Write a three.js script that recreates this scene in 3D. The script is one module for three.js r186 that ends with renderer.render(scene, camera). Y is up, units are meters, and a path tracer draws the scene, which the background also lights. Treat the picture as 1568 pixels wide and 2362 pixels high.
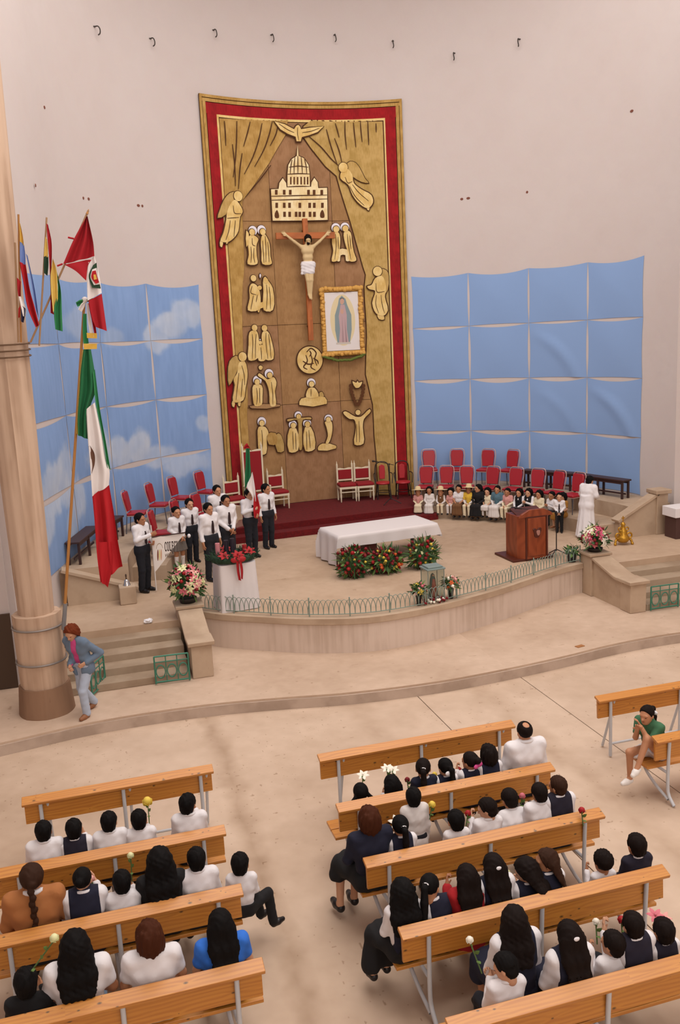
import * as THREE from 'three';
import { RoundedBoxGeometry } from 'three/addons/geometries/RoundedBoxGeometry.js';
import { mergeGeometries, mergeVertices } from 'three/addons/utils/BufferGeometryUtils.js';
import { RectAreaLightUniformsLib } from 'three/addons/lights/RectAreaLightUniformsLib.js';

// ---------- camera, light, exposure ----------
const scene = new THREE.Scene();
const camera = new THREE.PerspectiveCamera(59.5, 1568 / 2362, 0.1, 120);
camera.position.set(-6.52, 5.8, 17.96);            // choir loft at the back of the nave
camera.up.set(0.099, 0.980, -0.171);
camera.lookAt(-6.52 + 0.271 * 10, 5.8 - 0.1915 * 10, 17.96 - 0.943 * 10);
scene.background = new THREE.Color('#dfe6ee');
const renderer = new THREE.WebGLRenderer({ antialias: true });
renderer.toneMapping = THREE.LinearToneMapping;
renderer.toneMappingExposure = 1.16;
renderer.shadowMap.enabled = true;
renderer.shadowMap.type = THREE.PCFSoftShadowMap;
RectAreaLightUniformsLib.init();
const DAY = new THREE.Color('#fff9f4');
// opal skylight over nave and altar, and the tall window band of the back wall (both outside the frame)
const SKYLIGHT = { x: -1, y: 16.6, z: 7, w: 13, d: 17 };
const REARWIN = { x: -0.5, y: 11.6, z: 25.6, w: 20, h: 7 };
function areaLight(w, h, intensity, pos, target) {
  const l = new THREE.RectAreaLight(DAY, intensity, w, h);
  l.position.set(...pos); l.lookAt(...target); scene.add(l); return l;
}
areaLight(SKYLIGHT.w, SKYLIGHT.d, 3.2, [SKYLIGHT.x, SKYLIGHT.y - 0.06, SKYLIGHT.z], [SKYLIGHT.x, 0, SKYLIGHT.z]);
areaLight(REARWIN.w, REARWIN.h, 1.9, [REARWIN.x, REARWIN.y, REARWIN.z - 0.06], [REARWIN.x, REARWIN.y, 0]);

// ---------- helpers ----------
const TAU = Math.PI * 2;
function rng(seed) { let a = seed >>> 0; return () => { a = (a + 0x6D2B79F5) | 0; let t = Math.imul(a ^ (a >>> 15), 1 | a); t = (t + Math.imul(t ^ (t >>> 7), 61 | t)) ^ t; return ((t ^ (t >>> 14)) >>> 0) / 4294967296; }; }
const taken = new Map();
function numbered(n) { const c = taken.get(n) || 0; taken.set(n, c + 1); return c ? `${n}_${String(c).padStart(3, '0')}` : n; }
function mesh(name, geo, mat, parent) { const m = new THREE.Mesh(geo, mat); m.name = name; m.castShadow = m.receiveShadow = true; parent.add(m); return m; }
function tag(o, label, category, group) { o.userData.label = label; o.userData.category = category; if (group) o.userData.group = group; return o; }
function thing(name, label, category, pos = [0, 0, 0], turn = 0, group) {
  const g = new THREE.Group(); g.name = numbered(name); scene.add(g);
  g.position.set(pos[0], pos[1], pos[2]); g.rotation.y = turn; return tag(g, label, category, group);
}
function solo(name, label, category, geo, mat, pos = [0, 0, 0], turn = 0, group) {
  const m = mesh(numbered(name), geo, mat, scene); m.position.set(pos[0], pos[1], pos[2]); m.rotation.y = turn; return tag(m, label, category, group);
}
function struct(name, geo, mat, parent) {
  const top = !parent; const m = geo ? mesh(top ? numbered(name) : name, geo, mat, parent || scene) : new THREE.Group();
  if (!geo) { m.name = numbered(name); scene.add(m); }
  if (top) m.userData.kind = 'structure';
  return m;
}
function copyOf(root, pos, turn, label, group) {
  const r = root.clone(); r.name = numbered(root.name.replace(/_\d{3}$/, '')); r.userData = { ...root.userData, label }; if (group) r.userData.group = group;
  scene.add(r); r.position.set(pos[0], pos[1], pos[2]); r.rotation.set(0, turn, 0); return r;
}
function flat(g) { const o = g.index ? g.toNonIndexed() : g; const r = new THREE.BufferGeometry(); r.setAttribute('position', o.attributes.position); if (!o.attributes.normal) o.computeVertexNormals(); r.setAttribute('normal', o.attributes.normal); r.setAttribute('uv', o.attributes.uv || new THREE.BufferAttribute(new Float32Array(o.attributes.position.count * 2), 2)); return r; }
function merge(list) { return mergeGeometries(list.map(flat)); }
// uv in metres, taken from the axis a face points along
function muv(g, s = 1, rot = 0, ox = 0, oy = 0) {
  g = flat(g); const p = g.attributes.position, n = g.attributes.normal, uv = g.attributes.uv;
  for (let i = 0; i < p.count; i++) {
    const ax = Math.abs(n.getX(i)), ay = Math.abs(n.getY(i)), az = Math.abs(n.getZ(i));
    let u, v; if (ay >= ax && ay >= az) { u = p.getX(i); v = p.getZ(i); } else if (ax >= az) { u = p.getZ(i); v = p.getY(i); } else { u = p.getX(i); v = p.getY(i); }
    if (rot) [u, v] = [v, u];
    uv.setXY(i, u * s + ox, v * s + oy);
  }
  return g;
}
function bx(w, h, d, x = 0, y = 0, z = 0, r = 0) {
  const g = r > 0 ? new RoundedBoxGeometry(w, h, d, 2, Math.min(r, w / 2.01, h / 2.01, d / 2.01)) : new THREE.BoxGeometry(w, h, d);
  g.translate(x, y, z); return g;
}
function cyl(r0, r1, h, x = 0, y = 0, z = 0, seg = 16) { const g = new THREE.CylinderGeometry(r1, r0, h, seg); g.translate(x, y + h / 2, z); return g; }
function ball(r, x, y, z, sx = 1, sy = 1, sz = 1, a = 12, b = 8) { const g = new THREE.SphereGeometry(r, a, b); g.scale(sx, sy, sz); g.translate(x, y, z); return g; }
const V = (a) => new THREE.Vector3(a[0], a[1], a[2]);
function rod(a, b, r, seg = 8, r2 = r) {
  const A = V(a), B = V(b), d = B.clone().sub(A), L = d.length(); const g = new THREE.CylinderGeometry(r2, r, L, seg);
  g.applyQuaternion(new THREE.Quaternion().setFromUnitVectors(new THREE.Vector3(0, 1, 0), d.normalize())); g.translate((A.x + B.x) / 2, (A.y + B.y) / 2, (A.z + B.z) / 2); return g;
}
function tube(pts, r, seg = 16, rad = 6, closed = false) { return new THREE.TubeGeometry(new THREE.CatmullRomCurve3(pts.map(V), closed, 'centripetal'), seg, r, rad, closed); }
function lathe(pts, seg = 24) { return new THREE.LatheGeometry(pts.map(([r, y]) => new THREE.Vector2(r, y)), seg); }
function plan(pts) { return new THREE.Shape(pts.map(([x, z]) => new THREE.Vector2(x, -z))); }     // outline seen from above
function slab(pts, y0, y1, bevel = 0) {
  const g = new THREE.ExtrudeGeometry(plan(pts), { depth: y1 - y0 - bevel, bevelEnabled: bevel > 0, bevelSize: bevel, bevelThickness: bevel, bevelOffset: -bevel, bevelSegments: 2, curveSegments: 1 });
  g.rotateX(-Math.PI / 2); g.translate(0, y0, 0); return g;
}
function prism(shapePts, depth, bevel = 0) {                        // outline in x,y pushed along +z
  const s = new THREE.Shape(shapePts.map(([x, y]) => new THREE.Vector2(x, y)));
  return new THREE.ExtrudeGeometry(s, { depth, bevelEnabled: bevel > 0, bevelSize: bevel, bevelThickness: bevel, bevelOffset: -bevel, bevelSegments: 1, curveSegments: 4 });
}
function spline(pts, n) { const c = new THREE.CatmullRomCurve3(pts.map(([x, z]) => new THREE.Vector3(x, 0, z)), false, 'centripetal'); return c.getPoints(n).map((p) => [p.x, p.z]); }
// a block bent round the apse axis: theta is measured from -z
function ring(r0, r1, y0, y1, t0, t1, n = 48) {
  const g = new THREE.BoxGeometry(1, 1, 1, n, 1, 1), p = g.attributes.position, uv = g.attributes.uv;
  for (let i = 0; i < p.count; i++) {
    const t = t0 + (p.getX(i) + 0.5) * (t1 - t0), y = y0 + (p.getY(i) + 0.5) * (y1 - y0), r = r1 + (p.getZ(i) + 0.5) * (r0 - r1);
    const cap = Math.abs(g.attributes.normal.getY(i)) > 0.5; uv.setXY(i, t * r1, cap ? r : y);
    p.setXYZ(i, r * Math.sin(t), y, -r * Math.cos(t));
  }
  g.computeVertexNormals(); return g;
}
const RW = 6.90, T0 = -75 * Math.PI / 180;                         // left of T0 the wall runs on straight
// (u along the wall, v height, w out of the wall) -> apse
function bend(g, w0 = 0) {
  const p = g.attributes.position;
  for (let i = 0; i < p.count; i++) { const t = p.getX(i) / RW, r = RW - p.getZ(i) - w0; if (t < T0) { const d = (T0 - t) * RW; p.setXYZ(i, r * Math.sin(T0) - Math.cos(T0) * d, p.getY(i), -r * Math.cos(T0) - Math.sin(T0) * d); } else p.setXYZ(i, r * Math.sin(t), p.getY(i), -r * Math.cos(t)); }
  g.computeVertexNormals(); return g;
}
function wallPoint(u, v, w = 0) { const t = u / RW, r = RW - w; return [r * Math.sin(t), v, -r * Math.cos(t)]; }

// ---------- textures ----------
function hash2(x, y, s) { let h = Math.imul(x, 374761393) + Math.imul(y, 668265263) + Math.imul(s, 1442695041); h = Math.imul(h ^ (h >>> 13), 1274126177); return ((h ^ (h >>> 16)) >>> 0) / 4294967296; }
function vnoise(x, y, s, per) {
  let xi = Math.floor(x), yi = Math.floor(y); const fx = x - xi, fy = y - yi; const ux = fx * fx * (3 - 2 * fx), uy = fy * fy * (3 - 2 * fy);
  let x1 = xi + 1, y1 = yi + 1; if (per) { xi = ((xi % per) + per) % per; yi = ((yi % per) + per) % per; x1 = ((x1 % per) + per) % per; y1 = ((y1 % per) + per) % per; }
  const a = hash2(xi, yi, s), b = hash2(x1, yi, s), c = hash2(xi, y1, s), d = hash2(x1, y1, s);
  return a + (b - a) * ux + (c - a) * uy + (a - b - c + d) * ux * uy;
}
function fbm(x, y, s, oct, per) { let v = 0, a = 0.5, t = 0; for (let o = 0; o < oct; o++) { v += a * vnoise(x, y, s + o * 7, per); t += a; a *= 0.5; x *= 2; y *= 2; if (per) per *= 2; } return v / t; }
function tex(w, h, fn, repeat = true, srgb = true) {
  const d = new Uint8Array(w * h * 4), c = [0, 0, 0];
  for (let y = 0; y < h; y++) for (let x = 0; x < w; x++) { fn((x + 0.5) / w, (y + 0.5) / h, c); const i = (y * w + x) * 4; for (let k = 0; k < 3; k++) d[i + k] = Math.max(0, Math.min(255, c[k])); d[i + 3] = 255; }
  const t = new THREE.DataTexture(d, w, h); t.magFilter = THREE.LinearFilter; t.minFilter = THREE.LinearMipmapLinearFilter; t.generateMipmaps = true;
  t.wrapS = t.wrapT = repeat ? THREE.RepeatWrapping : THREE.ClampToEdgeWrapping; if (srgb) t.colorSpace = THREE.SRGBColorSpace; t.needsUpdate = true; return t;
}
function rgb(hex) { const n = parseInt(hex.slice(1), 16); return [n >> 16, (n >> 8) & 255, n & 255]; }
function mixc(c, a, b, t) { for (let k = 0; k < 3; k++) c[k] = a[k] + (b[k] - a[k]) * t; }
const sm = (a, b, x) => { const t = Math.max(0, Math.min(1, (x - a) / (b - a))); return t * t * (3 - 2 * t); };
function std(color, roughness = 0.8, extra = {}) { return new THREE.MeshStandardMaterial({ color, roughness, ...extra }); }

// fine grain shared as a bump map by plaster, concrete and cloth
const grainTex = tex(256, 256, (u, v, c) => { const n = fbm(u * 32, v * 32, 3, 3, 32) * 255; c[0] = c[1] = c[2] = n; }, true, false);
const weaveTex = tex(128, 128, (u, v, c) => { const n = 128 + 60 * Math.sin(u * TAU * 32) * Math.sin(v * TAU * 32) + 60 * (hash2(Math.floor(u * 128), Math.floor(v * 128), 5) - 0.5); c[0] = c[1] = c[2] = n; }, true, false);
function cloth(color, roughness = 0.9, extra = {}) { return new THREE.MeshStandardMaterial({ color, roughness, bumpMap: weaveTex, bumpScale: 0.0006, side: THREE.DoubleSide, ...extra }); }
// poured concrete: pale and brown blotches, pores (one tile is 3 m)
function concreteTex(base, dark, seed, amount) {
  const A = rgb(base), B = rgb(dark);
  return tex(768, 768, (u, v, c) => {
    let n = fbm(u * 6, v * 6, seed, 5, 6); let k = sm(0.35, 0.75, n) * amount; const f = fbm(u * 48, v * 48, seed + 40, 2, 48); k += (f - 0.5) * 0.25 * amount;
    if (vnoise(u * 190, v * 190, seed + 90, 190) > 0.965) k += 0.35; mixc(c, A, B, k);
  });
}
const concreteA = concreteTex('#b8a189', '#957c65', 11, 0.5);
const MAT = {};
MAT.concrete = new THREE.MeshStandardMaterial({ map: concreteA, roughness: 0.85, bumpMap: grainTex, bumpScale: 0.002 });
// trowelled walls of the stage show vertical runs
MAT.streaked = new THREE.MeshStandardMaterial({ roughness: 0.85, bumpMap: grainTex, bumpScale: 0.002, map: tex(768, 256, (u, v, c) => {
  const n = fbm(u * 60, v * 3, 21, 4, 0), m = fbm(u * 8, v * 5, 22, 4, 0); mixc(c, rgb('#d2bfb0'), rgb('#b39d8b'), sm(0.35, 0.85, n * 0.5 + m * 0.5) * 0.7);
}) });
MAT.wall = new THREE.MeshStandardMaterial({ roughness: 0.9, bumpMap: grainTex, bumpScale: 0.003, map: tex(512, 512, (u, v, c) => {
  const n = fbm(u * 5, v * 5, 31, 5, 5); mixc(c, rgb('#cec5c2'), rgb('#c9bdb9'), n);
}) });
MAT.step = new THREE.MeshStandardMaterial({ map: concreteTex('#a5917b', '#86705a', 13, 0.6), roughness: 0.85, bumpMap: grainTex, bumpScale: 0.002 });
MAT.dark = std('#2b1c16', 0.6);
// ---------- the place: floors, stage, apse ----------
const PLATFORM_Y = 0.20, STAGE_Y = 0.85, TIER1_Y = 1.17, TIER2_Y = 1.53;
const stageEdge = spline([[-4.62, 1.62], [-4.3, 1.95], [-3.67, 2.40], [-2.97, 2.86], [-1.95, 3.25], [-1.02, 3.24], [-0.06, 3.02], [1.01, 2.66], [2.2, 2.12], [3.0, 1.78], [3.45, 1.66]], 60);
const curbEdge = spline([[-14, 5.6], [-9.5, 5.0], [-7.81, 4.68], [-6.84, 4.5], [-5.86, 4.46], [-4.85, 4.52], [-3.83, 4.7], [-2.81, 4.92], [-1.36, 5.05], [-0.17, 5.0], [1.15, 4.85], [2.15, 4.68], [3.3, 4.6], [6, 4.8], [13, 5.6]], 80);
// nave floor: one cast strip per bay with an open joint between, stains of traffic in the concrete
const naveTex = tex(1536, 1536, (u, v, c) => {
  const x = -10 + u * 14, z = 4 + v * 18;                           // 14 x 18 m
  let k = sm(0.3, 0.8, fbm(x * 0.9, z * 0.9, 51, 5)) * 0.22 + (fbm(x * 7, z * 7, 52, 3) - 0.5) * 0.2;
  const wob = (fbm(x * 2, z * 2, 53, 3) - 0.5) * 0.25;
  const band = (x0, w, amt) => { const d = Math.abs(x + wob - x0) / w; return d < 1 ? (1 - d) * amt * (0.5 + fbm(x * 5, z * 5, 54, 3)) : 0; };
  k += band(-4.98 - 0.02 * (z - 5), 0.2, 0.34) + band(-0.62, 0.3, 0.24) + band(-2.66, 0.26, 0.18) + band(-8.4, 0.4, 0.2);
  k += sm(0.6, 0.8, fbm(x * 0.55 + 9, z * 0.55, 57, 4)) * 0.16;
  if (vnoise(x * 26, z * 26, 58) > 0.94 && fbm(x * 1.2, z * 1.2, 59, 2) > 0.5) k += 0.5;
  mixc(c, rgb('#cab29c'), rgb('#8b6f56'), k);
}, true);
const naveMat = new THREE.MeshStandardMaterial({ map: naveTex, roughness: 0.7, bumpMap: grainTex, bumpScale: 0.0015 });
function floorUV(g) { g = flat(g); const p = g.attributes.position, uv = g.attributes.uv; for (let i = 0; i < p.count; i++) uv.setXY(i, (p.getX(i) + 10) / 14, (p.getZ(i) - 4) / 18); return g; }
const floorRoot = struct('floor', muv(bx(27, 0.3, 28, -0.5, -0.185, 12.5), 1 / 3), std('#5d4a3c', 0.95));
for (const [x0, x1] of [[-13.4, -1.65], [-1.65, 0.25], [0.25, 4.1], [4.1, 12.6]]) {
  const m = mesh('floor_strip', floorUV(bx(x1 - x0 - 0.014, 0.035, 22.6, 0, 0, 0)), naveMat, floorRoot);
  const cx = (x0 + x1) / 2; m.position.set(cx, -0.0175, 14.8);
  const uv = m.geometry.attributes.uv; for (let i = 0; i < uv.count; i++) uv.setXY(i, uv.getX(i) + cx / 14, uv.getY(i) + 14.8 / 18);
}
// platform: one step above the nave, wavy front
const platPts = [...curbEdge, [13, 0], [-14, 0]];
const platMat = new THREE.MeshStandardMaterial({ roughness: 0.75, bumpMap: grainTex, bumpScale: 0.0015, map: tex(1024, 512, (u, v, c) => {
  const x = u * 16, z = v * 8; let k = sm(0.3, 0.8, fbm(x * 0.8, z * 0.8, 61, 5)) * 0.25 + (fbm(x * 8, z * 8, 62, 3) - 0.5) * 0.25; if (vnoise(x * 9, z * 14, 63) > 0.955) k += 0.35;
  mixc(c, rgb('#c6ad97'), rgb('#8c7058'), k); }) });
const platform = struct('floor_platform', muv(slab(platPts, 0.0, PLATFORM_Y), 1 / 16), platMat);
{ const uv = platform.geometry.attributes.uv; for (let i = 0; i < uv.count; i++) uv.setY(i, uv.getY(i) * 2); }
// face of the platform's kerb, in a slightly darker, blotched concrete mix
struct('trim_kerb', muv(slab([...curbEdge.map(([x, z]) => [x, z + 0.03]), ...curbEdge.slice().reverse().map(([x, z]) => [x, z - 0.02])], 0.0, PLATFORM_Y - 0.035), 1 / 3),
  new THREE.MeshStandardMaterial({ roughness: 0.85, map: concreteTex('#bba797', '#9c8878', 71, 0.7) }));
// stage
const stagePts = [[-12.8, 1.95], [-5.06, 1.95], [-5.06, 1.55], ...stageEdge, [3.86, 1.66], [3.86, 1.95], [12.3, 1.95], [12.3, -0.15], [6.9, -0.15], [6.9, -2], [5.5, -4.6], [3, -6.6], [-3, -6.6], [-5.5, -4.6], [-6.9, -2], [-6.9, -0.15], [-12.8, -0.15]];
const stage = struct('floor_stage', muv(slab(stagePts, PLATFORM_Y + 0.002, STAGE_Y), 1 / 16), new THREE.MeshStandardMaterial({ roughness: 0.72, bumpMap: grainTex, bumpScale: 0.0015, map: tex(1024, 512, (u, v, c) => {
  const x = u * 16, z = v * 16; let k = sm(0.3, 0.8, fbm(x * 0.9, z * 0.9, 81, 5)) * 0.28 + (fbm(x * 8, z * 8, 82, 3) - 0.5) * 0.25;
  const l = Math.abs((x - 8) * 0.62 - (z - 8) + 0.4); if (l < 0.025) k += 0.3; if (vnoise(x * 11, z * 16, 83) > 0.96) k += 0.3;
  mixc(c, rgb('#bea48b'), rgb('#8a6e53'), k); }) }));
struct('wall_stage_front', muv(slab([...stageEdge.map(([x, z]) => [x, z + 0.012]), ...stageEdge.slice().reverse().map(([x, z]) => [x, z - 0.1])], PLATFORM_Y, STAGE_Y - 0.1), 1 / 3), MAT.streaked);
struct('trim_stage_edge', muv(slab([...stageEdge.map(([x, z]) => [x, z + 0.05]), ...stageEdge.slice().reverse().map(([x, z]) => [x, z - 0.16])], STAGE_Y - 0.1, STAGE_Y + 0.012, 0.008), 1 / 3), MAT.concrete);
// two concrete tiers round the apse
const D = Math.PI / 180;
for (const [s, n] of [[-1, 'left'], [1, 'right']]) {
  const a = s > 0 ? [26 * D, 89 * D] : [-89 * D, -26 * D];
  struct('floor_tier_low_' + n, ring(s < 0 ? 5.1 : 4.98, s < 0 ? 7.2 : 6.92, STAGE_Y, TIER1_Y, s < 0 ? -78 * D : a[0], a[1], 30), MAT.concrete);
  struct('floor_tier_high_' + n, ring(5.82, s < 0 ? 7.2 : 6.92, STAGE_Y, TIER2_Y, a[0], a[1], 30), MAT.concrete);
}
{ for (const o of scene.children) if (/floor_tier/.test(o.name)) { const uv = o.geometry.attributes.uv; for (let i = 0; i < uv.count; i++) uv.setXY(i, uv.getX(i) / 3, uv.getY(i) / 3); } }
// the curved wall of the apse and the flat walls beside it
const apse = struct('wall_apse', ring(6.94, 7.3, -0.1, 17, T0, Math.PI / 2, 96), MAT.wall);
struct('wall_apse_return', muv(slab([[-6.703, -1.796], [-7.82, 2.36], [-8.2, 2.36], [-7.052, -1.89]], -0.1, 17), 0.25), MAT.wall);
{ const uv = apse.geometry.attributes.uv; for (let i = 0; i < uv.count; i++) uv.setXY(i, uv.getX(i) / 4, uv.getY(i) / 4); }
struct('wall_front_left', muv(bx(5.95, 17.1, 0.3, -10.9, 8.45, 2.3), 0.25), MAT.wall);
struct('wall_front_right', muv(bx(6, 17.1, 0.3, 9.95, 8.45, -0.2), 0.25), MAT.wall);
struct('dark_panel_left', bx(5.6, 1.3, 0.05, -10.72, 0.86, 2.48), std('#4a3728', 0.7));  // dark brown panel added to fill the dark area left of the column
struct('wall_left', muv(bx(0.4, 17.4, 27, -13.9, 8.5, 12.9), 0.25), MAT.wall);
struct('wall_right', muv(bx(0.4, 17.4, 27, 13, 8.5, 12.9), 0.25), MAT.wall);
const backShape = new THREE.Shape([[-14.1, -0.2], [13.2, -0.2], [13.2, 17.2], [-14.1, 17.2]].map(([x, y]) => new THREE.Vector2(x, y)));
{ const hx0 = REARWIN.x - REARWIN.w / 2, hx1 = REARWIN.x + REARWIN.w / 2, hy0 = REARWIN.y - REARWIN.h / 2, hy1 = REARWIN.y + REARWIN.h / 2;
  backShape.holes.push(new THREE.Path([[hx0, hy0], [hx0, hy1], [hx1, hy1], [hx1, hy0]].map(([x, y]) => new THREE.Vector2(x, y)))); }
const backG = new THREE.ExtrudeGeometry(backShape, { depth: 0.4, bevelEnabled: false }); backG.translate(0, 0, REARWIN.z - 0.1); struct('wall_back', muv(backG, 0.25), MAT.wall);
const glowMat = new THREE.MeshStandardMaterial({ color: '#e8e8e8', emissive: DAY, emissiveIntensity: 0.9, roughness: 0.9 });
const win = struct('window_1'); mesh('pane', bx(REARWIN.w, REARWIN.h, 0.04, REARWIN.x, REARWIN.y, REARWIN.z + 0.05), glowMat, win);
for (let i = 0; i <= 10; i++) mesh('mullion', bx(0.08, REARWIN.h, 0.1, REARWIN.x - REARWIN.w / 2 + i * REARWIN.w / 10, REARWIN.y, REARWIN.z + 0.02), std('#6b665f', 0.6), win);
const ceilShape = plan([[-14.1, -0.35], [13.2, -0.35], [13.2, 26], [-14.1, 26]]);
ceilShape.holes.push(new THREE.Path([[-1, -1], [-1, 1], [1, 1], [1, -1]].map(([a, b]) => new THREE.Vector2(SKYLIGHT.x + a * SKYLIGHT.w / 2, -(SKYLIGHT.z + b * SKYLIGHT.d / 2)))));
const ceilG = new THREE.ExtrudeGeometry(ceilShape, { depth: 0.35, bevelEnabled: false }); ceilG.rotateX(-Math.PI / 2); ceilG.translate(0, 16.7, 0);
const ceiling = struct('ceiling', muv(ceilG, 0.25), MAT.wall);
struct('ceiling_apse', ring(0.02, 7.3, 16.7, 17.05, -Math.PI / 2, Math.PI / 2, 48), MAT.wall);
const sky = struct('window_2'); mesh('pane', bx(SKYLIGHT.w, 0.05, SKYLIGHT.d, SKYLIGHT.x, SKYLIGHT.y + 0.2, SKYLIGHT.z), glowMat, sky);
for (let i = 0; i <= 6; i++) mesh('mullion', bx(0.1, 0.14, SKYLIGHT.d, SKYLIGHT.x - SKYLIGHT.w / 2 + i * SKYLIGHT.w / 6, SKYLIGHT.y + 0.16, SKYLIGHT.z), std('#8b867f', 0.6), sky);
// red carpet steps in front of the tapestry
const carpet = new THREE.MeshStandardMaterial({ roughness: 1, bumpMap: grainTex, bumpScale: 0.004, map: tex(256, 256, (u, v, c) => { const n = fbm(u * 24, v * 24, 91, 3, 24); mixc(c, rgb('#6f070b'), rgb('#500508'), n); }) });
function arcBack(r, t0, t1, n) { const o = []; for (let i = 0; i <= n; i++) { const t = t0 + (t1 - t0) * i / n; o.push([r * Math.sin(t), -r * Math.cos(t)]); } return o; }
struct('floor_dais_low', muv(slab([[-3.15, -3.72], [2.55, -4.05], ...arcBack(6.9, 25.6 * D, -25.6 * D, 16)], STAGE_Y, STAGE_Y + 0.16, 0.012), 1), carpet);
struct('floor_dais_high', muv(slab([[-3.0, -4.1], [2.45, -4.45], ...arcBack(6.9, 25.6 * D, -25.6 * D, 16)], STAGE_Y + 0.16, TIER1_Y, 0.012), 1), carpet);
// stairs at both ends of the stage
function stairs(x0, x1, n) { for (let i = 0; i < 4; i++) { const top = STAGE_Y - (i + 1) * 0.13, z0 = 1.95 + i * 0.335;
  struct('floor_step_' + n, muv(bx(x1 - x0, top - PLATFORM_Y, 0.345, (x0 + x1) / 2, (top + PLATFORM_Y) / 2, z0 + 0.1675 - 0.005, 0.012), 1 / 3), MAT.step); } }
stairs(-7.4, -5.1, 'left'); stairs(3.9, 7.6, 'right');
// parapets that frame the stairs: pedestal on the stage corner, sloping coping, low pillar
function parapet(x, n, z0) {
  const w = 0.32;
  struct('trim_pedestal_' + n, muv(merge([bx(0.44, 0.86, 0.44, x, PLATFORM_Y + 0.43, z0, 0.015), bx(0.52, 0.06, 0.52, x, 1.085, z0, 0.015)]), 1 / 3), MAT.concrete);
  const side = [[z0 + 0.15, PLATFORM_Y], [3.1, PLATFORM_Y], [3.1, 0.74], [2.85, 0.76], [z0 + 0.15, 1.0]];
  const g = prism(side.map(([z, y]) => [-z, y]), w, 0); g.rotateY(Math.PI / 2); g.translate(x - w / 2, 0, 0);
  struct('wall_parapet_' + n, muv(g, 1 / 3), MAT.concrete);
  const cop = [[z0 + 0.2, 1.0], [2.82, 0.78], [3.12, 0.76], [3.12, 0.82], [2.8, 0.85], [z0 + 0.2, 1.06]];
  const c = prism(cop.map(([z, y]) => [-z, y]), w + 0.1, 0.01); c.rotateY(Math.PI / 2); c.translate(x - w / 2 - 0.05, 0, 0);
  struct('trim_coping_' + n, muv(c, 1 / 3), MAT.concrete);
  struct('trim_pillar_' + n, muv(merge([bx(0.36, 0.58, 0.36, x, PLATFORM_Y + 0.29, 3.16, 0.015), bx(0.46, 0.07, 0.46, x, 0.815, 3.16, 0.015)]), 1 / 3), MAT.concrete);
}
parapet(-4.88, 'left', 1.78); parapet(3.68, 'right', 1.78);
// sloping walls that close the tiers
for (const s of [-1, 1]) {
  const n = s < 0 ? 'left' : 'right', o = s < 0 ? [[-5.75, 1.05], [-7.04, 1.52]] : [[5.4, 1.27], [6.4, 1.78]];
  const g = prism([[o[0][0], STAGE_Y], [o[1][0], STAGE_Y], [o[1][0], o[1][1]], [o[0][0], o[0][1]]], 0.2, 0); g.translate(0, 0, -0.1); struct('wall_tier_end_' + n, muv(g, 1 / 3), MAT.concrete);
  const a = new THREE.Vector2(...o[0]), b = new THREE.Vector2(...o[1]), len = a.distanceTo(b) + 0.15; const c = bx(len, 0.07, 0.3, 0, 0, 0, 0.012); c.rotateZ(Math.atan2(b.y - a.y, b.x - a.x)); if (s < 0) { } c.translate((a.x + b.x) / 2, (a.y + b.y) / 2 + 0.03, 0);
  struct('trim_tier_end_' + n, muv(c, 1 / 3), MAT.concrete);
}
struct('trim_tier_newel', muv(merge([bx(0.3, 1.0, 0.3, 6.52, STAGE_Y + 0.5, 0, 0.015), bx(0.42, 0.1, 0.42, 6.52, STAGE_Y + 1.02, 0, 0.02)]), 1 / 3), MAT.concrete);
struct('trim_tier_newel', muv(bx(0.32, 0.36, 0.3, -5.9, STAGE_Y + 0.18, 0.38, 0.02), 1 / 3), MAT.concrete);
// ---------- the great tapestry on the apse wall ----------
function wovenTex(a, b, seed) { const A = rgb(a), B = rgb(b); return tex(256, 256, (u, v, c) => { const n = fbm(u * 5, v * 5, seed, 4, 5) * 0.75 + fbm(u * 64, v * 10, seed + 5, 2, 0) * 0.35; mixc(c, A, B, sm(0.3, 0.85, n)); }); }
function woven(a, b, seed) { return new THREE.MeshStandardMaterial({ map: wovenTex(a, b, seed), roughness: 0.95, bumpMap: weaveTex, bumpScale: 0.002 }); }
const TM = {
  gold: woven('#c2a265', '#a98a4a', 101), goldL: woven('#be9a5a', '#a47f40', 102), brown: woven('#a78155', '#957047', 103), brown2: woven('#a17a57', '#906a48', 104), brown3: woven('#ab865b', '#99764f', 105),
  red: woven('#a1131b', '#860c13', 106), cream: woven('#e6cb8c', '#d2ae66', 107), creamL: woven('#f0e0b4', '#dcc088', 108), line: std('#4a2a12', 0.95), line2: std('#2e1c10', 0.95), halo: std('#e6e2ea', 0.8), window: std('#5a3518', 0.95),
};
function gridSheet(u0, u1, v0, v1, w, t, nu, nv) { const g = new THREE.BoxGeometry(u1 - u0, v1 - v0, t, nu, nv, 1); g.translate((u0 + u1) / 2, (v0 + v1) / 2, w + t / 2); const q = flat(g), p = q.attributes.position, uv = q.attributes.uv; for (let i = 0; i < p.count; i++) uv.setXY(i, p.getX(i), p.getY(i)); return bend(q); }
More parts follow.
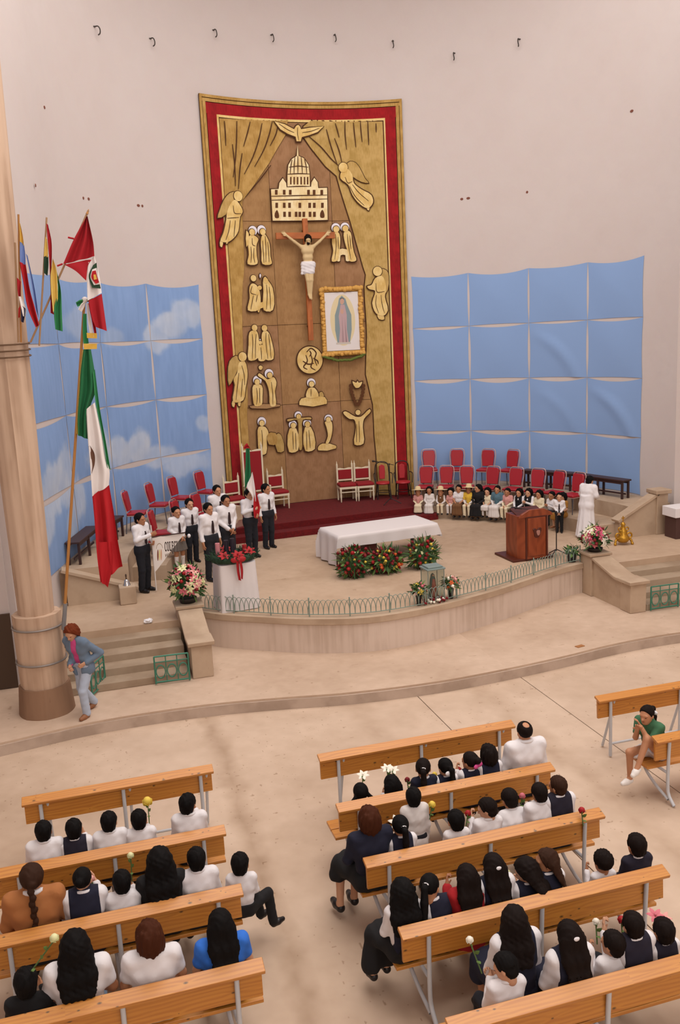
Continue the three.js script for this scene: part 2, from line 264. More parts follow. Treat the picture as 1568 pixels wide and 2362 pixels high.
function splitLong(g, max) {                                        // so that large cut-outs follow the curve of the wall
  let p = Array.from(g.attributes.position.array);
  for (let pass = 0; pass < 7; pass++) { const q = []; let n = 0;
    for (let i = 0; i < p.length; i += 9) { const t = [p.slice(i, i + 3), p.slice(i + 3, i + 6), p.slice(i + 6, i + 9)]; let b = -1, bl = max; for (let e = 0; e < 3; e++) { const l = Math.abs(t[e][0] - t[(e + 1) % 3][0]); if (l > bl) { bl = l; b = e; } }
      if (b < 0) { q.push(...t[0], ...t[1], ...t[2]); continue; } n++; const A = t[b], B = t[(b + 1) % 3], C = t[(b + 2) % 3], M = [(A[0] + B[0]) / 2, (A[1] + B[1]) / 2, (A[2] + B[2]) / 2]; q.push(...A, ...M, ...C, ...M, ...B, ...C); }
    p = q; if (!n) break; }
  const r = new THREE.BufferGeometry(); r.setAttribute('position', new THREE.Float32BufferAttribute(p, 3)); r.setAttribute('uv', new THREE.Float32BufferAttribute(new Float32Array(p.length / 3 * 2), 2)); return r;
}
function cutout(pts, w, t) { const g = splitLong(flat(prism(pts, t)), 0.22); g.translate(0, 0, w); const p = g.attributes.position, uv = g.attributes.uv; for (let i = 0; i < p.count; i++) uv.setXY(i, p.getX(i), p.getY(i)); return bend(g); }
function signedArea(p) { let a = 0; for (let i = 0; i < p.length; i++) { const q = p[(i + 1) % p.length]; a += p[i][0] * q[1] - q[0] * p[i][1]; } return a / 2; }
function grow(p, d) { const s = signedArea(p) > 0 ? 1 : -1, n = p.length; return p.map((c, i) => { const a = p[(i + n - 1) % n], b = p[(i + 1) % n]; let x1 = c[1] - a[1], y1 = a[0] - c[0], x2 = b[1] - c[1], y2 = c[0] - b[0]; const l1 = Math.hypot(x1, y1) || 1, l2 = Math.hypot(x2, y2) || 1; x1 /= l1; y1 /= l1; x2 /= l2; y2 /= l2; const k = 1 + Math.max(-0.4, x1 * x2 + y1 * y2); return [c[0] + s * d * (x1 + x2) / k, c[1] + s * d * (y1 + y2) / k]; }); }
function smooth(p, n = 3) { const c = new THREE.CatmullRomCurve3(p.map(([x, y]) => new THREE.Vector3(x, y, 0)), true, 'centripetal'); return c.getPoints(p.length * n).slice(0, -1).map((q) => [q.x, q.y]); }
function ribbonPts(pts, w) { const c = new THREE.CatmullRomCurve3(pts.map(([x, y]) => new THREE.Vector3(x, y, 0)), false, 'centripetal'), n = Math.max(4, pts.length * 4), L = [], R = []; for (let i = 0; i <= n; i++) { const p = c.getPoint(i / n), t = c.getTangent(i / n), k = w / 2 * (0.35 + 0.65 * Math.sin(Math.PI * Math.min(1, 0.12 + i / n * 0.8))); L.push([p.x - t.y * k, p.y + t.x * k]); R.unshift([p.x + t.y * k, p.y - t.x * k]); } return [...L, ...R]; }
const circ = (c, r, n = 18) => Array.from({ length: n }, (_, i) => [c[0] + r * Math.cos(i / n * TAU), c[1] + r * Math.sin(i / n * TAU)]);
const TAP_BOT = TIER1_Y + 0.005, TAP_TOP = 12.03, HW = 2.83;
const tap = thing('tapestry', 'huge gold and brown woven tapestry with red border hanging on the curved apse wall', 'tapestry', [0, 0, 0]);
{ // woven ground in sewn panels
  const us = [-2.36, -0.95, 0.78, 2.36], vs = [TAP_BOT, 4.0, 6.2, 8.95, 11.5]; let k = 0;
  for (let i = 0; i < 3; i++) for (let j = 0; j < 4; j++) mesh('ground_panel', gridSheet(us[i] + 0.006, us[i + 1] - 0.006, vs[j] + 0.006, vs[j + 1] - 0.006, 0.02, 0.02, 8, 2), [TM.brown, TM.brown2, TM.brown3][(k += 2) % 3 === 0 ? 0 : (i + j) % 3], tap);
  mesh('backing', gridSheet(-HW, HW, TAP_BOT, TAP_TOP, 0.0, 0.02, 28, 4), TM.line, tap);
  for (const s of [-1, 1]) {
    const e = (a, b) => (s < 0 ? [-b, -a] : [a, b]);
    for (const [a, b, m, w] of [[2.76, 2.83, TM.goldL, 0.03], [2.66, 2.745, TM.goldL, 0.03], [2.36, 2.64, TM.red, 0.035], [2.30, 2.36, TM.cream, 0.04]]) { const [x, y] = e(a, b); mesh(m === TM.red ? 'red_band' : 'gold_band', gridSheet(x, y, TAP_BOT, TAP_TOP - (HW - b) * 1.05, w, 0.012, 2, 12), m, tap); }
  }
  for (const [a, b, m, w, h] of [[0, 0.07, TM.goldL, 0.03, 2.83], [0.09, 0.17, TM.goldL, 0.03, 2.76], [0.19, 0.46, TM.red, 0.035, 2.66], [0.46, 0.52, TM.cream, 0.04, 2.36]]) mesh(m === TM.red ? 'red_band' : 'gold_band', gridSheet(-h, h, TAP_TOP - b, TAP_TOP - a, w, 0.014, 28, 1), m, tap);
}
function applique(name, pts, mat, w, line = 0.03, sub) { const o = mesh(name, cutout(pts, w, 0.02), mat, tap); if (line) mesh('outline', cutout(grow(pts, line), w - 0.012, 0.016), TM.line, o); return o; }
function stitches(parent, lists, width = 0.03, w = 0.09, mat = TM.line) { for (const l of lists) mesh('stitched_line', cutout(ribbonPts(l, width), w, 0.008), mat, parent); }
// the two drawn curtains
const FIELD_L = -2.29, FIELD_R = 2.29, FTOP = TAP_TOP - 0.55;
const curL = applique('curtain', [[FIELD_L, TAP_BOT], [FIELD_L, FTOP], ...[[-0.333,11.535],[-0.363,11.391],[-0.396,11.201],[-0.648,10.854],[-0.928,10.447],[-1.395,9.881],[-1.773,9.47],[-1.8,9.222],[-1.811,8.84],[-1.825,8.301],[-1.848,7.758],[-1.914,7.368]], ...[[-1.908,7.499],[-1.972,6.951],[-2.011,6.438],[-2.048,5.603],[-2.011,5.117],[-1.993,4.629],[-2.008,4.18],[-2.061,3.855],[-2.061,3.109],[-2.04,2.647],[-2.021,2.011],[-1.995,1.411]].map((q) => [q[0], Math.max(q[1], TAP_BOT)])], TM.goldL, 0.05, 0.012);
const curR = applique('curtain', [[FIELD_R, TAP_BOT], [FIELD_R, FTOP], ...[[0.31,11.547],[0.103,11.401],[0.061,11.172],[0.273,10.868],[0.662,10.385],[0.961,10.127],[1.048,9.773],[1.137,9.456],[1.298,8.897],[1.458,8.251],[1.601,7.68],[1.664,7.475]], ...[[1.612,7.124],[1.611,6.796],[1.627,6.176],[1.627,5.759],[1.577,5.175],[1.549,4.712],[1.634,4.282],[1.72,3.849],[1.727,3.375],[1.727,2.941],[1.761,2.371],[1.768,1.753],[1.791,1.218]].map((q) => [q[0], Math.max(q[1], TAP_BOT)])], TM.gold, 0.05, 0.03);
stitches(curL, [[[-2.165,11.418],[-2.16,11.108],[-2.17,10.813]], [[-1.796,11.448],[-1.838,11.021],[-1.912,10.497],[-2.013,10.044]], [[-1.411,11.456],[-1.519,11.153],[-1.65,10.829]], [[-1.074,11.438],[-1.184,11.059],[-1.387,10.599],[-1.68,10.135]], [[-0.774,11.508],[-0.88,11.185],[-1.053,10.802],[-1.363,10.337]], [[-0.609,11.477],[-0.69,11.192],[-0.878,10.884]], [[-0.89,10.391],[-1.212,10.039],[-1.678,9.568]], [[-1.971,10.864],[-1.946,10.346],[-1.965,9.821]], [[-1.705,10.658],[-1.802,10.242],[-1.883,9.75]]]);
stitches(curR, [[[0.731,11.326],[0.834,10.903],[0.995,10.398]], [[0.985,11.476],[1.037,11.284],[1.078,11.111]], [[1.254,11.528],[1.245,11.165],[1.269,10.798]], [[1.489,11.483],[1.505,11.196],[1.53,10.848]], [[1.681,11.496],[1.69,11.227],[1.708,10.977]], [[1.885,11.507],[1.884,11.181],[1.889,10.892]], [[0.246,11.136],[0.563,10.868],[0.837,10.556],[1.015,10.398]], [[0.946,11.094],[1.055,10.784],[1.122,10.473]], [[2.106,11.439],[2.106,11.209]]]);
// doves, angels, holy groups
const FIG = 0.105;
applique('dove', [[-0.725,11.491],[-0.444,11.434],[-0.18,11.312],[-0.121,11.397],[-0.061,11.428],[-0.013,11.391],[0.015,11.316],[0.258,11.357],[0.652,11.391],[0.48,11.251],[0.227,11.166],[0.025,11.118],[-0.01,11.011],[-0.127,11.01],[-0.146,11.123],[-0.367,11.195],[-0.569,11.302]], TM.cream, FIG);
stitches(tap, [[[-0.611,11.44],[-0.369,11.297],[-0.185,11.225]], [[0.044,11.229],[0.295,11.269],[0.526,11.346]], [[-0.082,11.36],[-0.091,11.208],[-0.071,11.037]]], 0.016, FIG + 0.022);
const basil = applique('domed_church', [[-0.939,9.771],[-0.716,9.783],[-0.685,9.937],[-0.58,10.062],[-0.494,9.94],[-0.485,9.817],[-0.458,9.844],[-0.438,10.164],[-0.398,10.402],[-0.288,10.557],[-0.145,10.635],[-0.108,10.903],[-0.091,10.636],[0.053,10.58],[0.172,10.407],[0.193,10.175],[0.184,9.857],[0.216,9.834],[0.236,9.962],[0.321,10.078],[0.407,9.96],[0.416,9.808],[0.667,9.813],[0.64,8.972],[-0.941,8.964]], TM.creamL, FIG, 0.025);
for (const [list, hw] of [[[[-0.79,9.759],[-0.798,9.635],[-0.56,9.762],[-0.568,9.638],[-0.386,9.763],[-0.394,9.639],[0.137,9.764],[0.13,9.639],[0.296,9.763],[0.289,9.638],[0.513,9.76],[0.507,9.635],[-0.799,9.427],[-0.808,9.295],[-0.581,9.429],[-0.589,9.297],[-0.428,9.43],[-0.436,9.297],[-0.131,9.43],[-0.139,9.297],[0.152,9.428],[0.144,9.295],[0.282,9.427],[0.275,9.293],[0.513,9.424],[0.506,9.29],[-0.587,9.196],[-0.595,9.063],[-0.438,9.196],[-0.446,9.063],[-0.251,9.196],[-0.259,9.063],[-0.145,9.195],[-0.153,9.062],[-0.03,9.195],[-0.038,9.061],[0.147,9.193],[0.14,9.059],[0.273,9.191],[0.266,9.058]], 0.038], [[[-0.349,10.096],[-0.361,9.903],[-0.252,10.097],[-0.264,9.903],[-0.156,10.097],[-0.167,9.904],[-0.055,10.098],[-0.066,9.904],[0.042,10.098],[0.031,9.904],[0.13,10.098],[0.119,9.904]], 0.02]]) for (let i = 0; i < list.length; i += 2) { const [t, b] = [list[i], list[i + 1]]; mesh('church_window', cutout([[b[0] - hw, b[1]], [b[0] + hw, b[1]], [t[0] + hw, t[1]], [t[0] - hw, t[1]]], FIG + 0.018, 0.008), TM.window, basil); }
for (const [b, t] of [[[-0.816,9.039],[-0.802,9.241]], [[0.493,9.038],[0.503,9.243]]]) mesh('church_door', cutout(smooth([[b[0] - 0.055, b[1]], [b[0] + 0.055, b[1]], [b[0] + 0.055, t[1] - 0.09], [t[0], t[1]], [b[0] - 0.055, t[1] - 0.09]], 2), FIG + 0.018, 0.008), TM.window, basil);
stitches(basil, [[[-0.942,9.594],[-0.133,9.617],[0.657,9.625]], [[-0.94,9.494],[-0.139,9.516],[0.66,9.523]], [[-0.438,10.164],[-0.121,10.182],[0.193,10.175]], [[-0.467,9.84],[-0.14,9.854],[0.183,9.853]], [[-0.289,10.538],[-0.333,10.365],[-0.361,10.18]], [[-0.201,10.604],[-0.234,10.404],[-0.252,10.181]], [[-0.116,10.636],[-0.142,10.182]], [[-0.025,10.606],[-0.016,10.406],[-0.016,10.183]], [[0.068,10.561],[0.103,10.368],[0.11,10.183]], [[-0.385,10.345],[-0.11,10.375],[0.161,10.349]]], 0.026, FIG + 0.02);
function figure(name, robe, heads, halos = [], lines = [], extra = [], mat = TM.cream) {
  for (const h of halos) applique('halo', circ(h[0], h[1]), TM.halo, FIG - 0.02, 0.015);
  for (const e of extra) applique(e[0], smooth(e[1], 2), e[2] || TM.gold, FIG - 0.01, 0.02);
  const o = applique(name, smooth(robe, 3), mat, FIG);
  for (const h of heads) { const k = mesh('face', cutout(circ(h[0], h[1], 14), FIG + 0.012, 0.018), TM.cream, o); mesh('outline', cutout(circ(h[0], h[1] + 0.018, 14), FIG + 0.006, 0.012), TM.line, o); k.name = 'face'; }
  stitches(o, lines, 0.018, FIG + 0.02);
}
const pt = (l) => l[0];
figure('angel', [[-2.014,9.473],[-1.879,9.341],[-1.812,9.184],[-1.902,9.044],[-1.982,8.683],[-2.149,8.489],[-2.344,8.39],[-2.54,8.419],[-2.432,8.634],[-2.319,8.971],[-2.282,9.161],[-2.139,9.392]], [[pt([[-1.923,9.567]]), 0.13]], [], [[[-2.091,9.326],[-2.062,9.138],[-1.865,9.125]], [[-2.295,8.998],[-1.938,9.028]], [[-2.21,8.944],[-2.276,8.677],[-2.385,8.446]], [[-2.055,8.949],[-2.132,8.527]]], [['wing', [[-1.986,9.662],[-2.146,9.644],[-2.346,9.459],[-2.493,9.198],[-2.572,8.999],[-2.323,9.091],[-2.202,9.322],[-2.035,9.48]], TM.gold], ['feet', [[-2.538,8.442],[-2.467,8.436],[-2.508,8.261],[-2.56,8.29]], TM.cream], ['feet', [[-2.365,8.408],[-2.297,8.425],[-2.339,8.352],[-2.374,8.355]], TM.cream]]);
figure('angel', [[1.076,10.194],[1.23,10.307],[1.388,10.147],[1.427,9.919],[1.635,9.746],[1.901,9.585],[1.943,9.394],[1.796,9.243],[1.577,9.355],[1.38,9.598],[1.268,9.877],[1.061,10.047]], [[pt([[1.148,10.329]]), 0.13]], [], [[[1.187,10.082],[1.262,9.924],[1.388,9.959]], [[1.384,9.881],[1.541,9.679],[1.82,9.431]], [[1.3,9.844],[1.453,9.564],[1.691,9.318]]], [['wing', [[1.234,10.385],[1.345,10.483],[1.512,10.438],[1.655,10.215],[1.746,10.024],[1.84,9.91],[1.643,9.942],[1.434,10.067],[1.282,10.189]], TM.gold], ['feet', [[1.772,9.275],[1.835,9.28],[1.819,9.186],[1.77,9.212]], TM.cream]]);
figure('angel', [[1.685,7.153],[1.812,7.188],[1.92,7.363],[2.116,7.418],[2.209,7.218],[2.218,7.013],[2.178,6.851],[2.249,6.469],[2.116,6.327],[1.908,6.403],[1.809,6.696],[1.907,7.02],[1.741,7.077]], [[pt([[1.995,7.549]]), 0.13]], [], [[[1.932,7.231],[1.964,6.985],[2.175,6.995]], [[1.94,6.904],[1.909,6.658],[1.984,6.407]], [[2.066,6.898],[2.098,6.608],[2.153,6.399]]], [['wing', [[2.081,7.61],[2.255,7.561],[2.308,7.404],[2.269,7.038],[2.16,6.921],[2.085,7.17]], TM.gold], ['feet', [[1.941,6.389],[2.109,6.352],[2.138,6.226],[1.986,6.242]], TM.cream]]);
figure('angel', [[-2.232,5.243],[-2.054,5.273],[-1.987,4.946],[-2.082,4.545],[-2.181,4.226],[-2.5,4.211],[-2.409,4.649],[-2.433,4.812],[-2.308,4.974]], [[pt([[-2.114,5.397]]), 0.125]], [], [[[-2.155,5.166],[-2.104,4.921],[-2.103,4.636]], [[-2.262,4.971],[-2.337,4.612],[-2.412,4.253]], [[-2.16,4.803],[-2.244,4.321]]], [['wing', [[-2.515,5.298],[-2.318,5.432],[-2.176,5.36],[-2.25,5.123],[-2.451,4.814],[-2.586,4.662],[-2.597,4.983]], TM.gold], ['feet', [[-2.518,4.229],[-2.443,4.223],[-2.475,4.062],[-2.529,4.091]], TM.cream], ['feet', [[-2.331,4.222],[-2.265,4.225],[-2.286,4.071],[-2.341,4.092]], TM.cream]]);
figure('saint', [[-1.694,8.516],[-1.6,8.594],[-1.5,8.569],[-1.401,8.489],[-1.449,8.368],[-1.474,8.281],[-1.478,8.06],[-1.474,7.842],[-1.765,7.84],[-1.712,8.077],[-1.717,8.335]], [[pt([[-1.576,8.66]]), 0.085]], [[pt([[-1.54,8.701]]), 0.125]], [[[-1.587,8.508],[-1.58,8.336],[-1.504,8.302]], [[-1.642,8.284],[-1.638,8.077],[-1.672,7.869]], [[-1.547,8.25],[-1.572,8.042],[-1.555,7.869]]], [['wing', [[-1.737,8.698],[-1.672,8.627],[-1.706,8.37],[-1.76,8.28]], TM.cream]]);
figure('saint', [[-1.292,8.559],[-1.211,8.611],[-1.129,8.511],[-1.075,8.338],[-1.072,8.024],[-1.046,7.839],[-1.322,7.838],[-1.327,8.164],[-1.328,8.42]], [[pt([[-1.261,8.67]]), 0.085]], [[pt([[-1.28,8.721]]), 0.125]], [[[-1.195,8.563],[-1.193,8.303],[-1.221,7.885]], [[-1.128,8.407],[-1.125,8.164],[-1.124,7.884]], [[-1.28,8.441],[-1.28,8.164],[-1.281,7.868]]]);
figure('saint', [[0.774,8.627],[0.869,8.672],[0.958,8.59],[0.971,8.349],[0.926,8.11],[0.873,7.89],[0.703,7.868],[0.76,8.155],[0.729,8.397]], [[pt([[0.871,8.72]]), 0.085]], [[pt([[0.865,8.76]]), 0.125]], [[[0.844,8.593],[0.852,8.313],[0.79,7.913]], [[0.912,8.511],[0.909,8.191]]], [['altar', [[0.853,8.161],[1.19,8.165],[1.218,7.866],[1.109,7.87],[1.099,8.024],[0.964,8.02],[0.94,7.868],[0.855,7.871]], TM.creamL]]);
figure('saint', [[1.085,8.625],[1.188,8.678],[1.277,8.619],[1.307,8.338],[1.346,8.095],[1.403,7.867],[1.209,7.858],[1.185,8.061],[1.106,8.345]], [[pt([[1.132,8.728]]), 0.085]], [[pt([[1.125,8.768]]), 0.125]], [[[1.179,8.582],[1.196,8.302],[1.253,7.897]], [[1.249,8.54],[1.266,8.178]]]);
figure('saint', [[-1.756,7.222],[-1.673,7.326],[-1.553,7.289],[-1.482,7.183],[-1.45,7.076],[-1.5,6.639],[-1.848,6.627],[-1.768,6.945]], [[pt([[-1.623,7.465]]), 0.085], [pt([[-1.452,7.214]]), 0.06]], [], [[[-1.678,7.259],[-1.73,7.085],[-1.575,7.029]], [[-1.656,7.013],[-1.708,6.839],[-1.762,6.646]], [[-1.536,7.029],[-1.589,6.836]]], [['star', [[-1.403,7.58],[-1.382,7.536],[-1.411,7.466],[-1.429,7.533]], TM.halo]]);
figure('saint', [[-1.326,7.444],[-1.263,7.499],[-1.192,7.407],[-1.062,7.192],[-1.096,6.61],[-1.368,6.614],[-1.343,7.11]], [[pt([[-1.259,7.397]]), 0.07]], [], [[[-1.243,7.288],[-1.24,7.04],[-1.287,6.633]], [[-1.168,7.233],[-1.157,6.967],[-1.168,6.647]]], [['crib', [[-1.545,6.796],[-1.168,6.804],[-1.154,6.576],[-1.22,6.574],[-1.246,6.667],[-1.463,6.663],[-1.506,6.565],[-1.541,6.569]], TM.cream]]);
figure('saint', [[-1.848,6.025],[-1.764,6.079],[-1.64,6.071],[-1.587,5.979],[-1.645,5.335],[-1.927,5.296],[-1.896,5.706]], [[pt([[-1.686,6.154]]), 0.085]], [], [[[-1.77,5.99],[-1.766,5.776],[-1.819,5.33]], [[-1.65,5.985],[-1.689,5.736],[-1.717,5.342]]]);
figure('saint', [[-1.472,5.975],[-1.402,6.062],[-1.288,6.039],[-1.184,5.764],[-1.168,5.292],[-1.4,5.286],[-1.472,5.687]], [[pt([[-1.385,6.136]]), 0.085]], [], [[[-1.35,6.009],[-1.367,5.758],[-1.339,5.304]], [[-1.273,5.97],[-1.253,5.681],[-1.238,5.317]]]);
figure('saint_child', [[-1.598,5.657],[-1.476,5.687],[-1.417,5.272],[-1.617,5.27]], [[pt([[-1.537,5.748]]), 0.05]], [[pt([[-1.536,5.771]]), 0.08]], [[[-1.536,5.622],[-1.528,5.459],[-1.529,5.296]]]);
applique('medallion', circ([[-0.079,5.204]][0], 0.375, 40), TM.cream, FIG, 0.03);
stitches(tap, [[[-0.167,5.429],[-0.03,5.526],[0.115,5.394],[0.063,5.23],[0.118,5.039]], [[-0.193,5.348],[-0.159,5.179],[-0.278,5.019],[-0.172,4.951]], [[-0.041,5.34],[-0.006,5.171],[-0.059,5.007],[0.067,4.917]], [[-0.077,5.466],[-0.038,5.381],[-0.087,5.301]], [[-0.29,5.186],[-0.142,5.095],[0.034,5.107]], [[0.02,5.253],[0.146,5.163],[0.163,5.079]]], 0.035, FIG + 0.02);
figure('saint', [[-1.829,4.61],[-1.575,4.592],[-1.574,4.271],[-1.617,4.059],[-1.825,4.042],[-1.873,4.326]], [[pt([[-1.713,4.692]]), 0.08]], [[pt([[-1.692,4.732]]), 0.13]], [[[-1.743,4.53],[-1.738,4.283],[-1.776,4.08]], [[-1.652,4.524],[-1.673,4.113]]]);
figure('saint', [[-1.365,4.743],[-1.199,4.795],[-1.119,4.645],[-1.18,4.4],[-1.183,4.009],[-1.343,4],[-1.36,4.413],[-1.457,4.708],[-1.673,4.865],[-1.624,4.924],[-1.409,4.755]], [[pt([[-1.312,4.851]]), 0.08]], [[pt([[-1.323,4.893]]), 0.13]], [[[-1.28,4.664],[-1.257,4.331],[-1.276,4.041]]], [['ground_line', [[-1.986,4.047],[-1.051,4.024],[-1.055,3.974],[-1.921,3.984]], TM.brown3], ['dove', [[-1.63,5.096],[-1.564,5.133],[-1.503,5.088],[-1.545,5.017],[-1.599,5.02]], TM.cream]]);
figure('saint', [[-0.247,4.17],[-0.162,4.417],[0.022,4.415],[0.124,4.171]], [[pt([[-0.068,4.53]]), 0.08]], [[pt([[-0.07,4.568]]), 0.125]], [[[-0.093,4.401],[-0.105,4.19]]], [['table', [[-0.391,4.146],[0.311,4.143],[0.358,3.948],[-0.463,3.969]], TM.cream], ['small_figure', [[0.155,4.271],[0.236,4.296],[0.281,4.166],[0.166,4.152]], TM.gold]]);
figure('dove', [[1.145,4.546],[1.255,4.497],[1.292,4.546],[1.324,4.494],[1.428,4.514],[1.335,4.361],[1.223,4.359]], [], [], []);
for (const q of [[1.087,4.421],[1.092,4.332],[1.109,4.241],[1.131,4.146],[1.158,4.059],[1.188,3.972],[1.22,3.893],[1.462,4.401],[1.454,4.308],[1.433,4.215],[1.407,4.123],[1.373,4.039],[1.335,3.955],[1.289,3.889]]) mesh('bead', cutout(circ(q, 0.055, 8), FIG, 0.03), TM.window, tap);
figure('saint', [[-1.753,3.447],[-1.546,3.436],[-1.457,3.26],[-1.518,3.173],[-1.57,2.697],[-1.76,2.692],[-1.8,3.116]], [[pt([[-1.648,3.55]]), 0.08]], [[pt([[-1.636,3.59]]), 0.13]], [[[-1.666,3.363],[-1.667,3.028],[-1.711,2.737]]], [['basket', [[-1.491,3.234],[-1.239,3.24],[-1.186,2.939],[-1.461,2.936]], TM.goldL], ['kneeling_figure', [[-1.245,3.148],[-1.14,3.223],[-1.055,3.131],[-1.009,2.709],[-1.21,2.703]], TM.gold]]);
figure('crucified_figure', [[-0.854,3.588],[-0.561,3.599],[-0.493,3.62],[-0.382,3.603],[-0.138,3.594],[-0.132,3.542],[-0.385,3.544],[-0.432,3.129],[-0.475,2.695],[-0.538,2.7],[-0.537,3.172],[-0.559,3.557],[-0.848,3.537]], [[pt([[-0.509,3.646]]), 0.07]], [[pt([[-0.511,3.68]]), 0.11]], [], [], TM.gold);
figure('saint', [[-0.803,3.321],[-0.601,3.313],[-0.584,2.687],[-0.857,2.669]], [[pt([[-0.685,3.405]]), 0.08]], [[pt([[-0.692,3.431]]), 0.12]], [[[-0.718,3.238],[-0.726,2.726]], [[-0.631,3.188],[-0.645,2.718]]]);
figure('saint', [[-0.331,3.326],[-0.153,3.321],[-0.072,2.686],[-0.361,2.654]], [[pt([[-0.255,3.406]]), 0.08]], [[pt([[-0.258,3.436]]), 0.12]], [[[-0.224,3.241],[-0.209,2.723]], [[-0.293,3.203],[-0.314,2.689]]]);
figure('risen_figure', [[0.274,3.436],[0.456,3.45],[0.491,3.275],[0.432,2.977],[0.335,2.811],[0.264,2.816],[0.341,3.027],[0.311,3.288]], [[pt([[0.379,3.498]]), 0.075]], [[pt([[0.389,3.519]]), 0.12]], [], [['rock', [[0.038,2.738],[0.176,2.823],[0.57,2.733],[0.566,2.655],[0.032,2.635]], TM.cream]]);
figure('praying_figure', [[0.826,3.667],[0.906,3.701],[1.178,3.534],[1.351,3.525],[1.611,3.726],[1.643,3.66],[1.435,3.451],[1.39,3.22],[1.388,2.742],[1.12,2.731],[1.19,3.231],[1.148,3.45],[1.001,3.48]], [[pt([[1.265,3.65]]), 0.075]], [], [[[1.281,3.399],[1.276,2.792]], [[1.212,3.316],[1.18,2.797]]]);
// ---------- blue cloth backdrops, one sheet per square, tied at the corners ----------
const CLOUDS = [[-3.7, 6.62, 0.55, 0.4, 0.75], [-4.25, 6.3, 0.6, 0.38, 0.8], [-4.75, 6.0, 0.5, 0.35, 0.7], [-7.45, 3.45, 0.7, 0.62, 0.8], [-6.6, 3.25, 0.7, 0.5, 0.8], [-5.75, 3.35, 0.55, 0.5, 0.8], [-5.1, 3.05, 0.7, 0.36, 0.75], [-4.0, 2.72, 1.1, 0.34, 0.6], [-3.42, 3.75, 0.33, 0.26, 0.7], [-7.9, 6.4, 0.8, 0.4, 0.4], [-6.3, 6.05, 0.6, 0.3, 0.4], [-9.7, 3.3, 0.75, 0.75, 0.75], [-9.0, 2.6, 0.75, 0.6, 0.7], [-9.6, 2.2, 0.5, 0.4, 0.7], [-10.8, 3.2, 0.9, 0.7, 0.75], [-11.4, 2.6, 0.8, 0.5, 0.7]];
const cloudTex = tex(1024, 768, (u, v, c) => {                     // painted clouds of the left backdrop, u,v over 7.4 x 6 m
  const x = -12.6 + u * 9.5, y = 1.5 + v * 6;                          // wall metres
  let k = 0; const w = (fbm(x * 1.8, y * 1.8, 121, 5) - 0.5) * 1.25, q = fbm(x * 2.6, y * 2.6, 125, 4);
  for (const [cx, cy, rx, ry, a] of CLOUDS) { const d = Math.hypot((x - cx) / rx, (y - cy) / ry) + w * 0.8; k = Math.max(k, sm(1.05, 0.6, d) * a * (0.55 + q * 0.7)); }
  const n = fbm(x * 12, y * 2, 127, 3) - 0.5; mixc(c, rgb('#82a2d2'), rgb('#c6d0de'), Math.min(1, k)); for (let i = 0; i < 3; i++) c[i] += n * 12;
}, false);
function cloudsUV(g) { const p = g.attributes.position, uv = g.attributes.uv; for (let i = 0; i < p.count; i++) uv.setXY(i, (p.getX(i) + 12.6) / 9.5, (p.getY(i) - 1.5) / 6); return g; }
const blueMat = (hex) => new THREE.MeshStandardMaterial({ color: hex, roughness: 0.85, bumpMap: weaveTex, bumpScale: 0.0008, side: THREE.DoubleSide });
const skyMat = new THREE.MeshStandardMaterial({ map: cloudTex, roughness: 0.85, side: THREE.DoubleSide });
// a square of cloth: corners pinned, edges drawn in, the lower edge sagging, a few diagonal pulls
function clothSquare(u0, u1, vt0, vt1, vb0, vb1, seed, uvFn, pull) {
  const n = 14, g = new THREE.PlaneGeometry(1, 1, n, n), p = g.attributes.position, R = rng(seed), inset = 0.034 + R() * 0.026, sag = 0.012 + R() * 0.05, sideIn = 0.02 + R() * 0.012;
  for (let i = 0; i < p.count; i++) {
    const s = p.getX(i) + 0.5, t = p.getY(i) + 0.5, b = 4 * s * (1 - s), bt = 4 * t * (1 - t);
    let v = (vb0 + (vb1 - vb0) * s) * (1 - t) + (vt0 + (vt1 - vt0) * s) * t, u = u0 + (u1 - u0) * s;
    v += (t < 0.5 ? (1 - 2 * t) * (inset * 0.5 - sag * 0.3) : -(2 * t - 1) * (inset + sag)) * b;
    u += (s < 0.5 ? (1 - 2 * s) : -(2 * s - 1)) * sideIn * bt;
    let w = -0.03 + 0.028 * b * bt; const d1 = s + t - 1 + 0.25 * (s - t) * (s - t);
    w += pull * 0.05 * Math.exp(-d1 * d1 * 90) * Math.sin(Math.PI * s) + 0.004 * Math.sin(s * 9 + seed) * bt;
    p.setXYZ(i, u, v, w);
  }
  if (uvFn) uvFn(g); else { const uv = g.attributes.uv; for (let i = 0; i < p.count; i++) uv.setXY(i, p.getX(i) * 6, p.getY(i) * 6); }
  return bend(g);
}
const ROWS = [7.37, 5.93, 4.46, 3.0, TIER2_Y + 0.03], COLS_R = [2.93, 4.52, 6.22, 7.93, 9.66], COLS_L = [-12.5, -9.15, -6.88, -4.95, -3.22];
const plainBlue = blueMat('#87a6d4');
for (const right of [true, false]) {
  const root = thing('cloth_backdrop', right ? 'plain blue cloth backdrop of tied squares right of the tapestry' : 'blue cloth backdrop painted with white clouds left of the tapestry', 'backdrop');
  const C = right ? COLS_R : COLS_L; let k = 0;
  for (let j = 0; j < 4; j++) for (let i = 0; i < 4; i++) {
    const lift = (x, r) => (r === 0 && !right ? (x === C[0] ? 0.0 : -0.05) : 0);
    const g = clothSquare(C[i] + 0.006, C[i + 1] - 0.006, ROWS[j] + lift(C[i], j) - 0.004, ROWS[j] + lift(C[i + 1], j) - 0.004, ROWS[j + 1] + 0.004, ROWS[j + 1] + 0.004, 40 + (k++) * 3 + (right ? 100 : 0), right ? null : cloudsUV, right && ((i === 2 && j === 1) || (i === 3 && j === 2)) ? 1 : right && j === 2 && i === 2 ? 0.5 : 0.08);
    const m = mesh('cloth_square', g, right ? plainBlue : skyMat, root);
  }
}
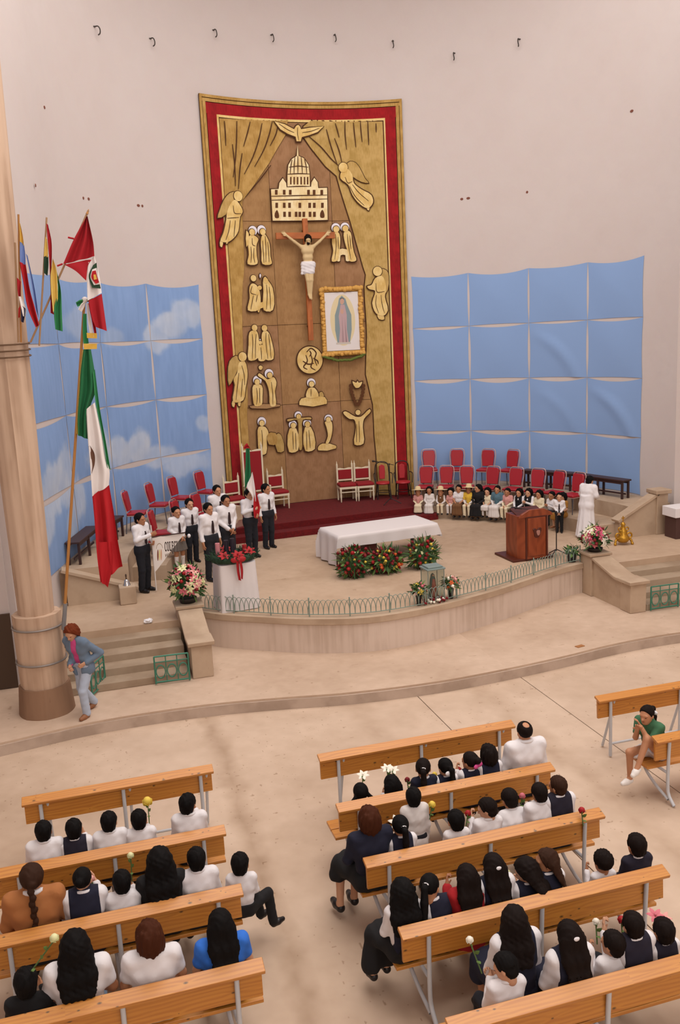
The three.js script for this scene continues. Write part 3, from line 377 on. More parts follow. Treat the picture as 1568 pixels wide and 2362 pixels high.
// ---------- hooks and old holes in the plaster ----------
{ const hookMat = std('#4a4440', 0.6, { metalness: 0.5 });
  const hg = merge([tube([[0, 0.06, 0], [0, 0.05, 0.1], [0.01, -0.02, 0.14], [0.02, -0.1, 0.12], [0.0, -0.13, 0.08]], 0.014, 14, 6), cyl(0.03, 0.03, 0.02, 0, 0.05, 0, 10)]);
  const spots = [[-5.953,12.852],[-4.135,13.026],[-2.236,13.552],[-0.622,13.605],[1.092,13.657],[2.642,13.442],[4.265,12.968],[6.019,13.003]], words = ['leftmost', 'second from the left', 'third from the left', 'fourth from the left', 'fourth from the right', 'third from the right', 'second from the right', 'rightmost'];
  spots.forEach(([u, v], i) => solo('ceiling_hook', `dark iron hook high on the apse wall, ${words[i]} of eight`, 'hook', hg, hookMat, wallPoint(u, v, -0.03), -u / RW, 'iron hooks high on the apse wall'));
}
{ const rust = std('#7a4a3c', 0.95); let i = 0;
  for (const [u, v] of [[-7,9.098],[-6.784,9.107],[-4.966,9.159],[-4.834,9.16],[4.385,9.328],[4.564,9.333],[6.191,9.307],[-8.435,10.667],[9.188,10.704],[-9.652,8.959]]) { const g = cyl(0.035, 0.03, 0.012, 0, -0.006, 0, 9); g.rotateX(Math.PI / 2); g.scale(1 + (i % 3) * 0.3, 1, 1); const m = mesh('plaster_hole', g, rust, apse); const p = wallPoint(u, v, -0.036); m.position.set(...p); m.rotation.y = -u / RW; i++; } }
// ---------- framed painting leaning on the tapestry ----------
{ const c = [[0.915,6.224]][0], u = c[0], v = c[1], W = 1.17, H = 1.86, root = thing('framed_painting', 'framed painting of a robed lady in a gold flower frame hung beside the crucifix', 'painting', wallPoint(u, v, 0.16), -u / RW);
  const cv = document.createElement('canvas'); cv.width = 320; cv.height = 512; const x = cv.getContext('2d');
  x.fillStyle = '#dcd6d4'; x.fillRect(0, 0, 320, 512);
  x.fillStyle = '#d9c9a0'; x.beginPath(); x.ellipse(165, 245, 118, 225, 0, 0, TAU); x.fill();
  const poly = (col, pts) => { x.fillStyle = col; x.beginPath(); pts.forEach(([a, b], i) => (i ? x.lineTo(a, b) : x.moveTo(a, b))); x.closePath(); x.fill(); };
  poly('#7e8f93', [[165, 30], [200, 60], [212, 110], [248, 200], [246, 330], [225, 440], [105, 440], [88, 330], [92, 200], [125, 110], [138, 55]]);
  poly('#b79a9c', [[150, 110], [188, 110], [205, 200], [200, 330], [212, 440], [120, 440], [135, 320], [128, 210]]);
  poly('#a08488', [[160, 200], [168, 440], [150, 440]]); poly('#8e7378', [[185, 220], [196, 440], [184, 440]]);
  x.fillStyle = '#c39a86'; x.beginPath(); x.ellipse(166, 82, 19, 26, 0.15, 0, TAU); x.fill(); x.beginPath(); x.ellipse(162, 168, 15, 22, 0, 0, TAU); x.fill();
  poly('#4a3a35', [[148, 66], [166, 52], [186, 66], [184, 58], [166, 46], [150, 54]]); x.fillStyle = '#c2b8ad'; x.fillRect(92, 440, 140, 18);
  const t = new THREE.CanvasTexture(cv); t.colorSpace = THREE.SRGBColorSpace;
  mesh('picture', bx(W * 0.82, H * 0.86, 0.03, 0, 0, 0.015), [0, 1, 2, 3, 5, 5].map((i) => 0) && new THREE.MeshStandardMaterial({ map: t, roughness: 0.6 }), root);
  mesh('backboard', bx(W * 0.98, H, 0.04, 0, 0, -0.03), std('#7a5a30', 0.8), root);
  const fr = mesh('frame', merge([bx(W, 0.14, 0.08, 0, H / 2 - 0.05, 0.01, 0.03), bx(W, 0.14, 0.08, 0, -H / 2 + 0.05, 0.01, 0.03), bx(0.13, H, 0.08, -W / 2 + 0.05, 0, 0.01, 0.03), bx(0.13, H, 0.08, W / 2 - 0.05, 0, 0.01, 0.03)]), std('#c08f3f', 0.55), root);
  const R = rng(5), petals = [], gold = std('#cf9d4c', 0.7), lf = []; for (let i = 0; i < 78; i++) { const s = i / 78 * (2 * W + 2 * H); let px, py; if (s < W) { px = -W / 2 + s; py = H / 2 - 0.04; } else if (s < W + H) { px = W / 2 - 0.04; py = H / 2 - (s - W); } else if (s < 2 * W + H) { px = W / 2 - (s - W - H); py = -H / 2 + 0.04; } else { px = -W / 2 + 0.04; py = -H / 2 + (s - 2 * W - H); } petals.push(ball(0.05 + R() * 0.025, px + (R() - 0.5) * 0.05, py + (R() - 0.5) * 0.05, 0.06, 1, 1, 0.7, 7, 5)); }
  mesh('frame_flowers', merge(petals), gold, fr);
  for (let i = 0; i < 26; i++) { const s = i / 25, px = (s - 0.5) * W * 0.96, py = -H / 2 - 0.02 - 0.13 * Math.sin(Math.PI * s); lf.push(ball(0.055, px, py + (R() - 0.5) * 0.03, 0.07, 1.3, 0.7, 0.7, 6, 4)); }
  mesh('garland', merge(lf), std('#5e6b2a', 0.9), root);
}
// ---------- pews ----------
function woodTex(a, b, seed, knots) {
  const A = rgb(a), B = rgb(b), R = rng(seed), K = Array.from({ length: knots }, () => [R(), R(), 0.004 + R() * 0.01]);
  return tex(1024, 128, (u, v, c) => {                              // 2.6 m x 0.33 m, grain along u
    let y = v, dark = 0; for (const [kx, ky, kr] of K) { const dx = (u - kx) * 2.6, dy = (v - ky) * 0.33, d = Math.hypot(dx * 0.55, dy); y += 0.05 * Math.exp(-d * d * 900) * Math.sign(dy); if (d < kr) dark = Math.max(dark, 1 - d / kr); }
    const n = fbm(u * 6, y * 26, seed, 4) * 0.6 + 0.4 * (0.5 + 0.5 * Math.sin((y * 9 + fbm(u * 3, y * 2, seed + 3, 3) * 3) * TAU)); mixc(c, A, B, sm(0.2, 0.95, n)); if (dark) for (let i = 0; i < 3; i++) c[i] *= 1 - 0.7 * dark; });
}
const pineMats = [1, 2, 3].map((s) => new THREE.MeshPhysicalMaterial({ map: woodTex('#c78531', '#b26d24', 200 + s * 9, 9 + s * 3), roughness: 0.5, clearcoat: 0.6, clearcoatRoughness: 0.3 }));
const tubeGrey = std('#c3c5c9', 0.5);
function board(L, h, d, x, y, z, ox) { const g = muv(bx(L, h, d, x, y, z, 0.006), 1); const uv = g.attributes.uv, n = g.attributes.normal; for (let i = 0; i < uv.count; i++) { const end = Math.abs(n.getX(i)) > 0.8; uv.setXY(i, end ? 0.5 : uv.getX(i) / 2.6 + ox, (end ? uv.getX(i) : uv.getY(i)) / 0.33 + ox * 3); } return g; }
// origin: floor below the far edge of the shelf, x centred; the back of the pew looks to +z
function makePew(L, seat, posts, seed, seatShift = 0) {
  const root = new THREE.Group(), m = pineMats[seed % 3], o = seed * 0.23;
  const top = board(L, 0.035, 0.135, 0, 0, 0.0675, o); top.rotateX(0.3); top.translate(0, 0.875, 0); mesh('top_board', top, m, root);
  const back = board(L - 0.04, 0.275, 0.035, 0, 0, 0, o + 0.4); back.rotateX(-0.05); back.translate(0, 0.715, 0.04); mesh('back_board', back, pineMats[(seed + 1) % 3], root);
  if (seat) { mesh('seat_board', board(L, 0.035, 0.19, seatShift, 0.43, -0.34, o + 0.2), m, root); mesh('seat_board', board(L, 0.035, 0.17, seatShift, 0.43, -0.145, o + 0.6), m, root); }
  posts.forEach((x) => {
    if (seat) {
      mesh('post', tube([[x, 0.82, 0.085], [x, 0.6, 0.075], [x, 0.25, 0.07], [x, 0.12, 0.09], [x, 0.02, 0.2]], 0.021, 14, 8), tubeGrey, root);
      mesh('leg', tube([[x - 0.05, 0.41, -0.36], [x - 0.05, 0.3, -0.33], [x - 0.03, 0.15, -0.12], [x - 0.01, 0.06, 0.1]], 0.019, 10, 8), tubeGrey, root);
      mesh('bearer', rod([x - 0.03, 0.4, -0.42], [x - 0.01, 0.4, 0.06], 0.018, 8), tubeGrey, root);
    } else {
      mesh('post', rod([x, 0.02, 0.09], [x, 0.83, 0.085], 0.022, 8), tubeGrey, root);
      mesh('brace', rod([x + 0.075, 0.02, -0.22], [x + 0.075, 0.8, 0.055], 0.018, 8), tubeGrey, root);
    }
  });
  if (!seat) { mesh('foot_rail', rod([posts[0], 0.18, 0.06], [posts[posts.length - 1], 0.18, 0.06], 0.017, 8), tubeGrey, root); }
  return root;
}
function placePew(L, seat, posts, seed, pos, label, group) { const r = makePew(L, seat, posts, seed); r.name = numbered(seat ? 'pew' : 'front_rail'); tag(r, label, seat ? 'pew' : 'rail', group); r.position.set(...pos); scene.add(r); return r; }
const PR = [-1.05, 0.02, 1.08], PL = [-0.88, 0.03, 0.92];
placePew(2.58, false, PR, 0, [-2.86, 0, 8.2], 'empty pine book rail at the front of the right pew block', 'pine book rails');
placePew(2.58, true, PR, 1, [-2.98, 0, 9.4], 'pine pew of the man in the white shirt, first seats of the right block', 'pine pews');
placePew(2.58, true, PR, 2, [-3.02, 0, 10.47], 'pine pew with the auburn-haired woman in navy at its left end', 'pine pews');
placePew(2.60, true, PR, 3, [-3.05, 0, 11.55], 'pine pew carrying the long-haired girls and a red jumper, fourth row of the right block', 'pine pews');
placePew(2.60, true, PR, 4, [-3.08, 0, 12.63], 'pine pew cut by the bottom edge below the girl with a silver hair clip', 'pine pews');
placePew(2.15, false, PL, 2, [-6.46, 0, 7.97], 'empty pine book rail at the front of the left pew block', 'pine book rails');
placePew(2.3, true, PL, 0, [-6.62, 0, 9.38], 'pine pew behind the boy with the yellow rose, left block', 'pine pews');
placePew(2.3, true, PL, 4, [-6.64, 0, 10.46], 'pine pew behind the woman with curly black hair in black, left block', 'pine pews');
placePew(2.3, true, PL, 5, [-6.66, 0, 11.52], 'pine pew behind the woman in the blue top, bottom left', 'pine pews');
placePew(2.6, false, [-1.1, 0, 1.1], 1, [1.1, 0, 7.95], 'pine book rail cut by the right edge of the photograph', 'pine book rails');
placePew(2.6, true, [-1.1, 0, 1.1], 2, [1.06, 0, 9.26], 'pine pew under the girl in green at the right edge', 'pine pews');

// ---------- red banquet chairs ----------
const redVinyl = std('#a3202b', 0.42), redVinyl2 = std('#b02b33', 0.4), chairMetal = std('#c9a8a0', 0.35, { metalness: 0.5 }), chairLeg = std('#6f6f78', 0.4, { metalness: 0.6 });
function makeBanquet() {
  const r = new THREE.Group();
  mesh('seat', bx(0.42, 0.07, 0.42, 0, 0.455, 0, 0.03), redVinyl, r);
  const bs = prism([[-0.15, 0], [0.15, 0], [0.18, 0.3], [0.165, 0.42], [0.12, 0.45], [-0.12, 0.45], [-0.165, 0.42], [-0.18, 0.3]], 0.045, 0.012); bs.rotateX(-0.16); bs.translate(0, 0.52, -0.21); mesh('backrest', bs, redVinyl, r);
  mesh('back_frame', tube([[-0.19, 0.44, -0.2], [-0.185, 0.52, -0.21], [-0.205, 0.83, -0.27], [-0.17, 0.975, -0.295], [0, 0.995, -0.3], [0.17, 0.975, -0.295], [0.205, 0.83, -0.27], [0.185, 0.52, -0.21], [0.19, 0.44, -0.2]], 0.013, 40, 6), chairMetal, r);
  for (const s of [-1, 1]) { mesh('leg', rod([s * 0.19, 0.45, -0.2], [s * 0.2, 0, -0.25], 0.012, 6), chairLeg, r); mesh('leg', rod([s * 0.19, 0.43, 0.18], [s * 0.2, 0, 0.22], 0.012, 6), chairLeg, r); }
  mesh('seat_frame', merge([rod([-0.2, 0.415, -0.2], [0.2, 0.415, -0.2], 0.011, 6), rod([-0.2, 0.415, 0.2], [0.2, 0.415, 0.2], 0.011, 6), rod([-0.2, 0.415, -0.2], [-0.2, 0.415, 0.2], 0.011, 6), rod([0.2, 0.415, -0.2], [0.2, 0.415, 0.2], 0.011, 6)]), chairMetal, r);
  return r;
}
const banquet0 = makeBanquet();
function banquet(p, label, group, jit = 0) { const c = banquet0.clone(); c.name = numbered('banquet_chair'); tag(c, label, 'chair', group); c.position.set(p[0], p[1], p[2]); c.rotation.y = -p[3] + jit; scene.add(c); return c; }
const ordinal = ['first', 'second', 'third', 'fourth', 'fifth', 'sixth', 'seventh', 'eighth', 'ninth'];
[[2.954,1.53,-5.565,0.488], [3.599,1.53,-5.171,0.608], [4.25,1.53,-4.65,0.74], [4.716,1.53,-4.177,0.846]].forEach((p, i) => banquet(p, `red padded chair on the upper right tier, ${ordinal[i]} from the tapestry`, 'red chairs on the upper right tier', (i - 1.5) * -0.12));
[[2.523,1.17,-4.887,0.477], [3.012,1.17,-4.602,0.579], [3.473,1.17,-4.265,0.683], [3.959,1.17,-3.818,0.804], [4.389,1.17,-3.314,0.924], [4.743,1.17,-2.784,1.04], [5.004,1.17,-2.282,1.143], [5.225,1.17,-1.719,1.253]].forEach((p, i) => banquet(p, `red padded chair behind the costumed children, ${ordinal[i]} from the tapestry`, 'red chairs behind the costumed children', (i % 3 - 1) * 0.1));
[[-5.377,1.53,-3.185,-1.036], [-4.771,1.53,-4.037,-0.869], [-4.156,1.53,-4.734,-0.721], [-3.408,1.53,-5.299,-0.572]].forEach((p, i) => banquet(p, `red padded chair on the upper left tier, ${ordinal[i]} from the left`, 'red chairs on the upper left tier', 0.25));
[[-5.22, 1.17, -1.72, -1.25], [-4.886,1.17,-2.347,-1.123], [-4.269,1.17,-3.339,-0.907], [-3.696,1.17,-3.964,-0.751]].forEach((p, i) => banquet(p, `red padded chair on the lower left tier behind the flag bearers, ${ordinal[i]} from the left`, 'red chairs on the lower left tier', 0.15));

// ---------- white carved chairs and the high celebrant's chair ----------
const cream = std('#ddd0b4', 0.5), velvet = new THREE.MeshStandardMaterial({ color: '#8e101a', roughness: 0.85 }), blackMetal = std('#221c1c', 0.45);
function makeCarved(H, W) {
  const r = new THREE.Group(), hw = W / 2;
  mesh('seat_cushion', bx(W * 0.98, 0.09, 0.46, 0, 0.47, 0.01, 0.035), velvet, r);
  mesh('apron', merge([bx(W, 0.06, 0.03, 0, 0.4, 0.22), bx(W, 0.06, 0.03, 0, 0.4, -0.2), bx(0.03, 0.06, 0.44, -hw + 0.02, 0.4, 0), bx(0.03, 0.06, 0.44, hw - 0.02, 0.4, 0), bx(W, 0.025, 0.025, 0, 0.28, 0.22)]), cream, r);
  for (const s of [-1, 1]) {
    mesh('leg', lathe([[0.001, 0], [0.018, 0], [0.022, 0.08], [0.03, 0.2], [0.022, 0.24], [0.03, 0.3], [0.03, 0.42], [0.001, 0.42]], 8).translate(s * (hw - 0.03), 0, 0.22), cream, r);
    mesh('leg', bx(0.045, 0.42, 0.045, s * (hw - 0.03), 0.21, -0.2, 0.006), cream, r);
    mesh('back_post', merge([bx(0.05, H - 0.44, 0.045, s * (hw - 0.03), 0.42 + (H - 0.44) / 2, -0.21, 0.008), cyl(0.022, 0.004, 0.1, s * (hw - 0.03), H - 0.03, -0.21, 8), ball(0.024, s * (hw - 0.03), H - 0.03, -0.21)]), cream, r);
  }
  mesh('back_panel', bx(W - 0.12, H - 0.78, 0.05, 0, 0.6 + (H - 0.78) / 2, -0.205, 0.02), velvet, r);
  const crest = prism([[-hw + 0.04, 0], [hw - 0.04, 0], [hw - 0.04, 0.05], [hw * 0.5, 0.055], [0, 0.03], [-hw * 0.5, 0.055], [-hw + 0.04, 0.05]], 0.04, 0.006); crest.translate(0, H - 0.19, -0.23); mesh('crest_rail', crest, cream, r);
  mesh('lower_rail', bx(W - 0.08, 0.045, 0.04, 0, 0.575, -0.21, 0.006), cream, r);
  return r;
}
const carved0 = makeCarved(1.06, 0.5);
function carved(p, label, turn) { const c = carved0.clone(); c.name = numbered('carved_chair'); tag(c, label, 'chair', 'white carved chairs with red velvet'); c.position.set(p[0], p[1], p[2]); c.rotation.y = turn; scene.add(c); }
carved([-1.328,1.175,-6.261,-0.209], 'white carved chair with red velvet standing right of the high chair', 0.12);
carved([0.706,1.175,-6.361,0.111], 'white carved chair with red velvet, left one of the pair right of centre', -0.08);
carved([1.206,1.175,-6.285,0.19], 'white carved chair with red velvet, right one of the pair beside the black chairs', -0.08);
carved([-2.621,1.175,-5.839,-0.422], 'white carved chair with red velvet left of the high chair behind the boys', 0.25);
{ const r = makeCarved(1.86, 0.62); r.name = numbered('high_chair_of_honour'); tag(r, 'tall white celebrant chair with high red back behind the flag bearer', 'chair'); const p = [-1.989,1.175,-5.872,-0.327]; r.position.set(p[0], p[1], p[2]); r.rotation.y = 0.2; scene.add(r);
  for (const s of [-1, 1]) mesh('armrest', merge([bx(0.05, 0.04, 0.46, s * 0.3, 0.74, 0.0, 0.012), bx(0.045, 0.3, 0.045, s * 0.3, 0.58, 0.2, 0.008)]), cream, r); }
{ const r = new THREE.Group();
  mesh('seat', lathe([[0.001, 0], [0.2, 0], [0.215, 0.025], [0.2, 0.06], [0.001, 0.07]], 20).translate(0, 0.42, 0), redVinyl2, r);
  const bp = prism([[-0.075, 0], [0.075, 0], [0.09, 0.2], [0.075, 0.38], [0, 0.42], [-0.075, 0.38], [-0.09, 0.2]], 0.03, 0.01); bp.translate(0, 0.54, -0.2); mesh('backrest', bp, redVinyl2, r);
  mesh('back_hoop', tube([[-0.2, 0.44, -0.12], [-0.2, 0.75, -0.18], [-0.16, 0.98, -0.2], [0, 1.04, -0.2], [0.16, 0.98, -0.2], [0.2, 0.75, -0.18], [0.2, 0.44, -0.12]], 0.016, 30, 6), blackMetal, r);
  mesh('armrest', tube([[-0.22, 0.72, -0.16], [-0.27, 0.7, 0.05], [-0.24, 0.45, 0.16]], 0.013, 12, 6), blackMetal, r); mesh('armrest', tube([[0.22, 0.72, -0.16], [0.27, 0.7, 0.05], [0.24, 0.45, 0.16]], 0.013, 12, 6), blackMetal, r);
  for (const [x, z] of [[-1, 1], [1, 1], [-1, -1], [1, -1]]) mesh('leg', rod([x * 0.16, 0.43, z * 0.15], [x * 0.2, 0, z * 0.2], 0.016, 6), blackMetal, r);
  mesh('leg_ring', new THREE.TorusGeometry(0.2, 0.01, 6, 20).rotateX(Math.PI / 2).translate(0, 0.2, 0), blackMetal, r);
  [[[1.744,1.175,-6.158,0.276], 'black metal armchair with red vinyl, beside the white pair'], [[2.29,1.175,-5.976,0.366], 'black metal armchair with red vinyl, against the red tapestry edge']].forEach(([p, label]) => { const c = r.clone(); c.name = numbered('metal_armchair'); tag(c, label, 'chair', 'black metal armchairs'); c.position.set(p[0], p[1], p[2]); c.rotation.y = -0.2; scene.add(c); }); }
// ---------- dark benches along the wall ----------
const darkWood = std('#3b2320', 0.5);
function darkBench(a, b, label) {
  const A = V(a), B = V(b), L = A.distanceTo(B), r = thing('dark_bench', label, 'bench', [(a[0] + b[0]) / 2, a[1], (a[2] + b[2]) / 2], Math.atan2(-(b[2] - a[2]), b[0] - a[0]), 'dark wooden benches by the backdrop');
  mesh('seat_board', bx(L, 0.04, 0.3, 0, 0.46, 0, 0.008), darkWood, r); mesh('rail', merge([bx(L - 0.12, 0.07, 0.025, 0, 0.405, 0.11), bx(L - 0.12, 0.07, 0.025, 0, 0.405, -0.11)]), darkWood, r); mesh('stretcher', bx(L - 0.1, 0.04, 0.03, 0, 0.12, 0), darkWood, r);
  for (const x of [-1, 0, 1]) for (const z of [-1, 1]) mesh('leg', bx(0.05, 0.44, 0.05, x * (L / 2 - 0.07), 0.22, z * 0.11, 0.005), darkWood, r);
}
{ const at = (th, r) => [r * Math.sin(th * D), TIER2_Y, -r * Math.cos(th * D)];
  darkBench(at(52, 6.45), at(65.5, 6.45), 'dark bench in front of the plain blue backdrop, behind the children'); darkBench(at(66, 6.42), at(81, 6.42), 'dark bench in front of the plain blue backdrop, right of the white-robed man');
  darkBench([-6.86, TIER2_Y, -0.42], [-6.42, TIER2_Y, -2.0], 'dark bench beside the concrete column, behind the flagpole'); darkBench(at(-71, 6.55), at(-63, 6.55), 'dark bench in front of the clouds, half hidden by the hanging flag'); }
// ---------- altar ----------
{ const c = [[-1.667,1.8,-0.341],[-1.753,1.8,0.798],[0.565,1.8,0.551],[0.624,1.8,-0.479]]; const cx = -0.22, cz = -0.9, W = 2.4, Dp = 1.12, H = 0.72;
  const t = thing('altar_table', 'altar table hidden under its white cloth, behind the rose arrangements', 'table', [cx, STAGE_Y, cz], 0.1);
  mesh('tabletop', bx(W - 0.04, 0.07, Dp - 0.04, 0, H - 0.045, 0, 0.01), darkWood, t); for (const s of [-1, 1]) for (const q of [-1, 1]) mesh('leg', bx(0.06, H - 0.11, 0.06, s * 1.05, (H - 0.11) / 2, q * 0.4, 0.008), darkWood, t);
  mesh('relic_block', bx(0.28, 0.42, 0.3, -0.3, 0.21, 0.1, 0.01), std('#5a231c', 0.5), t);
  // cloth: short drop in front, long drop at the left end
  const g = new THREE.PlaneGeometry(1, 1, 60, 44), p = g.attributes.position;
  for (let i = 0; i < p.count; i++) { const s = p.getX(i) * 2, q = p.getY(i) * 2; const hw = W / 2, hd = Dp / 2, dl = 0.69, dr = 0.3, df = 0.26, db = 0.3;
    const lx = s < 0 ? s * (hw + dl) : s * (hw + dr), lz = q < 0 ? -q * (hd + df) : -q * (hd + db); let x = lx, z = lz, y = H; const ex = Math.abs(lx) - hw, ez = Math.abs(lz) - hd, sx = Math.sign(lx), sz = Math.sign(lz);
    if (ex > 0) { x = sx * (hw + 0.02 + 0.03 * Math.min(1, ex * 2)); y -= ex; } if (ez > 0) { z = sz * (hd + 0.02 + 0.03 * Math.min(1, ez * 2)); y = Math.min(y, H - ez); if (ex > 0) { y = H - Math.max(ex, ez); const f = Math.min(ex, ez); x += sx * f * 0.18; z += sz * f * 0.18; } }
    const drop = H - y; if (drop > 0.02) { const a = drop * 0.05; x += sx * (ex > 0 ? a * Math.sin(z * 14) : 0); z += sz * (ez > 0 ? a * Math.sin(x * 12) : 0); }
    p.setXYZ(i, x, Math.max(0.02, y + 0.006), z); }
  g.computeVertexNormals(); tag(mesh(numbered('altar_cloth'), g, cloth('#d8d1d0', 0.9), scene), 'plain white altar cloth with a long drop at the left end', 'cloth').position.set(cx, STAGE_Y, cz); scene.children[scene.children.length - 1].rotation.y = 0.1; }
// ---------- lectern and microphones ----------
{ const m = new THREE.MeshStandardMaterial({ roughness: 0.4, map: woodTex('#8f4322', '#743014', 300, 3) }), dk = std('#4e1d0f', 0.45), p = [2.72, STAGE_Y, 0.78];
  const r = thing('lectern', 'reddish wooden lectern with a carved emblem at the right of the stage', 'lectern', p, 0.02);
  mesh('foot_board', bx(0.98, 0.05, 0.86, -0.06, 0.025, -0.22, 0.01), dk, r);
  const body = slab([[-0.38, -0.42], [0.38, -0.42], [0.38, 0.08], [0.24, 0.24], [-0.24, 0.24], [-0.38, 0.08]], 0.05, 0.98, 0); mesh('body', muv(body, 0.5, 1), m, r);
  mesh('front_panel', muv(bx(0.42, 0.84, 0.02, 0, 0.53, 0.25, 0.008), 0.5, 1), m, r); mesh('panel_moulding', merge([bx(0.03, 0.92, 0.03, -0.245, 0.51, 0.243), bx(0.03, 0.92, 0.03, 0.245, 0.51, 0.243), bx(0.5, 0.03, 0.03, 0, 0.97, 0.243)]), dk, r);
  const top = prism([[-0.4, 0.97], [0.4, 0.97], [0.36, 1.04], [0.18, 1.13], [-0.18, 1.13], [-0.36, 1.04]], 0.05, 0.006); top.translate(0, 0, 0.2); mesh('screen_board', muv(top, 0.5, 1), m, r);
  mesh('reading_board', bx(0.66, 0.03, 0.5, 0, 0, 0, 0.006).rotateX(0.3).translate(0, 1.0, -0.1), dk, r);
  const em = mesh('emblem', merge([prism(smooth([[-0.1, 0.08], [-0.04, 0.1], [0, 0.06], [0.05, 0.11], [0.11, 0.09], [0.08, -0.02], [0.05, -0.09], [0, -0.11], [-0.06, -0.08], [-0.07, 0.0]], 2), 0.02, 0.005)]), dk, r); em.position.set(0, 0.62, 0.255);
  mesh('emblem_shield', prism(smooth([[-0.03, 0.04], [0.05, 0.05], [0.04, -0.05], [0.0, -0.06]], 3), 0.012, 0.003).translate(0.01, 0, 0.02), std('#a8776a', 0.6), em); }
function micStand(p, h, dir, boom, label) {
  const r = thing('microphone_stand', label, 'stand', p, 0); mesh('pole', rod([0, 0.12, 0], [0, h, 0], 0.012, 8), blackMetal, r);
  for (let i = 0; i < 3; i++) { const a = i * TAU / 3 + 0.5; mesh('foot', rod([0, 0.16, 0], [0.3 * Math.cos(a), 0.01, 0.3 * Math.sin(a)], 0.011, 6), blackMetal, r); }
  const e = [dir[0] * boom, h + 0.1, dir[1] * boom]; mesh('boom_arm', rod([-dir[0] * 0.15, h - 0.04, -dir[1] * 0.15], e, 0.009, 6), blackMetal, r);
  mesh('microphone', merge([rod(e, [e[0] + dir[0] * 0.12, e[1] + 0.02, e[2] + dir[1] * 0.12], 0.014, 8, 0.02), ball(0.03, e[0] + dir[0] * 0.14, e[1] + 0.025, e[2] + dir[1] * 0.14)]), blackMetal, r); mesh('clutch', ball(0.025, 0, h - 0.005, 0), blackMetal, r);
}
micStand([3.276,0.85,0.902], 1.0, [-0.95, -0.3], 0.75, 'black microphone stand with boom arm beside the lectern'); micStand([1.625,1.175,-5.235], 1.12, [-0.9, 0.1], 0.4, 'thin microphone stand in front of the black armchairs'); 
// ---------- green iron railing along the stage edge ----------
{ const green = std('#84958a', 0.6, { metalness: 0.2 }), r = thing('stage_railing', 'low green iron railing of interlaced arches along the curved stage edge', 'railing');
  const crv = new THREE.CatmullRomCurve3(stageEdge.map(([x, z]) => new THREE.Vector3(x, 0, z - 0.08)), false, 'centripetal'), len = crv.getLength(), y0 = STAGE_Y + 0.06, h = 0.27, n = Math.floor(len / 0.095);
  const at = (i) => { const p = crv.getPointAt(Math.min(1, Math.max(0, i / n))); return [p.x, p.z]; };
  for (let i = 0; i + 2 <= n; i++) { const a = at(i), b = at(i + 2), c = at(i + 1); mesh('arch', tube([[a[0], y0, a[1]], [a[0] * 0.85 + c[0] * 0.15, y0 + h * 0.6, a[1] * 0.85 + c[1] * 0.15], [a[0] * 0.4 + c[0] * 0.6, y0 + h * 0.93, a[1] * 0.4 + c[1] * 0.6], [c[0], y0 + h, c[1]], [b[0] * 0.4 + c[0] * 0.6, y0 + h * 0.93, b[1] * 0.4 + c[1] * 0.6], [b[0] * 0.85 + c[0] * 0.15, y0 + h * 0.6, b[1] * 0.85 + c[1] * 0.15], [b[0], y0, b[1]]], 0.0065, 12, 4), green, r); }
  mesh('bottom_rail', tube(Array.from({ length: 40 }, (_, i) => { const p = crv.getPointAt(i / 39); return [p.x, y0, p.z]; }), 0.009, 80, 5), green, r);
  for (let i = 0; i <= 12; i++) { const p = crv.getPointAt(i / 12); mesh('post', merge([rod([p.x, STAGE_Y + 0.01, p.z], [p.x, y0 + h + 0.03, p.z], 0.011, 6), ball(0.016, p.x, y0 + h + 0.03, p.z, 1, 1, 1, 6, 5)]), green, r); } }
function gate(p, turn, w, h, label) {
  const g = std('#3f7d68', 0.55, { metalness: 0.2 }), r = thing('iron_gate', label, 'gate', p, turn, 'low green iron gates');
  mesh('gate_frame', merge([rod([0, 0.02, 0], [0, h, 0], 0.016, 6), rod([w, 0.02, 0], [w, h, 0], 0.016, 6), rod([0, h, 0], [w, h, 0], 0.014, 6), rod([0, 0.05, 0], [w, 0.05, 0], 0.014, 6)]), g, r); mesh('rail', rod([0, h - 0.1, 0], [w, h - 0.1, 0], 0.01, 6), g, r);
  for (let i = 0; i < 3; i++) mesh('scroll', new THREE.TorusGeometry(w / 7.5, 0.009, 5, 16).scale(1, 1.5, 1).translate(w * (i + 0.5) / 3, (h - 0.1) / 2 + 0.03, 0), g, r); for (let i = 1; i < 3; i++) mesh('bar', rod([w * i / 3, 0.05, 0], [w * i / 3, h, 0], 0.009, 5), g, r);
}
gate([-5.68, PLATFORM_Y + 0.0, 3.36], -0.06, 0.56, 0.5, 'low green iron gate beside the left stair pillar'); gate([-6.72, PLATFORM_Y, 3.5], 1.15, 0.56, 0.52, 'low green iron gate standing open behind the walking woman'); gate([3.95, PLATFORM_Y, 3.36], -0.02, 0.62, 0.5, 'low green iron gate beside the right stair pillar'); 
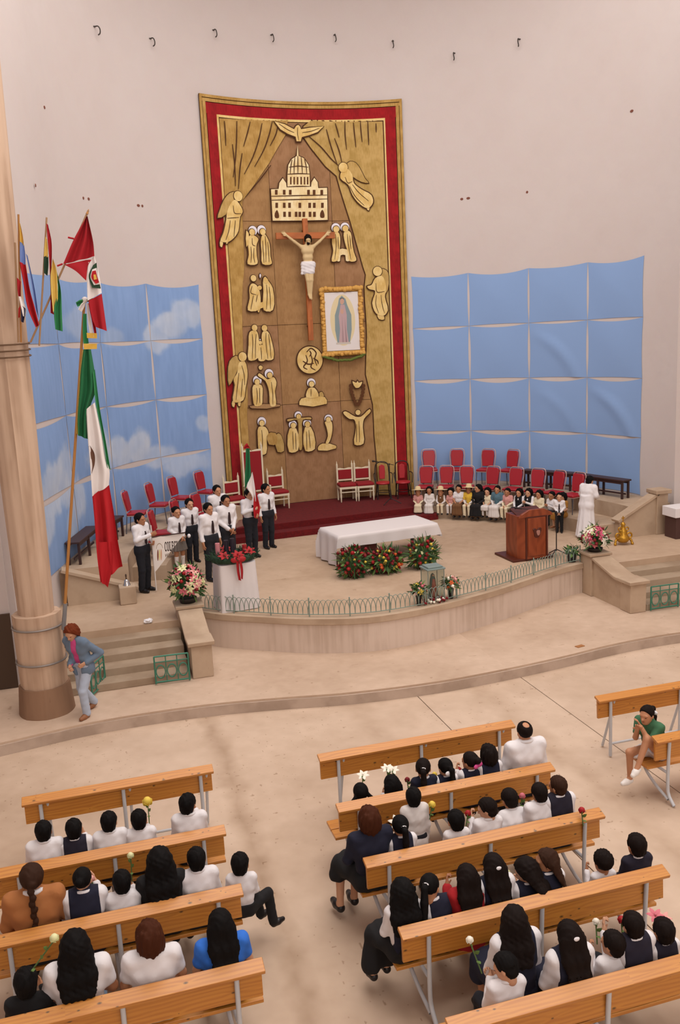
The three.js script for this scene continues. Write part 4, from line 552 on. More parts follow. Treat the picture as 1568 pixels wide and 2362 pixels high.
// ---------- concrete column with straps ----------
{ const cm = new THREE.MeshStandardMaterial({ roughness: 0.9, bumpMap: grainTex, bumpScale: 0.004, map: tex(512, 512, (u, v, c) => { const n = fbm(u * 18, v * 9, 141, 4) * 0.45 + fbm(u * 5, v * 16, 142, 4) * 0.5; mixc(c, rgb('#cdb199'), rgb('#9c7e66'), sm(0.35, 0.8, n)); }) });
  const r = thing('concrete_column', 'weathered board-marked concrete column at the left edge', 'column', [-7.42, PLATFORM_Y, 3.72]);
  const shaft = (n, R0, R1, y0, y1, fl) => { const g = new THREE.CylinderGeometry(R1, R0, y1 - y0, 56, 30); const p = g.attributes.position; for (let i = 0; i < p.count; i++) { const a = Math.atan2(p.getZ(i), p.getX(i)), k = 1 - fl * Math.pow(Math.abs(Math.sin(a * n / 2)), 0.6); p.setX(i, p.getX(i) * k); p.setZ(i, p.getZ(i) * k); } g.computeVertexNormals(); g.translate(0, (y0 + y1) / 2, 0); const uv = g.attributes.uv; for (let i = 0; i < uv.count; i++) uv.setXY(i, uv.getX(i) * 1.0, (uv.getY(i) * (y1 - y0) + y0) / 17); return g; };
  mesh('shaft', shaft(12, 0.27, 0.46, 1.6, 16.4, 0.07), cm, r); mesh('drum', shaft(10, 0.36, 0.37, 0.45, 1.62, 0.05), cm, r);
  mesh('plinth', shaft(8, 0.43, 0.39, 0, 0.46, 0.02), new THREE.MeshStandardMaterial({ roughness: 0.9, map: concreteTex('#8f6f57', '#6c503c', 145, 1) }), r);
  for (const y of [0.86, 1.42]) mesh('strap', new THREE.TorusGeometry(0.38, 0.016, 6, 40).rotateX(Math.PI / 2).translate(0, y, 0), std('#8d8580', 0.5, { metalness: 0.4 }), r);
  mesh('socket', cyl(0.035, 0.035, 0.36, 0.4, 1.05, 0.2, 10), std('#8a8886', 0.5, { metalness: 0.4 }), r); mesh('rope_binding', merge([0, 1, 2].map((i) => new THREE.TorusGeometry(0.345, 0.012, 5, 32).rotateX(Math.PI / 2 + 0.05).translate(0, 5.55 + i * 0.09, 0))), std('#6e5540', 0.9), r); }
// ---------- people: distance fields joined smoothly, meshed with surface nets ----------
function field(min, max, h) { const n = [0, 1, 2].map((i) => Math.ceil((max[i] - min[i]) / h) + 1); return { min, h, n, d: new Float32Array(n[0] * n[1] * n[2]).fill(0.09) }; }
function smin(a, b, k) { const m = Math.max(k - Math.abs(a - b), 0) / k; return Math.min(a, b) - m * m * k * 0.25; }
function splat(F, P) {
  const { min, h, n, d } = F, k = P.k ?? 0.04, mg = k + 0.05; let lo, hi;
  if (P.a) { const R = Math.max(P.ra, P.rb) + mg; lo = [0, 1, 2].map((i) => Math.min(P.a[i], P.b[i]) - R); hi = [0, 1, 2].map((i) => Math.max(P.a[i], P.b[i]) + R); }
  else if (P.c) { lo = P.c.map((c, i) => c - P.r[i] - mg); hi = P.c.map((c, i) => c + P.r[i] + mg); } else { lo = P.lo; hi = P.hi; }
  const s = lo.map((v, i) => Math.max(0, Math.floor((v - min[i]) / h))), e = hi.map((v, i) => Math.min(n[i] - 1, Math.ceil((v - min[i]) / h)));
  let bax, bay, baz, bb; if (P.a) { bax = P.b[0] - P.a[0]; bay = P.b[1] - P.a[1]; baz = P.b[2] - P.a[2]; bb = bax * bax + bay * bay + baz * baz || 1e-9; }
  for (let z = s[2]; z <= e[2]; z++) for (let y = s[1]; y <= e[1]; y++) for (let x = s[0]; x <= e[0]; x++) {
    const px = min[0] + x * h, py = min[1] + y * h, pz = min[2] + z * h; let v;
    if (P.a) { const ax = px - P.a[0], ay = py - P.a[1], az = pz - P.a[2]; let t = (ax * bax + ay * bay + az * baz) / bb; t = t < 0 ? 0 : t > 1 ? 1 : t; const qx = ax - bax * t, qy = ay - bay * t, qz = az - baz * t; v = Math.sqrt(qx * qx + qy * qy + qz * qz) - (P.ra + (P.rb - P.ra) * t); }
    else if (P.c) { const qx = (px - P.c[0]) / P.r[0], qy = (py - P.c[1]) / P.r[1], qz = (pz - P.c[2]) / P.r[2]; v = (Math.sqrt(qx * qx + qy * qy + qz * qz) - 1) * Math.min(P.r[0], P.r[1], P.r[2]); }
    else v = P.fn(px, py, pz);
    const i = (z * n[1] + y) * n[0] + x; d[i] = smin(d[i], v, k);
  }
}
function shape(F, fn) { const { min, h, n, d } = F; let i = 0; for (let z = 0; z < n[2]; z++) for (let y = 0; y < n[1]; y++) for (let x = 0; x < n[0]; x++, i++) if (d[i] < 0.05) d[i] = fn(min[0] + x * h, min[1] + y * h, min[2] + z * h, d[i]); }
function nets(F) {
  const { min, h, n, d } = F, nx = n[0], ny = n[1], nz = n[2], id = new Int32Array(nx * ny * nz).fill(-1), pos = [], idx = []; const sy = nx, sz = nx * ny;
  const off = [0, 1, sy, sy + 1, sz, sz + 1, sz + sy, sz + sy + 1], E = [[0, 1], [2, 3], [4, 5], [6, 7], [0, 2], [1, 3], [4, 6], [5, 7], [0, 4], [1, 5], [2, 6], [3, 7]];
  for (let z = 0; z < nz - 1; z++) for (let y = 0; y < ny - 1; y++) for (let x = 0; x < nx - 1; x++) {
    const b = z * sz + y * sy + x; let m = 0; for (let k = 0; k < 8; k++) if (d[b + off[k]] < 0) m |= 1 << k; if (m === 0 || m === 255) continue;
    let c = 0, X = 0, Y = 0, Z = 0; for (const [p, q] of E) { const ip = (m >> p) & 1, iq = (m >> q) & 1; if (ip === iq) continue; const dp = d[b + off[p]], dq = d[b + off[q]], t = dp / (dp - dq); X += (p & 1) + t * ((q & 1) - (p & 1)); Y += ((p >> 1) & 1) + t * (((q >> 1) & 1) - ((p >> 1) & 1)); Z += (p >> 2) + t * ((q >> 2) - (p >> 2)); c++; }
    id[b] = pos.length / 3; pos.push(min[0] + (x + X / c) * h, min[1] + (y + Y / c) * h, min[2] + (z + Z / c) * h);
  }
  const quad = (a, b, c, e, flip) => { if (a < 0 || b < 0 || c < 0 || e < 0) return; if (flip) idx.push(a, c, b, a, e, c); else idx.push(a, b, c, a, c, e); };
  for (let z = 1; z < nz - 1; z++) for (let y = 1; y < ny - 1; y++) for (let x = 1; x < nx - 1; x++) {
    const b = z * sz + y * sy + x, s = d[b] < 0;
    if (s !== d[b + 1] < 0) quad(id[b], id[b - sy], id[b - sy - sz], id[b - sz], s);
    if (s !== d[b + sy] < 0) quad(id[b], id[b - sz], id[b - sz - 1], id[b - 1], s);
    if (s !== d[b + sz] < 0) quad(id[b], id[b - 1], id[b - 1 - sy], id[b - sy], s);
  }
  const g = new THREE.BufferGeometry(); g.setAttribute('position', new THREE.Float32BufferAttribute(pos, 3)); g.setIndex(idx); g.setAttribute('uv', new THREE.Float32BufferAttribute(pos.length / 3 * 2 ? pos.filter((_, i) => i % 3 !== 2).map((v) => v * 6) : [], 2)); g.computeVertexNormals(); return g;
}
function build(prims, h, post) { const lo = [9, 9, 9], hi = [-9, -9, -9]; for (const P of prims) for (let i = 0; i < 3; i++) { if (P.a) { const R = Math.max(P.ra, P.rb); lo[i] = Math.min(lo[i], P.a[i] - R, P.b[i] - R); hi[i] = Math.max(hi[i], P.a[i] + R, P.b[i] + R); } else if (P.c) { lo[i] = Math.min(lo[i], P.c[i] - P.r[i]); hi[i] = Math.max(hi[i], P.c[i] + P.r[i]); } else { lo[i] = Math.min(lo[i], P.lo[i]); hi[i] = Math.max(hi[i], P.hi[i]); } }
  const m = 3 * h + 0.01, F = field(lo.map((v) => v - m), hi.map((v) => v + m), h); for (const P of prims) splat(F, P); if (post) shape(F, post); return nets(F); }
const cap = (a, b, ra, rb = ra, k = 0.04) => ({ a, b, ra, rb, k }), ell = (c, r, k = 0.02) => ({ c, r, k });
const add = (a, b) => [a[0] + b[0], a[1] + b[1], a[2] + b[2]], mul = (a, s) => [a[0] * s, a[1] * s, a[2] * s], lerp3 = (a, b, t) => [a[0] + (b[0] - a[0]) * t, a[1] + (b[1] - a[1]) * t, a[2] + (b[2] - a[2]) * t];
// head: centre at the origin, face to +z
const headPrims = [ell([0, 0.03, -0.012], [0.074, 0.084, 0.092]), ell([0, -0.045, 0.018], [0.054, 0.062, 0.064], 0.05), ell([0, -0.088, 0.048], [0.028, 0.022, 0.028], 0.03), cap([0, 0.0, 0.078], [0, -0.028, 0.098], 0.009, 0.014, 0.015), ell([0.077, -0.008, -0.012], [0.011, 0.028, 0.018], 0.008), ell([-0.077, -0.008, -0.012], [0.011, 0.028, 0.018], 0.008), ell([0, 0.022, 0.072], [0.05, 0.012, 0.014], 0.02), cap([0, -0.052, -0.016], [0, -0.1, -0.018], 0.046, 0.046, 0.03)];
const HEAD = build(headPrims, 0.0085);
const EYES = merge([-1, 1].map((s) => ball(0.0095, s * 0.031, 0.0, 0.0755, 1.25, 0.75, 0.8, 8, 6)).concat([-1, 1].map((s) => rod([s * 0.016, 0.026, 0.083], [s * 0.046, 0.025, 0.072], 0.003, 5))));
const MOUTH = ball(0.02, 0, -0.06, 0.078, 1, 0.28, 0.45, 8, 6);
const fuzz = (x, y, z, a) => a * (Math.sin(x * 210 + y * 60) * Math.sin(z * 190 - y * 50) + 0.6 * Math.sin(x * 90 - z * 120 + y * 25));
const faceCut = (x, y, z, d, lowY = -0.06, front = 0.012) => Math.max(d, z * 0.85 - y * 0.53 - front, lowY - y);
const skull = (g = 0.011, k = 0.02) => ell([0, 0.034, -0.014], [0.076 + g, 0.084 + g, 0.094 + g], k);
function chain(pts, rs, k = 0.03) { const o = []; for (let i = 0; i + 1 < pts.length; i++) o.push(cap(pts[i], pts[i + 1], rs[i], rs[i + 1], k)); return o; }
const HAIR = {};
const hairDefs = {
  short: () => build([skull(), ell([0, -0.03, -0.045], [0.07, 0.06, 0.06], 0.02)], 0.009, (x, y, z, d) => faceCut(x, y, z, d + fuzz(x * 0.9, y * 0.7, z * 0.9, 0.0042), -0.082, 0.012 + 0.008 * Math.sin(x * 75))),
  spiky: () => build([skull(0.015)], 0.009, (x, y, z, d) => faceCut(x, y, z, d + fuzz(x * 0.8, y, z * 0.8, 0.007) * (y > 0.06 ? 1 : 0.4), -0.05)),
  balding: () => build([skull(0.008)], 0.009, (x, y, z, d) => Math.max(faceCut(x, y, z, d + fuzz(x, y, z, 0.002), -0.06), 0.042 - Math.hypot(x, (z + 0.05) * 0.9, y - 0.115))),
  bob: () => build([skull(0.02), ell([0, -0.03, -0.035], [0.102, 0.105, 0.088], 0.03)], 0.01, (x, y, z, d) => Math.max(faceCut(x, y, z, d + fuzz(x * 0.6, y * 0.5, z * 0.6, 0.007), -0.15, 0.02), -0.12 - y + 0.012 * Math.sin(x * 90))),
  long: () => build([skull(0.016), ...[-0.055, 0, 0.055].flatMap((x) => chain([[x, 0, -0.06], [x * 1.2, -0.13, -0.1], [x * 1.25, -0.25, -0.142], [x * 0.9, -0.37, -0.15]], [0.055, 0.05, 0.042, 0.022], 0.03))], 0.011, (x, y, z, d) => Math.max(d + fuzz(x, y * 0.15, z, 0.004), z * 0.85 - y * 0.53 - (y > -0.02 ? 0.014 : -0.02))),
  curly: () => build([skull(0.026), ell([0, -0.03, -0.045], [0.11, 0.11, 0.085], 0.04), ...[-0.065, 0, 0.065].flatMap((x) => chain([[x, -0.05, -0.065], [x * 1.25, -0.16, -0.11], [x * 1.15, -0.27, -0.14], [x * 0.9, -0.37, -0.145]], [0.055, 0.055, 0.048, 0.022], 0.04))], 0.0105, (x, y, z, d) => Math.max(d + 0.0055 * Math.sin(x * 120 + 2.5 * Math.sin(y * 45)) * Math.sin(y * 50 + z * 60 + x * 30), z * 0.85 - y * 0.53 - (y > -0.02 ? 0.02 : -0.005))),
  ponytail: () => build([skull(0.009), ...chain([[0, 0.05, -0.105], [0, 0.03, -0.15], [0, -0.09, -0.165], [0, -0.24, -0.165], [0, -0.32, -0.155]], [0.024, 0.03, 0.034, 0.026, 0.01], 0.015)], 0.009, (x, y, z, d) => (z < -0.112 ? d + fuzz(x, y * 0.2, z, 0.003) : faceCut(x, y, z, d + fuzz(x, y * 0.2, z, 0.0018), -0.05))),
  braid: () => build([skull(0.02), ...Array.from({ length: 9 }, (_, i) => ell([0.006 * (i % 2 ? 1 : -1), 0.02 - i * 0.05, -0.13 - Math.min(0.03, i * 0.012)], [0.032 - i * 0.0012, 0.03, 0.026], 0.012))], 0.009, (x, y, z, d) => (z < -0.105 || y < -0.06 ? d + fuzz(x, y, z, 0.003) : faceCut(x, y, z, d + fuzz(x, y, z, 0.003), -0.07))),
  bun: () => build([skull(0.009), ell([0, 0.05, -0.125], [0.042, 0.04, 0.036], 0.012)], 0.009, (x, y, z, d) => (z < -0.108 ? d : faceCut(x, y, z, d + fuzz(x, y, z, 0.0018), -0.055))),
  pigtails: () => build([skull(0.011), ...[-1, 1].flatMap((s) => chain([[s * 0.075, 0.0, -0.06], [s * 0.105, -0.05, -0.07], [s * 0.1, -0.18, -0.075]], [0.022, 0.03, 0.012], 0.012))], 0.009, (x, y, z, d) => (Math.abs(x) > 0.088 ? d : faceCut(x, y, z, d + fuzz(x, y, z, 0.002), -0.055))),
};
const hairOf = (k) => (HAIR[k] ||= hairDefs[k]());
// hands: wrist at the origin, fingers along +y, palm faces +z, thumb on +x
function makeHand(curl, h) {
  const P = [cap([0, -0.01, 0], [0, 0.02, 0], 0.024, 0.026, 0.02), ell([0, 0.052, 0.002], [0.037, 0.042, 0.015], 0.02)];
  [[-0.03, 0.06, 0.85], [-0.0105, 0.072, 1], [0.0105, 0.074, 1.06], [0.03, 0.07, 0.95]].forEach(([x, y, l], i) => { let p = [x, y + 0.012, 0], a = curl * 0.25 + 0.08 * (i === 0 ? 1 : 0); for (const [s, r, t] of [[0.036, 0.0092, 0.0088], [0.024, 0.0088, 0.008], [0.019, 0.008, 0.007]]) { const q = [p[0] + x * 0.06, p[1] + Math.cos(a) * s * l, p[2] + Math.sin(a) * s * l]; P.push(cap(p, q, r, t, 0.006)); p = q; a += curl; } });
  P.push(cap([0.022, 0.022, 0.004], [0.052, 0.05, 0.018], 0.0135, 0.0105, 0.012), cap([0.052, 0.05, 0.018], [0.056, 0.08, 0.026 + curl * 0.012], 0.0105, 0.008, 0.006));
  return build(P, h);
}
const HANDS = { relaxed: makeHand(0.35, 0.0062), grip: makeHand(1.15, 0.0062) };
const mirrored = {}; for (const k in HANDS) { const g = HANDS[k].clone(); g.scale(-1, 1, 1); const ix = g.index.array; for (let i = 0; i < ix.length; i += 3) { const t = ix[i]; ix[i] = ix[i + 1]; ix[i + 1] = t; } g.computeVertexNormals(); mirrored[k] = g; }
// poses: pelvis-based joints in metres for a 1.58 m person facing +z (left is +x)
function skeleton(o) {
  const stand = o.stand, base = stand ? (o.hip ?? 0.84) : 0.09, lean = o.lean || 0, side = o.side || 0, up0 = [Math.sin(side), Math.cos(lean), Math.sin(lean)], L = Math.hypot(...up0), up = mul(up0, 1 / L), pel = [0, base, 0], J = { up, pel, wa: add(pel, mul(up, 0.17)), ch: add(pel, mul(up, 0.33)), nk: add(pel, mul(up, 0.475)) };
  const sh = add(pel, mul(up, 0.435)), tw = o.twist || 0; J.tw = tw; J.sh = [1, -1].map((s) => add(sh, [s * 0.16 * Math.cos(tw), 0, -s * 0.16 * Math.sin(tw)]));
  J.hi = [1, -1].map((s) => [s * 0.08, base - 0.01, 0]);
  const rel = (a) => add(a, [0, base, 0]);
  if (stand) { J.kn = (o.kn || [[0.088, -0.4, 0.02], [-0.088, -0.4, 0.02]]).map(rel); J.an = (o.an || [[0.09, -0.77, -0.02], [-0.09, -0.77, -0.02]]).map(rel); }
  else { J.kn = (o.kn || [[0.1, 0.01, 0.38], [-0.1, 0.01, 0.38]]).map(rel); J.an = (o.an || [[0.1, -0.38, 0.34], [-0.1, -0.38, 0.34]]).map(rel); }
  J.to = (o.to || J.an.map((a) => add(a, [a[0] * 0.12 - 0, -0.04, 0.15]).map((v, i) => (i === 1 ? v - base : v)))).map(rel);
  J.el = (o.el || (stand ? [[0.2, 0.19, -0.03], [-0.2, 0.19, -0.03]] : [[0.22, 0.2, 0.05], [-0.22, 0.2, 0.05]])).map(rel);
  J.wr = (o.wr || (stand ? [[0.21, -0.03, 0.03], [-0.21, -0.03, 0.03]] : [[0.08, 0.09, 0.25], [-0.08, 0.09, 0.25]])).map(rel);
  J.hand = o.hand || ['relaxed', 'relaxed']; J.nw = o.narrow || 1; if (o.narrow) for (const k of ['sh', 'el', 'wr', 'hi']) J[k] = J[k].map((a) => [a[0] * o.narrow, a[1], a[2]]); return J;
}
const POSES = {
  sit: {}, sitL: { el: [[0.2, 0.2, 0.1], [-0.2, 0.2, 0.06]], wr: [[0.12, 0.36, 0.27], [-0.08, 0.09, 0.25]], hand: ['grip', 'relaxed'] }, sitR: { el: [[0.2, 0.2, 0.06], [-0.2, 0.2, 0.1]], wr: [[0.08, 0.09, 0.25], [-0.12, 0.36, 0.27]], hand: ['relaxed', 'grip'] },
  sitBoth: { el: [[0.2, 0.19, 0.08], [-0.2, 0.19, 0.08]], wr: [[0.045, 0.3, 0.28], [-0.045, 0.3, 0.28]], hand: ['grip', 'grip'] }, sitBow: { lean: 0.32, wr: [[0.06, 0.12, 0.3], [-0.06, 0.12, 0.3]] }, sitTilt: { side: 0.14, lean: 0.08 }, sitTiltR: { side: -0.14, lean: 0.1 },
  sitSide: { kn: [[-0.2, 0.02, 0.33], [-0.36, 0.02, 0.18]], an: [[-0.27, -0.38, 0.36], [-0.4, -0.38, 0.14]], to: [[-0.38, -0.42, 0.44], [-0.54, -0.42, 0.2]], wr: [[-0.02, 0.09, 0.25], [-0.22, 0.2, 0.26]], hand: ['relaxed', 'grip'], twist: -0.15 },
  sitEdge: { kn: [[0.22, 0.0, 0.32], [0.05, 0.01, 0.37]], an: [[0.26, -0.38, 0.24], [0.1, -0.38, 0.3]], twist: 0.08 },
  sitKnee: { lean: 0.3, kn: [[0.12, 0.3, 0.34], [-0.12, 0.04, 0.38]], an: [[0.1, -0.05, 0.5], [-0.14, -0.36, 0.34]], to: [[0.1, -0.14, 0.6], [-0.15, -0.4, 0.48]], el: [[0.14, 0.24, 0.3], [-0.12, 0.22, 0.26]], wr: [[0.05, 0.44, 0.36], [-0.02, 0.4, 0.36]], hand: ['relaxed', 'relaxed'] },
  stand: { stand: 1 }, clasp: { stand: 1, el: [[0.21, 0.2, -0.02], [-0.21, 0.2, -0.02]], wr: [[0.05, 0.02, 0.15], [-0.05, 0.02, 0.15]] },
  pole: { stand: 1, el: [[0.2, 0.2, 0.04], [-0.22, 0.22, 0.05]], wr: [[0.04, 0.16, 0.24], [-0.04, 0.3, 0.25]], hand: ['grip', 'grip'] },
  reachL: { stand: 1, el: [[0.24, 0.2, 0.06], [-0.2, 0.19, -0.03]], wr: [[0.16, 0.16, 0.27], [-0.21, -0.03, 0.03]], hand: ['grip', 'relaxed'] },
  walk: { stand: 1, hip: 0.82, lean: 0.22, side: -0.06, kn: [[0.07, -0.38, 0.15], [-0.08, -0.39, 0.02]], an: [[0.08, -0.75, 0.12], [-0.09, -0.72, -0.24]], to: [[0.09, -0.79, 0.27], [-0.1, -0.79, -0.12]], el: [[0.24, 0.19, -0.14], [-0.24, 0.17, -0.06]], wr: [[0.14, 0.09, 0.08], [-0.08, 0.06, 0.2]], hand: ['grip', 'grip'] },
  stoop: { stand: 1, hip: 0.83, lean: 0.22, kn: [[0.1, -0.4, 0.08], [-0.1, -0.4, 0.0]], an: [[0.1, -0.76, 0.06], [-0.1, -0.76, -0.1]], el: [[0.21, 0.24, 0.1], [-0.21, 0.24, 0.1]], wr: [[0.1, 0.16, 0.3], [-0.1, 0.16, 0.3]] },
  cross: { stand: 1, kn: [[0.05, -0.4, 0.06], [-0.05, -0.4, 0.07]], an: [[0.025, -0.76, 0.02], [-0.03, -0.75, 0.03]], to: [[0.02, -0.88, 0.08], [-0.02, -0.86, 0.1]], el: [[0.33, 0.56, 0.01], [-0.33, 0.56, 0.01]], wr: [[0.52, 0.72, -0.02], [-0.52, 0.72, -0.02]] },
};
for (const k of Object.keys(POSES)) if (/^sit|^stand$/.test(k)) POSES[k + 'N'] = { ...POSES[k], narrow: 0.83 };   // slighter build
const SK = {}; const skel = (k) => (SK[k] ||= skeleton(POSES[k]));
function torsoPrims(J, g, wide = 1) {
  const c = Math.cos(J.tw), s = Math.sin(J.tw), pm = (p, w, r, k = 0.075) => cap(add(p, [w * wide * J.nw * c, 0, -w * wide * s]), add(p, [-w * wide * J.nw * c, 0, w * wide * s]), r + g, r + g, k);
  return [cap(J.hi[0], J.hi[1], 0.09 + g, 0.09 + g, 0.075), pm(J.wa, 0.06, 0.084), pm(J.ch, 0.082, 0.09), cap(J.sh[0], J.sh[1], 0.054 + g, 0.054 + g, 0.06), cap(J.ch, add(J.nk, mul(J.up, -0.02)), 0.08 + g, 0.05 + g, 0.06)];
}
function armPrims(J, g, end = 2) { const o = []; for (let s = 0; s < 2; s++) { if (end >= 1) o.push(cap(J.sh[s], J.el[s], 0.045 + g, 0.038 + g, 0.03)); else o.push(cap(J.sh[s], lerp3(J.sh[s], J.el[s], end), 0.048 + g, 0.046 + g, 0.03)); if (end > 1) o.push(cap(J.el[s], lerp3(J.el[s], J.wr[s], end - 1), 0.036 + g, 0.027 + g + 0.004, 0.02)); } return o; }
function legPrims(J, g, lower = 1) { const o = []; for (let s = 0; s < 2; s++) { o.push(cap(J.hi[s], J.kn[s], 0.078 + g, 0.054 + g, 0.04)); if (lower > 0) o.push(cap(J.kn[s], lerp3(J.kn[s], J.an[s], lower), 0.052 + g, 0.052 + g + (0.034 - 0.052) * lower + (g > 0.01 ? 0.012 : 0), 0.02)); } return o; }
const folds = (x, y, z, a) => a * (Math.sin(y * 62 + 5 * Math.sin(x * 14) + z * 18) * 0.6 + Math.sin(x * 55 - y * 30 + z * 22) * 0.4);
const GEO = {};
function garment(pose, kind) {
  const key = pose + '|' + kind; if (GEO[key]) return GEO[key]; const J = skel(pose), up = J.up, along = (x, y, z, p) => (x - p[0]) * up[0] + (y - p[1]) * up[1] + (z - p[2]) * up[2]; const H = 0.0165; let g;
  const neckCut = (x, y, z, d) => Math.max(d, 0.06 - Math.hypot(x - J.nk[0] - up[0] * 0.066, y - J.nk[1] - up[1] * 0.066, z - J.nk[2] - up[2] * 0.066 - 0.024));
  if (kind === 'skin') { g = build([...torsoPrims(J, -0.004), ...armPrims(J, 0), ...legPrims(J, 0), cap(J.nk, add(J.nk, add(mul(up, 0.075), [0, 0, 0.008])), 0.05, 0.046, 0.03), ...[0, 1].map((s) => cap(add(J.an[s], [0, -0.01, 0]), J.to[s], 0.034, 0.026, 0.02))], 0.0175); }
  else if (kind === 'shirt' || kind === 'tee' || kind === 'sleeveless' || kind === 'jacket') {
    const e = { shirt: 1.96, tee: 0.62, sleeveless: 0.12, jacket: 1.95 }[kind], gr = { shirt: 0.014, tee: 0.015, sleeveless: 0.024, jacket: 0.026 }[kind], hem = kind === 'jacket' ? -0.12 : kind === 'tee' ? -0.07 : -0.035;
    const P = kind === 'sleeveless' ? torsoPrims(J, gr) : [...torsoPrims(J, gr, 1.05), ...armPrims(J, kind === 'jacket' ? 0.02 : 0.011, e)]; if (kind === 'jacket') P.push(cap(add(J.pel, [0.05, -0.08, 0]), add(J.pel, [-0.05, -0.08, 0]), 0.13, 0.13, 0.05));
    g = build(P, H, (x, y, z, d) => { let v = neckCut(x, y, z, d + folds(x, y, z, 0.0035)); v = Math.max(v, hem - along(x, y, z, J.pel)); if (kind === 'jacket') { const f = along(x, y, z, J.pel); if (z - J.pel[2] - f * J.up[2] > 0.05) v = Math.max(v, 0.05 - Math.abs(x)); } if (kind === 'sleeveless') v = Math.max(v, Math.abs(x * Math.cos(J.tw) - z * Math.sin(J.tw)) - 0.155 * J.nw - 0.004, along(x, y, z, J.nk) > -0.12 ? 0.03 - Math.hypot(x, z - J.nk[2] - 0.12) : -1); return v; });
  } else if (kind === 'trousers') g = build([cap(J.hi[0], J.hi[1], 0.108, 0.108, 0.06), cap(add(J.wa, [0.064, -0.07, 0]), add(J.wa, [-0.064, -0.07, 0]), 0.106, 0.106, 0.06), ...legPrims(J, 0.017)], H, (x, y, z, d) => Math.max(d + folds(x, y, z, 0.003), along(x, y, z, J.pel) - 0.09));
  else if (kind === 'shorts') g = build([cap(J.hi[0], J.hi[1], 0.11, 0.11, 0.05), ...[0, 1].map((s) => cap(J.hi[s], lerp3(J.hi[s], J.kn[s], 0.72), 0.1, 0.1, 0.03))], H, (x, y, z, d) => Math.max(d + folds(x, y, z, 0.003), along(x, y, z, J.pel) - 0.09));
  else if (kind === 'skirt' || kind === 'gown') {
    const long = kind === 'gown';
    if (POSES[pose].stand) { const hem = long ? J.an[0][1] + 0.01 : J.pel[1] - 0.33, top = J.pel[1] + 0.1, R1 = long ? 0.26 : 0.225; g = build([{ lo: [-0.34, hem - 0.05, -0.34], hi: [0.34, top + 0.06, 0.34], k: 0.01, fn: (x, y, z) => { const t = Math.max(0, Math.min(1, (top - y) / (top - hem))), a = Math.atan2(z, x), R = 0.125 + (R1 - 0.125) * Math.pow(t, 0.8) + (0.004 + 0.014 * t) * Math.sin(a * (long ? 11 : 15)); const zc = (J.an[0][2] + J.an[1][2]) / 2 * t; const q = Math.hypot(x, (z - zc) * 1.2) - R; return Math.max(q, y - top, hem - y); } }], H); }
    else { const km = lerp3(J.kn[0], J.kn[1], 0.5), hm = J.pel, dr = long ? 0.3 : 0.1; g = build([cap(J.hi[0], J.hi[1], 0.112, 0.112, 0.05), cap(hm, km, 0.105, 0.095, 0.05), ...[0, 1].flatMap((s) => [cap(J.hi[s], J.kn[s], 0.1, 0.085, 0.05), cap(add(J.kn[s], [0, -0.02, 0.0]), add(lerp3(J.kn[s], J.an[s], dr / 0.38), [(s ? -1 : 1) * 0.02, 0, 0.01]), 0.08, long ? 0.105 : 0.085, 0.05)]), cap(km, add(km, [0, -dr, 0.0]), 0.085, 0.1, 0.05)], H, (x, y, z, d) => Math.max(d + 0.004 * Math.sin(x * 70), along(x, y, z, J.pel) - 0.1, (km[1] - dr - 0.06) - y)); }
  } else if (kind === 'shawl') g = build([...torsoPrims(J, 0.03).slice(2), ...armPrims(J, 0.03, 0.8), cap(add(J.wa, [0, -0.02, 0.05]), add(J.ch, [0, 0, 0.05]), 0.1, 0.13, 0.05)], H, (x, y, z, d) => Math.max(neckCut(x, y, z, d + folds(x, y, z, 0.004)), (0.06 + Math.abs(x) * 0.9) - along(x, y, z, J.pel)));
  else if (kind === 'robe') { const hem = J.an[0][1] - 0.03; g = build([...torsoPrims(J, 0.03, 1.1), ...armPrims(J, 0.034, 1.9), { lo: [-0.34, hem - 0.05, -0.36], hi: [0.34, J.wa[1] + 0.1, 0.36], k: 0.06, fn: (x, y, z) => { const t = Math.max(0, Math.min(1, (J.wa[1] - y) / (J.wa[1] - hem))), zc = J.wa[2] * (1 - t), a = Math.atan2(z - zc, x), R = 0.15 + 0.1 * t + (0.003 + 0.014 * t) * Math.sin(a * 9); return Math.max(Math.hypot(x, (z - zc) * 1.1) - R, y - J.wa[1] - 0.06, hem - y); } }], H, (x, y, z, d) => neckCut(x, y, z, d + folds(x, y, z, 0.0018))); }
  else if (/^(shoes|socks)/.test(kind)) { const side = +kind.slice(-1), P = []; kind = kind.slice(0, 5); for (let s = 0; s < 2; s++) { if (s !== side) continue; if (kind === 'socks') P.push(cap(lerp3(J.kn[s], J.an[s], 0.25), J.an[s], 0.053, 0.04, 0.02)); else { const a = add(J.an[s], [0, -0.035, -0.01]), t = J.to[s]; P.push(cap(a, lerp3(a, t, 0.5), 0.043, 0.044, 0.02), cap(lerp3(a, t, 0.5), t, 0.044, 0.032, 0.02)); } } g = build(P, 0.011); }
  else if (kind === 'loincloth') g = build([cap(J.hi[0], J.hi[1], 0.115, 0.115, 0.05), ...[0, 1].map((s) => cap(J.hi[s], lerp3(J.hi[s], J.kn[s], 0.45), 0.1, 0.092, 0.04)), cap([-0.16, J.pel[1], 0.05], [-0.19, J.pel[1] - 0.24, 0.04], 0.04, 0.03, 0.03)], H, (x, y, z, d) => Math.max(d + 0.005 * Math.sin(y * 80 + x * 30), along(x, y, z, J.pel) - 0.07));
  return (GEO[key] = g);
}
function orient(dir, palm) { const y = V(dir).normalize(), z = V(palm).addScaledVector(y, -V(palm).dot(y)).normalize(), x = new THREE.Vector3().crossVectors(y, z); return new THREE.Matrix4().makeBasis(x, y, z); }
